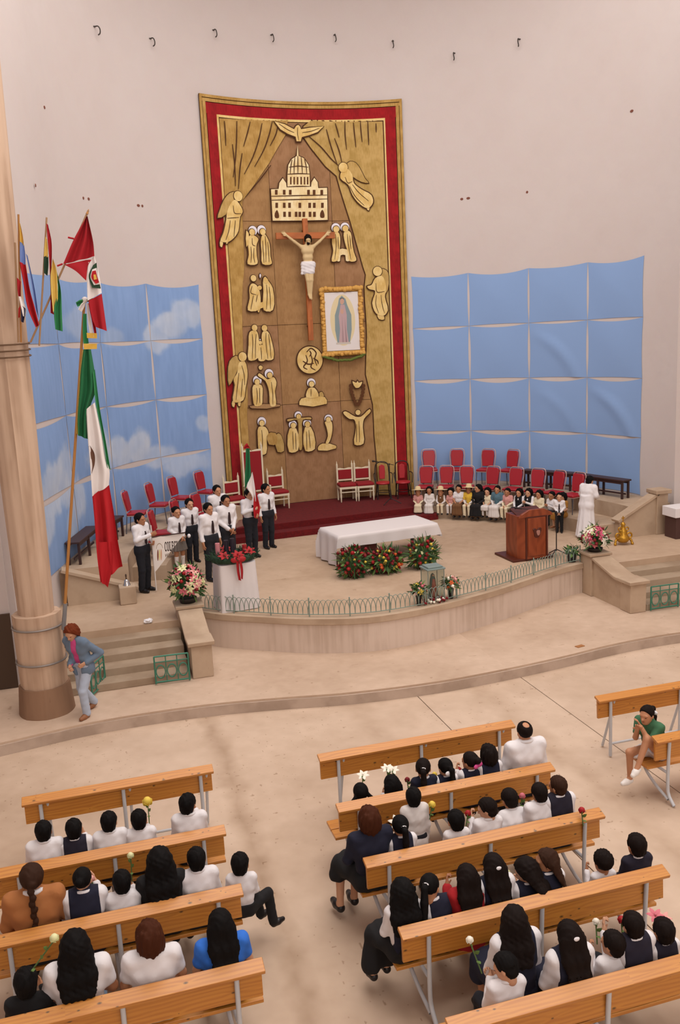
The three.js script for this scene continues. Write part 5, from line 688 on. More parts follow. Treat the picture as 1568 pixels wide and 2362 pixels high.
const skinMats = ['#b27b58', '#a6704e', '#bc8562', '#c59373'].map((c) => std(c, 0.6)), hairMats = { ...Object.fromEntries([['black', '#0b0808'], ['dark', '#160d0a'], ['brown', '#352015'], ['auburn', '#43200f'], ['copper', '#6b3018']].map(([k, c]) => [k, new THREE.MeshPhysicalMaterial({ color: c, roughness: 0.75, specularIntensity: 0.3 })])) };
const eyeMat = std('#241612', 0.4), lipMat = std('#8a4a40', 0.6);
const C = { white: cloth('#e0dcde'), white2: cloth('#d9d2ce'), navy: cloth('#12142a'), navy2: cloth('#1a1526'), black: cloth('#0d0c0f'), trouser: cloth('#14161f'), grey: cloth('#6f6660'), tie: cloth('#2a1518'), cream: cloth('#ded0b2'), pink: cloth('#c98f88'), pinkHot: cloth('#c94a86'), denim: cloth('#66788d'), jeans: cloth('#a9b4c6'), green: cloth('#3c6a4a'), greenB: cloth('#2f8a4c'), blue: cloth('#2f6fd0'), tan: cloth('#a5693a'), red: cloth('#a3141c'), mustard: cloth('#a06f2c'), brown: cloth('#6d4a2c'), teal: cloth('#4d6b78'), shoe: std('#141013', 0.4), shoeTan: std('#8a5a3a', 0.6), shoeW: std('#e4dfda', 0.6), sock: cloth('#e6dfdc'), yellow: cloth('#d9b13c'), straw: std('#d9c296', 0.9) };
let personCount = 0;
// o: at, turn, s (body scale), hr (head against body), pose, yaw/pitch/roll of the head, hair, tone, top, over, bottom, legs, shoes, tie, collar, label
function person(o) {
  const i = personCount++, pose = o.pose || 'sit', J = skel(pose), s = o.s || 1, hr = o.hr || 1, root = thing('person', o.label, 'person', o.at, o.turn ?? Math.PI, o.group); root.scale.setScalar(s);
  const hc = add(J.nk, add(mul(J.up, 0.105 * hr), [0, 0, 0.02])), he = new THREE.Euler(o.pitch || 0, o.yaw || 0, o.roll || 0, 'YXZ'), hm = new THREE.Matrix4().compose(V(hc), new THREE.Quaternion().setFromEuler(he), new THREE.Vector3(hr, hr, hr));
  const parts = [garment(pose, 'skin'), HEAD.clone().applyMatrix4(hm)];
  for (let k = 0; k < 2; k++) { const dir = add(J.wr[k], mul(J.el[k], -1)), m = orient(dir, J.hand[k] === 'grip' ? [k ? 1 : -1, 0.2, -0.2] : POSES[pose].stand ? [k ? 1 : -1, 0, 0] : [0, -1, 0.2]); m.setPosition(...J.wr[k]); parts.push((k ? mirrored : HANDS)[J.hand[k]].clone().applyMatrix4(m)); }
  for (const g of parts) if (!g.attributes.normal) g.computeVertexNormals();
  const body = mesh('body', mergeGeometries(parts.map((g) => { const q = new THREE.BufferGeometry(); q.setAttribute('position', g.attributes.position); q.setAttribute('normal', g.attributes.normal); q.setAttribute('uv', g.attributes.uv || new THREE.BufferAttribute(new Float32Array(g.attributes.position.count * 2), 2)); q.setIndex(g.index); return q; })), o.skin || skinMats[(o.tone ?? i) % skinMats.length], root);
  const onHead = (name, geo, mat) => { const m = mesh(name, geo, mat, root); m.position.set(...hc); m.rotation.copy(he); m.scale.setScalar(hr); return m; };
  const hairMesh = onHead('hair', hairOf(o.hair || 'short'), hairMats[o.hairColor || 'black']);
  onHead('eyes', EYES, eyeMat); onHead('mouth', MOUTH, lipMat);
  if (o.clip) mesh('hair_clip', ball(0.022, 0, 0.055, -0.115, 1.3, 0.8, 0.6, 8, 6), C.white, hairMesh);
  if (o.bow) mesh('hair_bow', merge([ball(0.04, -0.04, -0.01, -0.125, 1, 0.7, 0.5, 8, 6), ball(0.04, 0.04, -0.01, -0.125, 1, 0.7, 0.5, 8, 6), ball(0.018, 0, -0.01, -0.13)]), o.bow, hairMesh);
  if (o.top) mesh(o.top[0], garment(pose, o.top[0]), o.top[1], root); if (o.over) mesh(o.over[2] || (o.over[0] === 'sleeveless' ? 'vest' : o.over[0]), garment(pose, o.over[0]), o.over[1], root); if (o.bottom) mesh(o.bottom[0], garment(pose, o.bottom[0]), o.bottom[1], root);
  for (let k = 0; k < 2; k++) { if (o.socks) mesh('sock', garment(pose, 'socks' + k), o.socks, root); if (o.shoes !== null) mesh('shoe', garment(pose, 'shoes' + k), o.shoes || C.shoe, root); }
  const q = new THREE.Quaternion().setFromUnitVectors(new THREE.Vector3(0, 1, 0), V(J.up));
  if (o.collar !== null) { const c = new THREE.TorusGeometry(0.056, 0.018, 7, 22); c.rotateX(Math.PI / 2); c.scale(1.12, 1.1, 1.05); const m = mesh('collar', c, o.collar || C.white, root); m.position.set(J.nk[0] + J.up[0] * 0.012, J.nk[1] + J.up[1] * 0.012, J.nk[2] + J.up[2] * 0.012); m.quaternion.copy(q); m.rotateX(0.22); }
  if (o.tie) { const t = new THREE.BoxGeometry(1, 1, 0.012, 1, 10, 1), P = t.attributes.position; for (let k = 0; k < P.count; k++) { const v = 0.5 - P.getY(k), w = v < 0.06 ? 0.04 : 0.028 + 0.034 * Math.min(1, v * 1.15) - (v > 0.95 ? 0.05 : 0); P.setXYZ(k, P.getX(k) * Math.max(0.006, w), -0.012 - 0.36 * v, P.getZ(k) + 0.064 + 0.054 * sm(0, 0.42, v) - 0.006 * v); } t.computeVertexNormals(); const m = mesh('tie', t, C.tie, root); m.position.set(J.nk[0], J.nk[1], J.nk[2]); m.quaternion.copy(q); }
  if (o.hat) { const m = mesh('straw_hat', lathe([[0.001, 0.11], [0.05, 0.105], [0.075, 0.085], [0.085, 0.03], [0.09, 0.0], [0.19, -0.012], [0.195, -0.004], [0.09, 0.012]], 22), C.straw, root); m.position.set(...add(hc, [0, 0.075 * hr, -0.012])); m.rotation.copy(he); m.rotateX(-0.15); m.scale.setScalar(hr); }
  return root;
}
// ---------- the congregation in the pews (backs to the camera) ----------
const SCHOOL = 'pupils in the pews';
function sat(H, label, o) { const kid = o.group === undefined; return person({ at: [H[0], H[1], H[2]], s: H[3], hr: H[4], turn: Math.PI, label, group: kid ? SCHOOL : o.group, ...o, pose: (o.pose || 'sit') + (kid ? 'N' : '') }); }
const wShirt = { top: ['shirt', C.white], bottom: ['trousers', C.trouser] }, jumper = { top: ['shirt', C.white], over: ['sleeveless', C.navy], bottom: ['skirt', C.navy] }, vestB = { top: ['shirt', C.white], over: ['sleeveless', C.navy2], bottom: ['trousers', C.trouser] }, navyTop = { top: ['shirt', C.navy], bottom: ['skirt', C.navy] };
// right block, first seats
sat([-3.928,0.448,9.23,0.536,1.772], 'small dark-haired girl with pigtails at the left end of the first seats', { ...jumper, hair: 'pigtails', pose: 'sitR' });
sat([-3.562,0.448,9.23,0.574,1.656], 'girl with loose dark hair holding white flowers, second from the left in the first seats', { ...jumper, hair: 'long', pose: 'sitL' });
sat([-3.179,0.448,9.23,0.786,1.272], 'larger girl in a dark jumper with a white clip in her ponytail, first seats', { ...navyTop, hair: 'ponytail', clip: 1, hairColor: 'dark', yaw: -0.35 });
sat([-2.917,0.448,9.23,0.726,1.309], 'girl with a big white bow at her neck in the first seats', { ...jumper, hair: 'ponytail', bow: C.white, yaw: 0.2 });
sat([-2.612,0.448,9.23,0.752,1.29], 'girl with pink ribbons in her pinned-up hair, white collar, first seats', { ...jumper, hair: 'bun', hairColor: 'dark', bow: C.pinkHot, yaw: 0.5, pose: 'sitL' });
sat([-2.378,0.448,9.23,0.826,1.175], 'girl with shoulder-length dark hair sitting beside the man in white', { ...jumper, hair: 'bob', hairColor: 'dark' });
sat([-1.913,0.448,9.23,1.155,0.909], 'balding man in a white shirt at the right end of the first seats', { top: ['shirt', C.white], bottom: ['trousers', C.trouser], hair: 'balding', hairColor: 'dark', group: null, tone: 2 });
// second seats
sat([-4.17,0.448,10.3,1.045,1.033], 'auburn-haired woman in a navy top at the left pew end, leg in the aisle', { top: ['shirt', C.navy], bottom: ['skirt', C.black], hair: 'bob', hairColor: 'auburn', pose: 'sitEdge', group: null, tone: 3 });
sat([-3.851,0.448,10.3,0.822,1.18], 'girl with a white clip in black hair beside the auburn-haired woman', { ...jumper, hair: 'ponytail', clip: 1, pose: 'sitL' });
person({ at: [-3.56, 0.002, 9.92], turn: Math.PI, s: 0.74, hr: 1.26, pose: 'standN', label: 'small boy in a white jumper standing up between the seated pupils', group: SCHOOL, top: ['jacket', C.white2], bottom: ['trousers', C.trouser], hair: 'short', yaw: -0.25 });
sat([-3.256,0.448,10.3,0.709,1.369], 'boy in a white shirt holding a red flower, right of the standing boy', { ...wShirt, pose: 'sitR' });
sat([-2.91,0.448,10.3,0.81,1.197], 'boy in a white shirt turning his face left, middle of the second seats', { ...wShirt, hairColor: 'dark', yaw: 0.9, pitch: 0.25, pose: 'sitL' });
sat([-2.578,0.448,10.3,0.784,1.237], 'boy in a white shirt bowing his head, second seats', { ...wShirt, hairColor: 'dark', pitch: 0.4, pose: 'sitBow' });
sat([-2.314,0.448,10.3,0.912,1.019], 'boy in a white shirt with close-cropped hair beside the boy in the dark vest', { ...wShirt, hairColor: 'dark', pitch: 0.15 });
sat([-2.103,0.448,10.3,0.973,0.977], 'boy in a dark vest and white collar at the right end of the second seats', { ...vestB, hairColor: 'brown', yaw: 0.45 });
// third seats
sat([-4.23,0.448,11.38,0.893,1.12], 'girl with long black hair and a black coat trailing off the left pew end', { ...jumper, hair: 'curly', yaw: -0.1, bottom: ['gown', C.black], pose: 'sitEdge' });
sat([-3.887,0.448,11.38,0.838,1.193], 'girl with a white clip in tied-back hair and a wide white collar, looking down right', { ...jumper, hair: 'ponytail', clip: 1, yaw: -0.7, pitch: 0.3, roll: -0.1, pose: 'sitTilt' });
sat([-3.627,0.448,11.38,0.902,1.109], 'girl with very long hair in a red jumper', { top: ['jacket', C.red], bottom: ['skirt', C.navy], hair: 'long', hairColor: 'dark', pose: 'sitL', roll: 0.1 });
sat([-3.366,0.448,11.38,0.984,1.017], 'girl with long dark hair and a white slide, navy pinafore with white sleeves', { ...jumper, hair: 'long', clip: 1, hairColor: 'dark' });
sat([-3.046,0.448,11.38,0.774,1.266], 'girl with wavy dark hair looking down to the left beside the girl in profile', { ...jumper, hair: 'curly', hairColor: 'dark', yaw: 0.9, pitch: 0.3, pose: 'sitBoth' });
sat([-2.841,0.448,11.38,0.867,1.13], 'girl in profile facing left with long straight brown hair', { ...jumper, hair: 'long', hairColor: 'brown', yaw: 1.2 });
sat([-2.257,0.448,11.38,0.639,1.486], 'boy with spiky hair in a white shirt holding a long-stemmed rose', { ...wShirt, hair: 'spiky', hairColor: 'dark', pose: 'sitL', yaw: 0.1 });
sat([-1.898,0.448,11.38,0.791,1.239], 'boy in a dark jumper with white collar at the right end of the third seats', { top: ['shirt', C.navy2], bottom: ['trousers', C.trouser], hairColor: 'dark' });
// fourth seats
sat([-3.795,0.448,12.46,0.808,1.175], 'boy in a white shirt leaning left with a flower stem, lowest in the right block', { ...wShirt, hair: 'short', yaw: 0.8, pitch: 0.4, pose: 'sitBoth', roll: 0.15 });
sat([-3.705,0.448,12.46,1.088,0.919], 'girl with wavy hair to her shoulders behind the leaning boy', { ...jumper, hair: 'curly', hairColor: 'dark', yaw: -0.3, at: [-3.58, 0.4475, 12.2] });
sat([-3.247,0.448,12.46,1.022,0.998], 'girl with a silver clip and a long straight ponytail, navy pinafore', { ...jumper, hair: 'long', clip: 1, hairColor: 'dark' });
sat([-2.859,0.448,12.46,0.743,1.279], 'boy in a white shirt holding up a white bud at the right', { ...wShirt, hairColor: 'dark', pose: 'sitL', yaw: 0.4 });
sat([-2.675,0.448,12.46,0.954,0.995], 'boy in a dark vest with a red rose, lower right', { ...vestB, hairColor: 'dark', pose: 'sitL' });
sat([-2.391,0.448,12.46,0.738,1.288], 'pupil in white with pink flowers at the lower right edge', { ...vestB, hair: 'short', hairColor: 'dark', pose: 'sitL' });
// left block
sat([-7.247,0.448,9.21,0.941,1.009], 'boy in a white shirt at the left end of the first left pew', { ...wShirt });
sat([-6.958,0.448,9.21,0.874,1.087], 'boy in a dark vest between two boys in white, first left pew', { ...vestB, pose: 'sitR' });
sat([-6.611,0.448,9.21,0.889,1.069], 'boy in a white shirt in the middle of the first left pew', { ...wShirt, yaw: -0.15 });
sat([-6.315,0.448,9.21,0.821,1.157], 'boy in a white shirt holding up the yellow rose', { ...wShirt, pose: 'sitR' });
sat([-5.806,0.448,9.21,0.938,1.066], 'bigger boy in a white shirt alone at the right end of the first left pew', { ...wShirt, yaw: -0.5, pose: 'sitR' });
sat([-7.301,0.448,10.29,1.186,0.911], 'woman with a thick plait in a tan top at the left edge', { top: ['shirt', C.tan], bottom: ['trousers', C.trouser], hair: 'braid', hairColor: 'brown', group: null });
sat([-6.879,0.448,10.29,1.017,0.954], 'girl in a navy pinafore and white blouse beside the plaited woman', { ...jumper, hair: 'bun', pose: 'sitR', yaw: -0.2 });
sat([-6.542,0.448,10.29,0.839,1.156], 'boy in a white shirt left of the woman with curly hair', { ...wShirt, pose: 'sitR' });
sat([-6.193,0.448,10.29,1.018,1.1], 'woman with a mass of curly black hair in a black top', { top: ['shirt', C.black], bottom: ['trousers', C.black], hair: 'curly', group: null, collar: C.black });
sat([-5.859,0.448,10.29,0.962,1.04], 'boy in a white shirt right of the woman with curly hair', { ...wShirt, hair: 'short' });
sat([-5.522,0.448,10.29,0.737,1.316], 'boy in a white shirt at the aisle end with his black-trousered legs turned out', { ...wShirt, pose: 'sitSide', bottom: ['trousers', C.black], yaw: -0.25, at: [-5.46, 0.4475, 10.3] });
sat([-7.328,0.448,11.35,0.782,1.343], 'person in black at the bottom left corner holding a green stem', { top: ['shirt', C.black], bottom: ['trousers', C.black], hair: 'short', group: null, pose: 'sitR', collar: C.black });
sat([-6.941,0.448,11.35,1.131,0.973], 'woman with long curly black hair over a white top, bottom left', { top: ['tee', C.white], bottom: ['trousers', C.denim], hair: 'curly', group: null });
sat([-6.371,0.448,11.35,1.041,1.057], 'woman with a reddish-brown bob in a white tee', { top: ['tee', C.white], bottom: ['trousers', C.cream], hair: 'bob', hairColor: 'auburn', group: null, collar: null });
sat([-5.804,0.448,11.35,0.985,1.096], 'woman with long black hair tied down her back in a bright blue top', { top: ['tee', C.blue], bottom: ['trousers', C.black], hair: 'long', group: null, collar: null });
// girl in green, right edge
person({ at: [0.02, 0.4475, 8.98], turn: -1.25, s: 0.92, hr: 1.08, pose: 'sitKnee', yaw: 0.1, pitch: 0.1, label: 'girl in a green polo shirt and white shorts sitting sideways with one knee up', top: ['tee', C.green], bottom: ['shorts', C.white], socks: null, shoes: C.shoeW, hair: 'ponytail', hairColor: 'dark', collar: C.green, tone: 2, bow: C.white });
// ---------- on the stage ----------
function stood(S, label, o) { return person({ at: [S[0], S[1] + 0.002, S[2]], s: S[3], hr: S[4], pose: 'clasp', turn: 0.3, label, group: 'escort of pupils on the stage', top: ['shirt', C.white], bottom: ['trousers', C.trouser], tie: 1, ...o }); }
stood([-5.504,0.85,-0.309,1.061,1.037], 'boy in white shirt and dark tie holding the pole of the school pennant', { pose: 'pole', turn: 0.85, yaw: 0.1 });
stood([-4.63,0.85,-1.716,0.92,1.196], 'girl in a grey checked skirt and white knee socks behind the pennant', { bottom: ['skirt', C.grey], socks: C.sock, hair: 'bun', turn: 0.45, pose: 'clasp' });
stood([-4.257,0.85,-2.349,0.95,1.158], 'tall boy in white shirt and long tie behind the girl in the grey skirt', { turn: 0.35, pose: 'stand' });
stood([-4.075,0.85,-0.562,1.082,1.017], 'boy in white shirt and tie standing behind the advent wreath', { turn: 0.55, pose: 'stand' });
stood([-3.576,0.85,-1.353,1.08,1.019], 'boy in white shirt and tie, second of the pair behind the wreath', { turn: 0.4, pose: 'clasp' });
stood([-3.557,0.85,-2.681,1.101,0.999], 'boy in white shirt and tie at the back between two classmates', { turn: 0.4, pose: 'stand' });
stood([-2.907,0.85,-2.158,1.045,1.053], 'flag bearer half hidden behind the small tricolour flag', { turn: 0.5, pose: 'pole' });
stood([-2.348,0.85,-2.931,1.015,1.084], 'boy in white shirt and tie standing right of the flag bearer beside the carpet', { turn: 0.4, pose: 'stand', yaw: 0.4 });
person({ at: [-6.796,0.2,4.141,0.897,1.159].slice(0, 3), turn: -0.75, s: 0.98, hr: 1.08, pose: 'walk', yaw: 0.1, pitch: 0.5, label: 'woman in a denim jacket and pale jeans walking past the column', hair: 'bob', hairColor: 'copper', top: ['shirt', C.pinkHot], over: ['jacket', C.denim, 'denim_jacket'], bottom: ['trousers', C.jeans], shoes: C.shoeTan, collar: C.pinkHot, tone: 3 });
person({ at: [4.785,0.85,-0.358,0.959,1.043].slice(0, 3), turn: 1.95, s: 0.96, hr: 1.04, pose: 'stoop', pitch: 0.25, label: 'man in a long white robe seen from behind at the right of the stage', over: ['robe', C.white, 'white_robe'], bottom: ['trousers', C.black], collar: null });
person({ at: [4.52, 0.852, -1.12], turn: -0.6, s: 0.6, hr: 1.5, pose: 'clasp', label: 'small boy in white shirt and black tie standing beside the white-robed man', group: 'children on the tier', top: ['shirt', C.white], bottom: ['trousers', C.black], tie: 1, hair: 'short' });
// children in costume seated along the edge of the low tier
function child(K, label, o) { return person({ at: [K[0], K[1] + 0.004, K[2]], s: Math.min(0.8, Math.max(0.52, K[4])), hr: 0.93 / Math.min(0.8, Math.max(0.52, K[4])), turn: -K[3], pose: 'sit', label, group: 'children in costume on the tier', collar: null, hair: 'short', ...o }); }
child([2.159,1.17,-4.487,0.449,0.513,1.814], 'child in a straw hat and pink shawl, nearest the carpet', { top: ['shirt', C.cream], over: ['shawl', C.pink], bottom: ['gown', C.cream], hat: 1 });
child([2.431,1.17,-4.346,0.51,0.59,1.577], 'girl in a long white dress beside the pink-shawled child', { top: ['shirt', C.white2], bottom: ['gown', C.white2], hair: 'long' });
child([2.696,1.17,-4.187,0.572,0.504,1.845], 'boy in a straw hat and brown waistcoat', { top: ['shirt', C.white2], over: ['sleeveless', C.brown], bottom: ['trousers', C.cream], hat: 1 });
child([2.922,1.17,-4.033,0.627,0.487,1.91], 'child in a pink striped blouse and white trousers', { top: ['tee', C.pink], bottom: ['trousers', C.white2], hair: 'bob' });
child([3.102,1.17,-3.896,0.672,0.682,1.364], 'child with yellow flowers on the lap and a brown patterned skirt', { top: ['tee', C.white], bottom: ['gown', C.brown] });
child([3.314,1.17,-3.718,0.728,0.652,1.426], 'child in a straw hat with a yellow neckerchief', { top: ['shirt', C.white2], over: ['shawl', C.yellow], bottom: ['trousers', C.cream], hat: 1 });
child([3.506,1.17,-3.537,0.781,0.73,1.274], 'girl wrapped in a black shawl turning to her left', { top: ['shirt', C.black], over: ['shawl', C.black], bottom: ['gown', C.black], hair: 'long', yaw: -0.8 });
child([3.683,1.17,-3.352,0.833,0.585,1.59], 'girl in a cream blouse and white skirt with dark hair', { top: ['tee', C.cream], bottom: ['skirt', C.white2], hair: 'bob', socks: C.sock });
child([3.868,1.17,-3.136,0.889,0.714,1.302], 'child in white with a blue sash', { top: ['shirt', C.white2], over: ['shawl', C.teal], bottom: ['gown', C.white2] });
child([4.042,1.17,-2.909,0.947,0.624,1.491], 'child in a pink shawl and white trousers, middle of the row', { top: ['shirt', C.cream], over: ['shawl', C.pink], bottom: ['trousers', C.cream] });
child([4.232,1.17,-2.625,1.015,0.648,1.434], 'girl in a black waistcoat over a white blouse behind the lectern', { top: ['shirt', C.white], over: ['sleeveless', C.black], bottom: ['skirt', C.navy], hair: 'bob' });
child([4.374,1.17,-2.38,1.072,0.691,1.346], 'child in a black waistcoat and puffed white sleeves, face in hands', { top: ['shirt', C.white], over: ['sleeveless', C.black], bottom: ['skirt', C.navy], hair: 'bob', pose: 'sitBoth' });
child([4.517,1.17,-2.098,1.136,0.664,1.4], 'child in a cream blouse with fringed dark hair right of the lectern top', { top: ['shirt', C.cream], bottom: ['gown', C.cream], hair: 'bob' });
child([4.668,1.17,-1.735,1.215,0.68,1.368], 'boy in a white shirt and black trousers holding his hands together', { top: ['shirt', C.white], bottom: ['trousers', C.black], pose: 'sitBoth' });
child([4.779,1.17,-1.399,1.286,0.696,1.336], 'girl in a mustard dress with bare legs', { top: ['tee', C.mustard], bottom: ['skirt', C.mustard], hair: 'bob', tone: 3, shoes: C.shoeTan });
// ---------- crucifix ----------
{ const top = wallPoint(...[[-0.066,8.993]][0], 0.3), root = thing('crucifix', 'large wooden crucifix with a painted corpus hanging on the tapestry', 'crucifix', [top[0], 0, top[2]], -[[-0.066,8.993]][0][0] / RW);
  const yT = [[-0.066,8.993]][0][1], yB = [[-0.075,5.74]][0][1], yBar = [[-0.092,8.547]][0][1], wood = new THREE.MeshStandardMaterial({ map: woodTex('#b5652c', '#96501f', 320, 2), roughness: 0.55 });
  mesh('upright', muv(bx(0.14, yT - yB, 0.09, 0, (yT + yB) / 2, 0.0, 0.008), 0.4, 1), wood, root); mesh('crossbar', muv(bx(1.66, 0.17, 0.08, 0.0, yBar, 0.004, 0.008), 0.4), wood, root);
  mesh('bracket', merge([bx(0.05, 0.05, 0.26, 0, yT - 0.3, -0.15), bx(0.05, 0.05, 0.26, 0, yB + 0.4, -0.15)]), MAT.dark, root);
  const J = skel('cross'), cs = 1.06, y0 = yBar - (0.84 + 0.72) * cs, body = [garment('cross', 'skin')]; const hc = add(J.nk, [0.02, 0.13, 0.05]); body.push(HEAD.clone().applyMatrix4(new THREE.Matrix4().compose(V(hc), new THREE.Quaternion().setFromEuler(new THREE.Euler(0.5, -0.2, 0.25)), new THREE.Vector3(0.95, 0.95, 0.95))));
  for (let k = 0; k < 2; k++) { const m = orient(add(J.wr[k], mul(J.el[k], -1)), [0, 0, 1]); m.setPosition(...J.wr[k]); body.push((k ? mirrored : HANDS).relaxed.clone().applyMatrix4(m)); }
  const put = (n, g, mat) => { const m = mesh(n, g, mat, root); m.position.set(0, y0, 0.12); m.scale.setScalar(cs); return m; };
  put('corpus', mergeGeometries(body.map((g) => { const q = new THREE.BufferGeometry(); for (const a of ['position', 'normal', 'uv']) q.setAttribute(a, g.attributes[a]); q.setIndex(g.index); return q; })), std('#cdb384', 0.6)); put('loincloth', garment('cross', 'loincloth'), C.white);
  const h = mesh('hair', hairOf('bob'), hairMats.dark, root); h.position.set(hc[0] * cs, y0 + hc[1] * cs, 0.12 + hc[2] * cs); h.rotation.set(0.5, -0.2, 0.25); h.scale.setScalar(1.0); const b = mesh('beard', ball(0.05, 0, 0, 0, 0.9, 0.9, 0.6), hairMats.dark, root); b.position.set(hc[0] * cs - 0.01, y0 + hc[1] * cs - 0.1, 0.12 + hc[2] * cs + 0.03); }
// ---------- flags ----------
// cloth between two edge lines, with folds running along it
function drape(L, R, amp, waves, phase = 0, n = 18, m = 26) {
  const cl = new THREE.CatmullRomCurve3(L.map(V), false, 'centripetal'), cr = new THREE.CatmullRomCurve3(R.map(V), false, 'centripetal'), g = new THREE.PlaneGeometry(1, 1, n, m), p = g.attributes.position;
  for (let i = 0; i < p.count; i++) { const s = p.getX(i) + 0.5, t = 0.5 - p.getY(i), a = cl.getPoint(t), b = cr.getPoint(t); a.lerp(b, s); p.setXYZ(i, a.x, a.y, a.z + amp * Math.sin(s * waves * TAU + phase + t * 1.2) * (0.35 + 0.65 * Math.min(1, t * 2 + 0.3))); }
  g.computeVertexNormals(); return g;
}
const F = { green: cloth('#1d6b40'), green2: cloth('#2b7f4a'), white: cloth('#e9e2df'), red: cloth('#b3121d'), redP: cloth('#a5121f'), yellow: cloth('#e2c266'), blue: cloth('#6f86bf'), navy: cloth('#2c2a4a'), gold: cloth('#d9ae4a'), dkgreen: cloth('#27442e'), wood: std('#b07a3e', 0.45), woodP: std('#a98560', 0.6), emblem: cloth('#6b4a3a') };
{ const r = thing('tricolour_flag', 'tall green, white and red flag with brown emblem hanging from the pole by the column', 'flag');
  const a = [-7.017,1.693,3.95], b = [-6.24,6.498,3.95]; mesh('pole', rod(a, b, 0.024, 10, 0.02), F.wood, r); mesh('pole_tip', ball(0.04, ...b), F.gold, r);
  mesh('pole_socket', rod([-7.038,1.555,3.95], [-6.97,1.966,3.95], 0.034, 10), std('#8a8a8c', 0.5, { metalness: 0.4 }), r);
  mesh('fringe', drape([[-6.334,5.8,4],[-6.402,5.487,4],[-6.461,5.146,4],[-6.549,4.571,4]], [[-6.309,5.799,4],[-6.377,5.486,4],[-6.43,5.144,4],[-6.514,4.542,4]], 0.01, 1), F.yellow, r);
  mesh('green_field', drape([[-6.322,5.799,4.03],[-6.388,5.506,4.03],[-6.439,5.178,4.03],[-6.499,4.829,4.03],[-6.527,4.546,4.03]], [[-6.217,5.794,4.03],[-6.196,5.495,4.03],[-6.191,5.227,4.03],[-6.322,4.913,4.03],[-6.384,4.47,4.03]], 0.05, 1.7), F.green, r);
  mesh('green_fold', drape([[-6.226,5.453,4.06],[-6.226,5.005,4.06],[-6.181,4.548,4.06],[-6.148,4.026,4.06]], [[-6.189,5.501,4.02],[-6.172,4.902,4.02],[-6.134,4.43,4.02],[-6.105,3.991,4.02]], 0.02, 1, 1), F.green2, r);
  const w = mesh('white_field', drape([[-6.371,4.924,4.05],[-6.39,4.472,4.05],[-6.392,4.197,4.05],[-6.4,3.921,4.05],[-6.41,3.616,4.05]], [[-6.237,5.019,4.07],[-6.182,4.549,4.07],[-6.156,4.153,4.07],[-6.121,3.978,4.07],[-6.149,3.755,4.07]], 0.05, 1.4, 0.6), F.white, r);
  mesh('emblem', drape([[-6.394,4.371,4.085],[-6.392,4.267,4.085],[-6.396,4.162,4.085],[-6.395,3.978,4.085]], [[-6.368,4.385,4.105],[-6.317,4.263,4.105],[-6.325,4.119,4.105],[-6.384,3.966,4.105]], 0.01, 1), F.emblem, w);
  mesh('red_field', drape([[-6.41,3.623,4.05],[-6.413,3.26,4.05],[-6.429,2.691,4.05],[-6.418,2.269,4.05]], [[-6.147,3.765,4.05],[-6.117,3.325,4.05],[-6.099,2.887,4.05],[-6.065,2.476,4.05]], 0.06, 1.8, 0.4), F.red, r);
  mesh('red_fold', drape([[-6.403,2.908,4.09],[-6.416,2.568,4.09],[-6.4,2.263,4.09]], [[-6.174,2.887,4.11],[-6.224,2.482,4.11],[-6.317,2.189,4.11]], 0.03, 1), F.red, r);
  // ribbon bow in the same colours
  const k = [-6.233,6.508,4]; const bow = mesh('ribbon_knot', ball(0.045, ...k), F.white, r);
  mesh('ribbon_loop', drape([[-6.239,6.519,4.02],[-6.301,6.509,4.02],[-6.365,6.474,4.02]], [[-6.243,6.47,4.02],[-6.284,6.434,4.02],[-6.347,6.412,4.02]], 0.02, 1), F.green2, bow); mesh('ribbon_loop', drape([[-6.214,6.519,4.02],[-6.14,6.528,4.02],[-6.055,6.513,4.02]], [[-6.218,6.482,4.02],[-6.133,6.466,4.02],[-6.074,6.439,4.02]], 0.02, 1), F.green2, bow); mesh('ribbon_loop', drape([[-6.242,6.488,4.03],[-6.295,6.447,4.03],[-6.339,6.374,4.03]], [[-6.225,6.469,4.03],[-6.25,6.408,4.03],[-6.294,6.335,4.03]], 0.02, 1), F.white, bow);
  for (const [L, R, m] of [[[[-6.278,6.31,4.02],[-6.306,6.087,4.02],[-6.315,5.868,4.02]], [[-6.229,6.308,4.02],[-6.244,6.084,4.02],[-6.239,5.883,4.02]], F.green2], [[[-6.22,6.456,4.03],[-6.22,6.208,4.03],[-6.208,5.957,4.03]], [[-6.19,6.455,4.03],[-6.171,6.206,4.03],[-6.157,5.968,4.03]], F.white], [[[-6.19,6.456,4.02],[-6.162,6.175,4.02],[-6.147,6.005,4.02]], [[-6.165,6.455,4.02],[-6.122,6.204,4.02],[-6.114,6.029,4.02]], F.red]]) mesh('ribbon_tail', drape(L, R, 0.015, 1), m, bow);
  mesh('gold_fringe', drape([[-6.256,6.034,4.05],[-6.257,5.959,4.05]], [[-6.109,6.022,4.05],[-6.116,5.947,4.05]], 0.01, 1), F.gold, bow); mesh('gold_fringe', drape([[-6.314,5.881,4.05],[-6.316,5.799,4.05]], [[-6.123,5.871,4.05],[-6.131,5.796,4.05]], 0.01, 1), F.gold, bow);
}
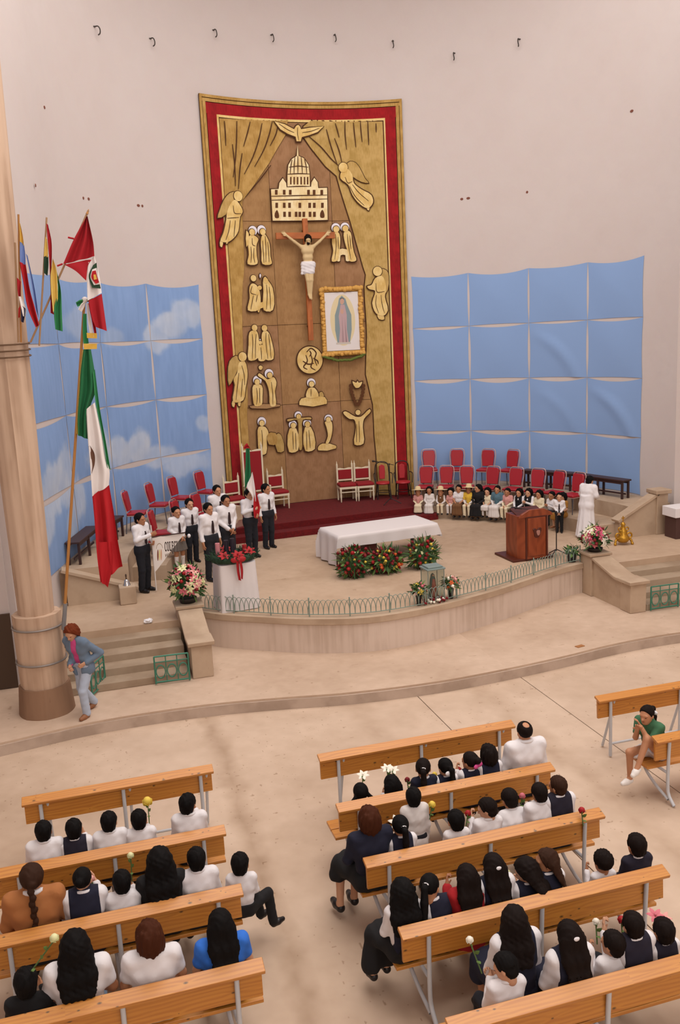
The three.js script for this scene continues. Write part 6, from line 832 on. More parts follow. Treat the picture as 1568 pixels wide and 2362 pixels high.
{ const r = thing('red_white_flag', 'red and white flag with a wreathed crest on a slanting staff above the column', 'flag');
  mesh('staff', rod([-7.056,5.936,3.85], [-6.065,7.744,4.1], 0.014, 8), F.woodP, r); mesh('finial', rod([-6.088,7.697,4.1], [-6.058,7.762,4.1], 0.02, 8, 0.004), F.wood, r);
  mesh('red_stripe', drape([[-6.096,7.67,4.08],[-6.302,7.356,4.08],[-6.486,7.011,4.08]], [[-6.084,7.67,4.08],[-6.041,7.303,4.08],[-6.042,7.11,4.08]], 0.05, 2.1), F.redP, r); mesh('red_fold', drape([[-6.469,7.001,4.12],[-6.328,6.913,4.12],[-6.191,6.769,4.12]], [[-6.163,7.06,4.12],[-6.09,7.058,4.12],[-6.144,7.005,4.12]], 0.01, 1), F.redP, r);
  const w = mesh('white_stripe', drape([[-6.149,7.013,4.1],[-6.18,6.758,4.1],[-6.2,6.489,4.1]], [[-6.041,7.12,4.1],[-5.998,6.814,4.1],[-5.988,6.593,4.1]], 0.03, 1.3), F.white, r);
  mesh('wreath', drape([[-6.074,6.984,4.135],[-6.148,6.84,4.135],[-6.116,6.669,4.135]], [[-6.022,7.019,4.135],[-6.017,6.812,4.135],[-5.996,6.653,4.135]], 0.006, 1), F.dkgreen, w); mesh('crest_ground', drape([[-6.092,6.923,4.15],[-6.127,6.814,4.15],[-6.089,6.703,4.15]], [[-6.029,6.945,4.15],[-6.018,6.811,4.15],[-6.009,6.713,4.15]], 0.004, 1), F.white, w); mesh('crest', drape([[-6.095,6.897,4.165],[-6.115,6.813,4.165],[-6.063,6.72,4.165]], [[-6.045,6.908,4.165],[-6.03,6.81,4.165],[-6.013,6.737,4.165]], 0.004, 1), F.red, w); mesh('crest_heart', drape([[-6.082,6.847,4.18],[-6.083,6.774,4.18]], [[-6.051,6.852,4.18],[-6.039,6.785,4.18]], 0.002, 1), F.gold, w);
  mesh('red_stripe', drape([[-6.188,6.489,4.1],[-6.158,6.234,4.1],[-6.126,6.115,4.1]], [[-5.989,6.581,4.1],[-5.977,6.321,4.1],[-5.966,6.046,4.1]], 0.03, 1.4, 1), F.redP, r);
  mesh('tie', rod([-6.383,7.379,4.1], [-6.301,7.359,4.1], 0.014, 6), F.redP, r); mesh('tie', rod([-6.572,6.987,4.1], [-6.492,7.015,4.1], 0.014, 6), F.redP, r); }
{ const r = thing('red_yellow_green_flag', 'red, yellow and green flag hanging limp from an upright staff above the column', 'flag');
  mesh('staff', rod([-6.939,5.88,3.9], [-6.646,7.681,3.9], 0.013, 8), F.woodP, r);
  mesh('red_stripe', drape([[-6.66,7.588,3.98],[-6.667,7.295,3.98],[-6.672,7.084,3.98],[-6.685,6.842,3.98],[-6.704,6.599,3.98],[-6.731,6.341,3.98]], [[-6.638,7.575,3.98],[-6.614,7.348,3.98],[-6.629,7.144,3.98],[-6.654,6.963,3.98],[-6.68,6.659,3.98],[-6.685,6.315,3.98]], 0.02, 1), F.redP, r);
  mesh('yellow_fold', drape([[-6.691,7.417,3.96],[-6.718,7.268,3.96],[-6.738,7.136,3.96]], [[-6.671,7.375,3.96],[-6.674,7.237,3.96],[-6.686,7.123,3.96]], 0.015, 1), F.yellow, r); mesh('green_fold', drape([[-6.737,7.149,3.95],[-6.757,7.016,3.95],[-6.763,6.907,3.95]], [[-6.679,7.135,3.95],[-6.693,6.997,3.95],[-6.719,6.863,3.95]], 0.02, 1), F.dkgreen, r);
  mesh('yellow_stripe', drape([[-6.633,7.051,4],[-6.675,6.871,4],[-6.692,6.658,4],[-6.695,6.339,4]], [[-6.621,7.105,4],[-6.588,6.959,4],[-6.589,6.777,4],[-6.608,6.533,4]], 0.03, 1.2), F.yellow, r);
  mesh('green_stripe', drape([[-6.59,6.948,3.99],[-6.594,6.668,3.99],[-6.678,6.382,3.99],[-6.689,6.104,3.99]], [[-6.571,6.838,3.99],[-6.555,6.642,3.99],[-6.57,6.378,3.99],[-6.589,6.069,3.99]], 0.03, 1.3), F.green2, r); }
{ const r = thing('yellow_blue_red_flag', 'yellow, blue and red flag at the left edge above the column', 'flag');
  mesh('staff', rod([-7.178,5.94,4.06], [-7.014,7.683,4.22], 0.014, 8), F.wood, r);
  mesh('yellow_stripe', drape([[-7.013,7.567,4.26],[-7.024,7.417,4.26],[-7.03,7.312,4.26]], [[-7.003,7.556,4.26],[-6.987,7.387,4.26],[-6.985,7.253,4.26]], 0.02, 1), F.gold, r); mesh('blue_stripe', drape([[-7.034,7.324,4.26],[-7.05,7.184,4.26],[-7.061,7.032,4.26]], [[-6.983,7.265,4.26],[-6.981,7.124,4.26],[-6.99,6.995,4.26]], 0.02, 1), F.blue, r);
  mesh('red_stripe', drape([[-7.071,7.044,4.26],[-7.049,6.772,4.26],[-7.029,6.414,4.26],[-6.948,6.134,4.26]], [[-6.988,7.007,4.26],[-6.969,6.651,4.26],[-6.93,6.41,4.26],[-6.897,6.168,4.26]], 0.04, 1.2), F.red, r); mesh('white_edge', drape([[-6.974,7.157,4.22],[-6.95,6.891,4.22],[-6.926,6.412,4.22]], [[-6.954,7.127,4.22],[-6.906,6.651,4.22],[-6.895,6.26,4.22]], 0.02, 1), F.blue, r); }
{ const r = thing('striped_flag', 'red, white and navy flag bunched behind the yellow one at the left edge', 'flag');
  mesh('staff', rod([-7.214,5.942,4.06], [-7.101,7.304,4.24], 0.013, 8), F.woodP, r);
  mesh('red_stripe', drape([[-7.127,6.83,4.3],[-7.135,6.654,4.3],[-7.132,6.571,4.3]], [[-7.076,6.77,4.3],[-7.096,6.641,4.3],[-7.103,6.57,4.3]], 0.02, 1), F.redP, r); mesh('white_stripe', drape([[-7.132,6.571,4.3],[-7.115,6.415,4.3],[-7.099,6.295,4.3]], [[-7.098,6.569,4.3],[-7.046,6.401,4.3],[-7.064,6.294,4.3]], 0.02, 1), F.white, r); mesh('navy_stripe', drape([[-7.115,6.463,4.3],[-7.128,6.296,4.3],[-7.135,6.225,4.3]], [[-7.058,6.401,4.3],[-7.085,6.265,4.3],[-7.103,6.206,4.3]], 0.02, 1), F.navy, r); mesh('red_edge', drape([[-7.15,6.405,4.3],[-7.165,6.274,4.3]], [[-7.116,6.451,4.3],[-7.146,6.285,4.3]], 0.01, 1), F.red, r); }
{ const z = -1.95, r = thing('escort_flag', 'small green, white and red flag carried by the flag bearer on the stage', 'flag');
  mesh('pole', rod([-2.803,1.807,-1.95], [-2.906,3.555,-1.95], 0.016, 8), F.wood, r); mesh('ribbon', drape([[-3.002,3.45,-1.9],[-2.957,3.525,-1.9],[-2.906,3.56,-1.9]], [[-2.964,3.428,-1.9],[-2.864,3.439,-1.9],[-2.775,3.294,-1.9]], 0.02, 1), F.redP, r);
  mesh('green_stripe', drape([[-2.943,3.445,-1.9],[-2.977,3.094,-1.9],[-3.025,2.682,-1.9],[-3.03,2.463,-1.9]], [[-2.854,3.438,-1.9],[-2.858,3.084,-1.9],[-2.868,2.787,-1.9],[-2.946,2.674,-1.9]], 0.03, 1.6), F.green, r); mesh('white_stripe', drape([[-2.882,2.791,-1.88],[-2.986,2.571,-1.88],[-2.899,2.393,-1.88],[-2.85,2.228,-1.88]], [[-2.834,2.906,-1.88],[-2.806,2.585,-1.88],[-2.799,2.384,-1.88],[-2.8,2.223,-1.88]], 0.03, 1.2), F.white, r); mesh('red_stripe', drape([[-2.849,2.27,-1.87],[-2.874,2.041,-1.87],[-2.867,1.849,-1.87]], [[-2.793,2.505,-1.87],[-2.722,2.056,-1.87],[-2.778,1.819,-1.87]], 0.03, 1.2), F.red, r); }
// ---------- school pennant ----------
{ const P = [[-5.297,2.011,-0.12],[-4.623,2.037,-0.12],[-5.309,1.269,-0.12]], [a, b, c] = P.map((q) => [q[0], q[1]]), r = thing('school_pennant', 'white triangular pennant lettered COLEGIO with a crest, held across two pupils', 'pennant');
  const cv = document.createElement('canvas'); cv.width = 768; cv.height = 384; const x = cv.getContext('2d'); x.fillStyle = '#e4dcd6'; x.fillRect(0, 0, 768, 384);
  x.fillStyle = '#2a1712'; x.save(); x.translate(262, 160); x.rotate(0.04); x.font = 'bold 150px serif'; x.scale(0.52, 0.9); x.fillText('COLEGIO', 0, 10); x.strokeStyle = '#2a1712'; x.lineWidth = 5; x.strokeText('COLEGIO', 0, 10); x.restore();
  x.strokeStyle = '#5b4632'; x.lineWidth = 9; for (let j = 0; j < 2; j++) for (let i = 0; i < 7 - j * 4; i++) { const px = 270 + i * 34, py = 198 + j * 48 - i * 2; x.beginPath(); x.moveTo(px, py); x.lineTo(px + 8, py + 32); x.lineTo(px + 20, py + 8); x.stroke(); }
  x.strokeStyle = '#9a8468'; x.lineWidth = 8; x.beginPath(); x.arc(148, 155, 78, Math.PI * 1.1, Math.PI * 1.9); x.stroke(); for (const [px, col, w] of [[100, '#7a3f28', 24], [140, '#d8c98a', 26], [178, '#c99a78', 22]]) { x.fillStyle = col; x.beginPath(); x.ellipse(px, 200, w / 1.5, 62, 0.15, 0, TAU); x.fill(); }
  const t = new THREE.CanvasTexture(cv); t.colorSpace = THREE.SRGBColorSpace;
  const g = new THREE.PlaneGeometry(1, 1, 16, 16), p = g.attributes.position, uv = g.attributes.uv; for (let i = 0; i < p.count; i++) { const s = p.getX(i) + 0.5, q = 0.5 - p.getY(i), sx = s * (1 - q); const X = a[0] + (b[0] - a[0]) * sx + (c[0] - a[0]) * q, Y = a[1] + (b[1] - a[1]) * sx + (c[1] - a[1]) * q; p.setXYZ(i, X, Y, -0.12 + 0.02 * Math.sin(sx * 7)); uv.setXY(i, sx, 1 - q); } g.computeVertexNormals();
  mesh('cloth', g, new THREE.MeshStandardMaterial({ map: t, roughness: 0.9, side: THREE.DoubleSide }), r); mesh('pole', rod([-5.301,2.25,-0.14], [-5.305,0.887,-0.14], 0.014, 8), std('#d9d2cc', 0.5), r); mesh('binding', rod([a[0], a[1], -0.11], [b[0], b[1], -0.11], 0.012, 6), std('#3a2320', 0.9), r); mesh('tassel', ball(0.035, ...[-4.558,1.958,-0.12], 1, 1.2, 1), C.white, r); }
// ---------- flowers ----------
const FM = { red: std('#a3131c', 0.7), dkred: std('#7c0f1c', 0.75), pink: std('#d0707c', 0.7), pinkL: std('#dfa39a', 0.75), white: std('#ece6d6', 0.75), yellow: std('#e0c34e', 0.7), cream: std('#dcdca8', 0.75), orange: std('#cc5a26', 0.7), leaf: std('#33522a', 0.75, { side: THREE.DoubleSide }), leafL: std('#5c7a3a', 0.75, { side: THREE.DoubleSide }), pine: std('#1f3b26', 0.85, { side: THREE.DoubleSide }), stem: std('#56703c', 0.7), magenta: std('#c24a6a', 0.7) };
function petal(L, W, curl) { const g = new THREE.PlaneGeometry(W, L, 2, 4), p = g.attributes.position; for (let i = 0; i < p.count; i++) { const t = p.getY(i) / L + 0.5, k = Math.sin(Math.PI * Math.min(1, 0.12 + t * 0.86)); p.setXYZ(i, p.getX(i) * k, t * L * Math.cos(curl * t * 0.6), t * L * Math.sin(curl * t) * 0.6 + Math.abs(p.getX(i)) * 0.35); } g.computeVertexNormals(); return g; }
const lilyGeo = merge(Array.from({ length: 6 }, (_, i) => petal(0.085, 0.045, 0.7).rotateX(1.0).rotateY(i * TAU / 6 + (i % 2) * 0.1)).concat([ball(0.012, 0, 0.02, 0)]));
const roseGeo = merge([ball(0.03, 0, 0.022, 0, 1, 1.05, 1, 9, 7), ...Array.from({ length: 5 }, (_, i) => petal(0.055, 0.05, -1.2).rotateX(0.55).translate(0, -0.005, 0).rotateY(i * TAU / 5)), ...Array.from({ length: 5 }, (_, i) => petal(0.05, 0.055, -0.6).rotateX(1.0).translate(0, -0.006, 0).rotateY(i * TAU / 5 + 0.6))]);
const bladeGeo = petal(0.2, 0.035, 0.8), broadGeo = petal(0.13, 0.06, 0.6);
for (const m of [FM.red, FM.dkred, FM.pink, FM.pinkL, FM.white, FM.yellow, FM.cream, FM.orange, FM.magenta]) m.side = THREE.DoubleSide;
const upV = new THREE.Vector3(0, 1, 0);
// place flowers over a dome (rx, ry, rz); leaves fill between and stick out
function bouquet(root, c, r, flowers, nLeaf, seed, o = {}) {
  const R = rng(seed), lv = [[], []], dome = o.dome ?? -0.35;
  const dirAt = () => { let d; do { d = new THREE.Vector3(R() * 2 - 1, R() * 2 - 1, R() * 2 - 1); } while (d.lengthSq() > 1 || d.y < dome || d.lengthSq() < 0.05); return d.normalize(); };
  const n = flowers.length, golden = Math.PI * (3 - Math.sqrt(5));
  flowers.forEach(([geo, mat, s], i) => { const y = 1 - (i + 0.5) / n * (1 - dome), q = Math.sqrt(Math.max(0, 1 - y * y)), a = i * golden + R() * 0.5, d = new THREE.Vector3(Math.cos(a) * q, y, Math.sin(a) * q), k = (o.loose ? 0.78 : 0.93) + R() * (o.loose || 0.16); const m = mesh(geo === lilyGeo ? 'lily' : 'rose', geo, mat, root); m.position.set(c[0] + d.x * r[0] * k, c[1] + d.y * r[1] * k, c[2] + d.z * r[2] * k); m.quaternion.setFromUnitVectors(upV, d); m.rotateY(R() * 6); m.scale.setScalar(s * (0.85 + R() * 0.3)); });
  for (let i = 0; i < nLeaf; i++) { const d = dirAt(), k = 0.55 + R() * (o.loose ? 0.5 : 0.38), g = (R() < 0.6 ? bladeGeo : broadGeo).clone(); g.scale(0.8 + R() * 0.5, (o.leaf || 1) * (0.7 + R() * 0.6), 1); g.rotateY(R() * 6); g.rotateX((R() - 0.5) * 0.8); g.applyQuaternion(new THREE.Quaternion().setFromUnitVectors(upV, d)); g.translate(c[0] + d.x * r[0] * k, c[1] + d.y * r[1] * k, c[2] + d.z * r[2] * k); lv[R() < 0.65 ? 0 : 1].push(g); }
  lv[0].push(ball(1, c[0], c[1] - r[1] * 0.05, c[2], r[0] * 0.72, r[1] * 0.72, r[2] * 0.72, 14, 10));
  const f = mesh('foliage', merge(lv[0]), o.leafMat || FM.leaf, root); f.userData.kind = 'stuff'; if (lv[1].length) { const f2 = mesh('foliage', merge(lv[1]), FM.leafL, root); f2.userData.kind = 'stuff'; }
}
const pick = (arr, n) => { const R = rng(n * 13 + arr.length); return Array.from({ length: n }, () => arr[Math.floor(R() * arr.length)]); };
{ const r = thing('lily_bouquet', 'large round bouquet of pink and white lilies on the left pedestal', 'bouquet', [-4.88, 1.115, 1.78]); mesh('bowl', lathe([[0.001, 0], [0.14, 0], [0.17, 0.09], [0.15, 0.1], [0.001, 0.08]], 18), std('#2a2320', 0.6), r);
  bouquet(r, [0, 0.36, 0], [0.3, 0.33, 0.3], pick([[lilyGeo, FM.pinkL, 1.05], [lilyGeo, FM.cream, 1.1], [roseGeo, FM.dkred, 1], [lilyGeo, FM.pink, 1], [roseGeo, FM.red, 0.9], [lilyGeo, FM.pinkL, 1]], 84), 170, 11); }
{ const r = thing('lily_bouquet', 'round bouquet of magenta and white lilies on the right pedestal', 'bouquet', [3.68, 1.115, 1.78]); mesh('bowl', lathe([[0.001, 0], [0.14, 0], [0.17, 0.07], [0.15, 0.08], [0.001, 0.06]], 18), std('#2a2320', 0.6), r);
  bouquet(r, [0, 0.26, 0], [0.25, 0.25, 0.25], pick([[lilyGeo, FM.magenta, 1.1], [lilyGeo, FM.cream, 1.1], [lilyGeo, FM.pink, 1], [roseGeo, FM.dkred, 1], [lilyGeo, FM.white, 1]], 64), 110, 12); }
{ const r = thing('potted_leaves', 'dark trailing greenery in a black pot beside the right pedestal', 'plant', [3.3, STAGE_Y, 1.5]); mesh('pot', lathe([[0.001, 0], [0.08, 0], [0.1, 0.2], [0.085, 0.2], [0.001, 0.18]], 14), std('#222426', 0.6), r); bouquet(r, [0, 0.24, 0], [0.1, 0.09, 0.1], pick([[roseGeo, FM.cream, 0.5]], 3), 40, 13, { leaf: 0.6 }); }
function altarFlowers(p, rr, mix, n, label, seed) { const r = thing('altar_arrangement', label, 'flowers', p, 0, 'rose arrangements before the altar'); mesh('basket', lathe([[0.001, 0], [0.13, 0], [0.17, 0.13], [0.15, 0.14], [0.001, 0.1]], 16), std('#5a2a1c', 0.8), r); bouquet(r, [0, rr[1] * 0.95, 0], rr, pick(mix, n), 230, seed, { dome: -0.75, leaf: 1.05, loose: 0.34 });
  const R = rng(seed + 3); for (let i = 0; i < 7; i++) { const a = -0.9 + i * 0.3 + R() * 0.15, l = rr[1] * (1.5 + R() * 0.25), e = [Math.sin(a) * l * 0.8, rr[1] * 0.8 + Math.cos(a) * l * 0.8, (R() - 0.5) * 0.2]; mesh('stem', rod([e[0] * 0.4, rr[1] * 0.6, 0], e, 0.006, 5), FM.stem, r); const m = mesh('rose', roseGeo, FM.dkred, r); m.position.set(...e); m.scale.setScalar(1.05); } }
const RO = [[roseGeo, FM.red, 1.15], [roseGeo, FM.dkred, 1.15], [roseGeo, FM.yellow, 0.85], [roseGeo, FM.red, 1.1], [lilyGeo, FM.cream, 0.5]];
altarFlowers([-1.266,0.85,0.523], [0.3, 0.3, 0.24], RO, 62, 'tall arrangement of red roses before the left end of the altar', 21);
altarFlowers([-0.558,0.85,0.488], [0.34, 0.25, 0.22], [[roseGeo, FM.dkred, 1.15], [roseGeo, FM.orange, 1.1], [roseGeo, FM.yellow, 0.9], [roseGeo, FM.dkred, 1.1], [roseGeo, FM.red, 1.1]], 76, 'low wide arrangement of red and orange roses at the middle of the altar', 22);
altarFlowers([0.283,0.85,0.511], [0.28, 0.3, 0.24], RO, 56, 'tall arrangement of red roses before the right end of the altar', 23);
// ---------- wreath stand ----------
{ const cx = -3.95, cz = 1.62, W = 0.72, Dp = 0.56, H = 0.9; const t = thing('wreath_stand', 'small stand fully covered by a white cloth at the stage edge', 'stand', [cx, STAGE_Y, cz], 0.12);
  mesh('stand_top', bx(W - 0.14, 0.05, Dp - 0.12, 0, H - 0.035, 0), std('#6a4a30', 0.7), t); for (const x of [-1, 1]) for (const z of [-1, 1]) mesh('leg', bx(0.05, H - 0.06, 0.05, x * (W / 2 - 0.12), (H - 0.06) / 2, z * (Dp / 2 - 0.1)), std('#6a4a30', 0.7), t);
  const g = new THREE.CylinderGeometry(0.5, 0.5, 1, 96, 14, false), p = g.attributes.position; for (let i = 0; i < p.count; i++) { const y = p.getY(i) + 0.5, a = Math.atan2(p.getZ(i), p.getX(i)), rad = Math.hypot(p.getX(i), p.getZ(i)) * 2, c = Math.cos(a), s = Math.sin(a), e = 1 / Math.pow(Math.pow(Math.abs(c), 8) + Math.pow(Math.abs(s), 8), 1 / 8), k = rad * (1 + (1 - y) * (0.08 + 0.025 * Math.sin(a * 22))); p.setXYZ(i, c * e * W / 2 * k, 0.012 + y * (H - 0.005), s * e * Dp / 2 * k); } g.computeVertexNormals(); mesh('cover', g, cloth('#dad4d4'), t);
  const w = thing('advent_wreath', 'evergreen wreath with poinsettias, candles and a red bow on the white stand', 'wreath', [cx - 0.02, STAGE_Y + H + 0.015, cz], 0.12); const R = rng(41), nd = [];
  for (let i = 0; i < 520; i++) { const a = R() * TAU, b = R() * TAU, g2 = bladeGeo.clone(); g2.scale(0.5, 0.5 + R() * 0.3, 0.5); g2.rotateX((R() - 0.5) * 1.6); g2.rotateZ((R() - 0.5) * 2.6); g2.rotateY(R() * 6); g2.translate(Math.cos(a) * (0.36 + 0.09 * Math.cos(b)), 0.07 + 0.06 * Math.sin(b), Math.sin(a) * (0.3 + 0.09 * Math.cos(b))); nd.push(g2); }
  nd.push(new THREE.TorusGeometry(0.36, 0.075, 8, 36).rotateX(Math.PI / 2).scale(1, 0.9, 0.85).translate(0, 0.075, 0)); const f = mesh('needles', merge(nd), FM.pine, w); f.userData.kind = 'stuff';
  for (const [x, y, z] of [[-0.22, 0.16, 0.22], [0.3, 0.17, 0.14], [-0.05, 0.16, -0.28], [0.02, 0.17, 0.3]]) { const m = mesh('poinsettia', lilyGeo, FM.red, w); m.position.set(x, y, z); m.scale.setScalar(1.5); m.rotation.set(0.5, x * 3, 0); }
  for (const [x, z, h, m] of [[-0.26, -0.05, 0.3, std('#c77f86', 0.5)], [0.05, -0.12, 0.34, std('#231a26', 0.5)], [0.24, 0.02, 0.22, std('#9c1a22', 0.4)], [-0.05, -0.2, 0.3, std('#231a26', 0.5)]]) { const c = mesh('candle', cyl(0.045, 0.045, h, x, 0.06, z, 14), m, w); mesh('wick', rod([x, 0.06 + h, z], [x + 0.004, 0.085 + h, z], 0.004, 5), MAT.dark, c); }
  const bw = mesh('bow', merge([ball(0.07, -0.07, 0.1, 0.38, 1.1, 0.8, 0.5), ball(0.07, 0.07, 0.1, 0.38, 1.1, 0.8, 0.5), ball(0.035, 0, 0.1, 0.41), ball(0.05, -0.05, 0.16, 0.35, 1, 0.8, 0.5), ball(0.05, 0.05, 0.16, 0.35, 1, 0.8, 0.5)]), FM.red, w); mesh('bow_tail', drape([[-0.05, 0.1, 0.4], [-0.05, -0.1, 0.4], [-0.03, -0.28, 0.4]], [[0.0, 0.1, 0.41], [-0.005, -0.1, 0.41], [0.015, -0.3, 0.41]], 0.01, 1), FM.red, bw); mesh('bow_tail', drape([[0.0, 0.1, 0.41], [0.02, -0.1, 0.41], [0.015, -0.26, 0.41]], [[0.05, 0.1, 0.4], [0.07, -0.1, 0.4], [0.05, -0.28, 0.4]], 0.01, 1), FM.red, bw); }
// ---------- statue in its glass case, vases ----------
{ const p = [-0.418,0.85,2.796], r = thing('statue_case', 'glass case with a small robed statue at the stage edge', 'case', p, 0.05), glass = new THREE.MeshPhysicalMaterial({ color: '#eef2f0', transmission: 1, roughness: 0.05, thickness: 0, ior: 1.45 }), fr = std('#7f8f8c', 0.5, { metalness: 0.3 });
  mesh('base', bx(0.34, 0.05, 0.34, 0, 0.025, 0, 0.01), std('#8a6a50', 0.7), r); for (const x of [-1, 1]) for (const z of [-1, 1]) mesh('corner_bar', rod([x * 0.165, 0.05, z * 0.155], [x * 0.165, 0.62, z * 0.155], 0.008, 5), fr, r);
  mesh('pane', bx(0.32, 0.57, 0.006, 0, 0.335, 0.155), glass, r); mesh('pane', bx(0.32, 0.57, 0.006, 0, 0.335, -0.155), glass, r); mesh('pane', bx(0.006, 0.57, 0.3, 0.165, 0.335, 0), glass, r); mesh('pane', bx(0.006, 0.57, 0.3, -0.165, 0.335, 0), glass, r);
  mesh('lid', merge([bx(0.38, 0.03, 0.36, 0, 0.635, 0, 0.008), bx(0.3, 0.035, 0.28, 0, 0.665, 0, 0.01)]), fr, r);
  const st = mesh('statue_cloak', lathe([[0.001, 0.05], [0.075, 0.05], [0.08, 0.09], [0.07, 0.25], [0.055, 0.4], [0.04, 0.46], [0.034, 0.5], [0.001, 0.53]], 16), std('#3f5a50', 0.6), r); mesh('statue_gown', lathe([[0.001, 0.06], [0.06, 0.06], [0.065, 0.12], [0.052, 0.28], [0.03, 0.42], [0.001, 0.43]], 14).translate(0, 0, 0.028), std('#a8503c', 0.6), st); mesh('statue_face', ball(0.024, 0, 0.485, 0.02), skinMats[3], st); mesh('statue_plinth', bx(0.18, 0.03, 0.16, 0, 0.06, 0, 0.008), C.white, r);
  const R = rng(61); const fl = thing('flower_row', 'low row of red and white flowers in front of the statue case', 'flowers', [-0.444,0.85,3.029]); for (let i = 0; i < 22; i++) { const m = mesh('rose', roseGeo, i % 3 ? FM.dkred : FM.white, fl); m.position.set((R() - 0.5) * 0.5, 0.035 + R() * 0.05, (R() - 0.5) * 0.14); m.scale.setScalar(0.75); m.rotation.set(R(), R() * 6, R()); }
  for (const [q, label, mix, sd] of [[[-0.783,0.85,2.989], 'black vase of pink and yellow flowers left of the statue case', [[roseGeo, FM.pink, 0.8], [lilyGeo, FM.yellow, 0.7], [roseGeo, FM.pinkL, 0.8]], 71], [[-0.084,0.85,2.863], 'black vase of peach and white flowers right of the statue case', [[roseGeo, FM.pinkL, 0.9], [roseGeo, FM.white, 0.9], [lilyGeo, FM.orange, 0.6]], 72]]) { const v = thing('flower_vase', label, 'vase', q); mesh('vase', lathe([[0.001, 0], [0.045, 0], [0.04, 0.05], [0.06, 0.2], [0.05, 0.2], [0.001, 0.17]], 16), std('#18171a', 0.35), v); bouquet(v, [0, 0.3, 0], [0.13, 0.12, 0.13], pick(mix, 16), 45, sd, { leaf: 0.6, dome: -0.5 }); } }
// ---------- gilded ornament, bell, odds and ends ----------
{ const g = std('#b98a2e', 0.35, { metalness: 0.7 }), r = thing('gilded_ornament', 'gilded carved processional ornament standing on the stage at the right', 'ornament', [5.13,0.85,0.63], -0.2);
  for (const s of [-1, 1]) mesh('foot', merge([tube([[s * 0.05, 0.16, 0], [s * 0.17, 0.12, 0.03], [s * 0.2, 0.02, 0.06]], 0.028, 12, 7), ball(0.035, s * 0.2, 0.03, 0.06)]), g, r); mesh('body', lathe([[0.001, 0.05], [0.1, 0.06], [0.15, 0.12], [0.13, 0.2], [0.08, 0.25], [0.1, 0.31], [0.06, 0.36], [0.04, 0.44], [0.06, 0.47], [0.03, 0.52], [0.001, 0.53]], 16), g, r);
  for (const s of [-1, 1]) { mesh('scroll', new THREE.TorusGeometry(0.06, 0.02, 7, 18).translate(s * 0.13, 0.22, 0.05), g, r); mesh('scroll', new THREE.TorusGeometry(0.04, 0.015, 7, 16).translate(s * 0.08, 0.37, 0.03), g, r); } mesh('cross_finial', merge([bx(0.022, 0.13, 0.022, 0, 0.6, 0, 0.004), bx(0.08, 0.022, 0.022, 0, 0.62, 0, 0.004)]), g, r); }
{ const r = thing('altar_bell', 'silver hand bell on the concrete block at the left of the stage', 'bell', [-5.9, STAGE_Y + 0.362, 0.38]); const s = std('#c9c6c6', 0.2, { metalness: 0.9 }); mesh('bell_body', lathe([[0.075, 0], [0.072, 0.01], [0.055, 0.05], [0.045, 0.09], [0.025, 0.115], [0.001, 0.12]], 20), s, r); mesh('handle', lathe([[0.001, 0.12], [0.014, 0.12], [0.01, 0.15], [0.018, 0.19], [0.012, 0.22], [0.001, 0.225]], 12), std('#4a3428', 0.5), r); }
{ const R = rng(77), g = new THREE.IcosahedronGeometry(0.07, 2), p = g.attributes.position; for (let i = 0; i < p.count; i++) { const k = 0.75 + 0.5 * hash2(Math.round(p.getX(i) * 400), Math.round(p.getY(i) * 400 + p.getZ(i) * 130), 3); p.setXYZ(i, p.getX(i) * k * 1.2, p.getY(i) * k * 0.55, p.getZ(i) * k); } g.computeVertexNormals(); const q = [-5.636,0.85,2.036]; solo('crumpled_paper', 'crumpled white paper lying at the top of the left stairs', 'paper', g, C.white, [q[0], STAGE_Y + 0.042, 1.9], 0.4); }
{ const q = [1.649,0.2,4.545]; solo('floor_patch', 'thin brown wooden scrap lying on the pale platform at the right', 'scrap', bx(0.16, 0.012, 0.09, 0, 0.006, 0, 0.004), std('#a06a3c', 0.8), q, 0.2); }
{ const r = thing('side_table', 'white-topped dark side table at the right edge behind the sloping wall', 'table', [6.75, STAGE_Y, 0.55]); mesh('top', bx(0.7, 0.22, 0.5, 0, 0.62, 0, 0.01), C.white, r); mesh('body', bx(0.6, 0.5, 0.42, 0, 0.25, 0, 0.01), std('#4a2f2a', 0.7), r); }
{ const r = thing('handbag', 'black handbag lying on the pew beside the boy with spiky hair', 'bag', [-2.5, 0.45, 11.36], 0.3); mesh('bag_body', bx(0.3, 0.16, 0.2, 0, 0.08, 0, 0.05), std('#1b1920', 0.5), r); mesh('strap', tube([[-0.12, 0.13, 0.02], [-0.1, 0.22, 0.03], [0.05, 0.24, 0.05], [0.13, 0.14, 0.02]], 0.01, 16, 6), std('#1b1920', 0.5), r); }
// single flowers in the pupils' hands
function stemFlower(head, foot, mat, label, s = 1.2, geo = roseGeo, leaves = 1) { const r = thing('cut_flower', label, 'flower', foot, 0, 'cut flowers carried by the pupils'), e = [head[0] - foot[0], head[1] - foot[1], head[2] - foot[2]]; mesh('stem', rod([0, 0, 0], e, 0.006, 6), FM.stem, r); const m = mesh('bloom', geo, mat, r); m.position.set(...e); m.scale.setScalar(s); m.rotation.set(0.35, 0, 0.1); if (leaves) for (let i = 0; i < 3; i++) { const l = mesh('leaf', broadGeo, FM.leafL, r); l.position.set(e[0] * (0.4 + i * 0.2), e[1] * (0.4 + i * 0.2), e[2] * (0.4 + i * 0.2)); l.scale.setScalar(0.55); l.rotation.set(0.9, i * 2.1, 0); } }
stemFlower([-6.203,1.069,8.98], [-6.206,0.828,8.98], FM.yellow, 'yellow rose raised above the first left pew', 1.5);
stemFlower([-6.44,1.112,10.02], [-6.453,0.839,10.02], FM.cream, 'white rosebud on a long stem beside the curly-haired woman', 0.9);
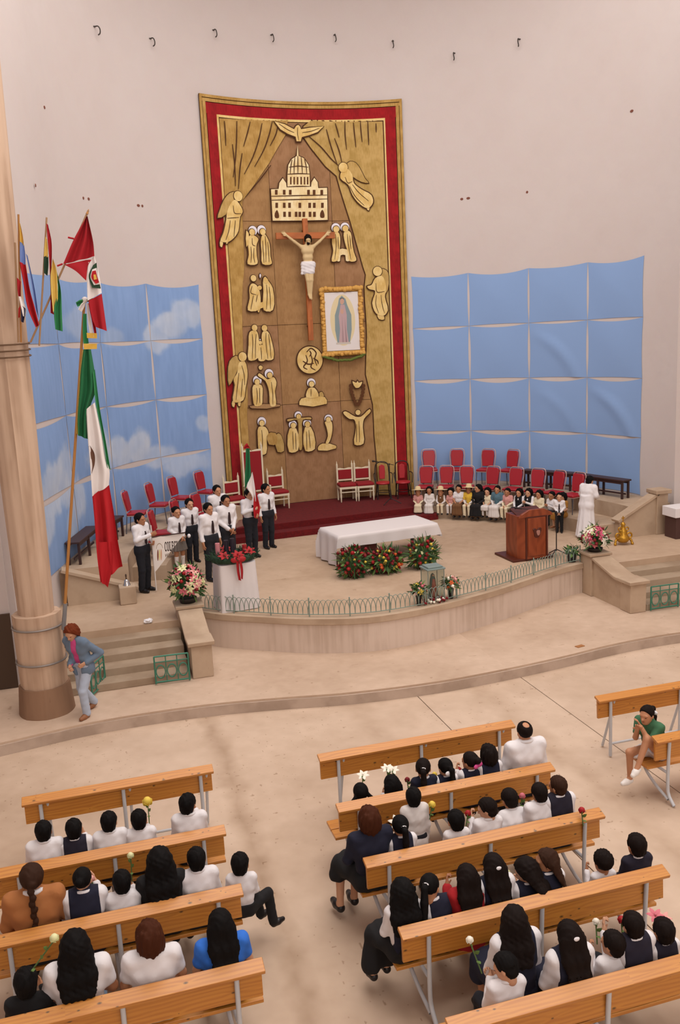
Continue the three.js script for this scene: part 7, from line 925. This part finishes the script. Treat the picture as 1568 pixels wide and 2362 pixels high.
stemFlower([-6.809,0.977,10.05], [-6.843,0.832,10.05], FM.pinkL, 'pale pink rose in the hand of the girl in the pinafore', 0.9);
stemFlower([-5.331,0.567,10.02], [-5.373,0.463,10.02], FM.red, 'red carnation held by the boy at the aisle end', 1.1);
stemFlower([-3.809,0.909,8.95], [-3.837,0.748,8.98], FM.white, 'white lily held by the smallest girl', 0.9, lilyGeo);
stemFlower([-3.521,0.939,8.95], [-3.518,0.76,8.98], FM.white, 'white blossom spray held by the second girl, left bloom', 0.85, lilyGeo); stemFlower([-3.444,0.903,8.95], [-3.482,0.742,8.98], FM.white, 'white blossom spray held by the second girl, right bloom', 0.85, lilyGeo);
stemFlower([-3.29,0.758,8.98], [-3.286,0.648,9], FM.dkred, 'dark red rosebud beside the girl in the dark jumper', 0.9); stemFlower([-2.952,0.758,8.98], [-2.98,0.642,9], FM.yellow, 'small yellow flower in front of the girl with the ponytail', 0.9);
stemFlower([-2.651,0.755,8.98], [-2.674,0.648,9], FM.red, 'red carnation beside the girl with pink ribbons', 1.1);
stemFlower([-3.396,0.998,10], [-3.424,0.847,10], FM.yellow, 'pale yellow rose beside the standing boy', 1.1); stemFlower([-3.794,0.913,10.05], [-3.781,0.754,10.05], FM.white, 'white daisy beside the auburn-haired woman', 1.2, lilyGeo);
stemFlower([-3.016,0.847,10.05], [-3.052,0.738,10.08], FM.red, 'red rose between two boys in white shirts', 1.0); stemFlower([-2.388,0.918,10.05], [-2.43,0.782,10.08], FM.pink, 'pink rose in front of the bowing boy', 1.0);
stemFlower([-3.1,0.816,11.1], [-3.076,0.67,11.12], FM.cream, 'greenish-white bud held by the wavy-haired girl', 1.0); stemFlower([-1.985,0.939,10.56], [-2.001,0.811,10.62], FM.red, 'red rose leaning over the back of the third-row pew', 1.0);
stemFlower([-3.933,1.03,12.1], [-3.878,0.795,12.2], FM.white, 'white bud on a thick green stem held by the leaning boy', 0.9); stemFlower([-2.788,0.906,12.1], [-2.838,0.786,12.2], FM.white, 'white rosebud raised between two pupils at the lower right', 0.9); stemFlower([-2.577,0.904,12.15], [-2.6,0.798,12.2], FM.red, 'red rose beside the boy in the dark vest, lower right', 1.0);
stemFlower([-2.211,0.829,12.1], [-2.246,0.707,12.2], FM.pink, 'pink lily at the lower right edge, left bloom', 0.9, lilyGeo); stemFlower([-2.133,0.784,12.1], [-2.229,0.703,12.2], FM.pinkL, 'pink lily at the lower right edge, right bloom', 0.9, lilyGeo);
stemFlower([-7.068,1.431,11.5], [-7.379,0.957,11.3], FM.cream, 'long green stem with a pale bud crossing the bottom left corner', 1.0, roseGeo, 1);
renderer.render(scene, camera);
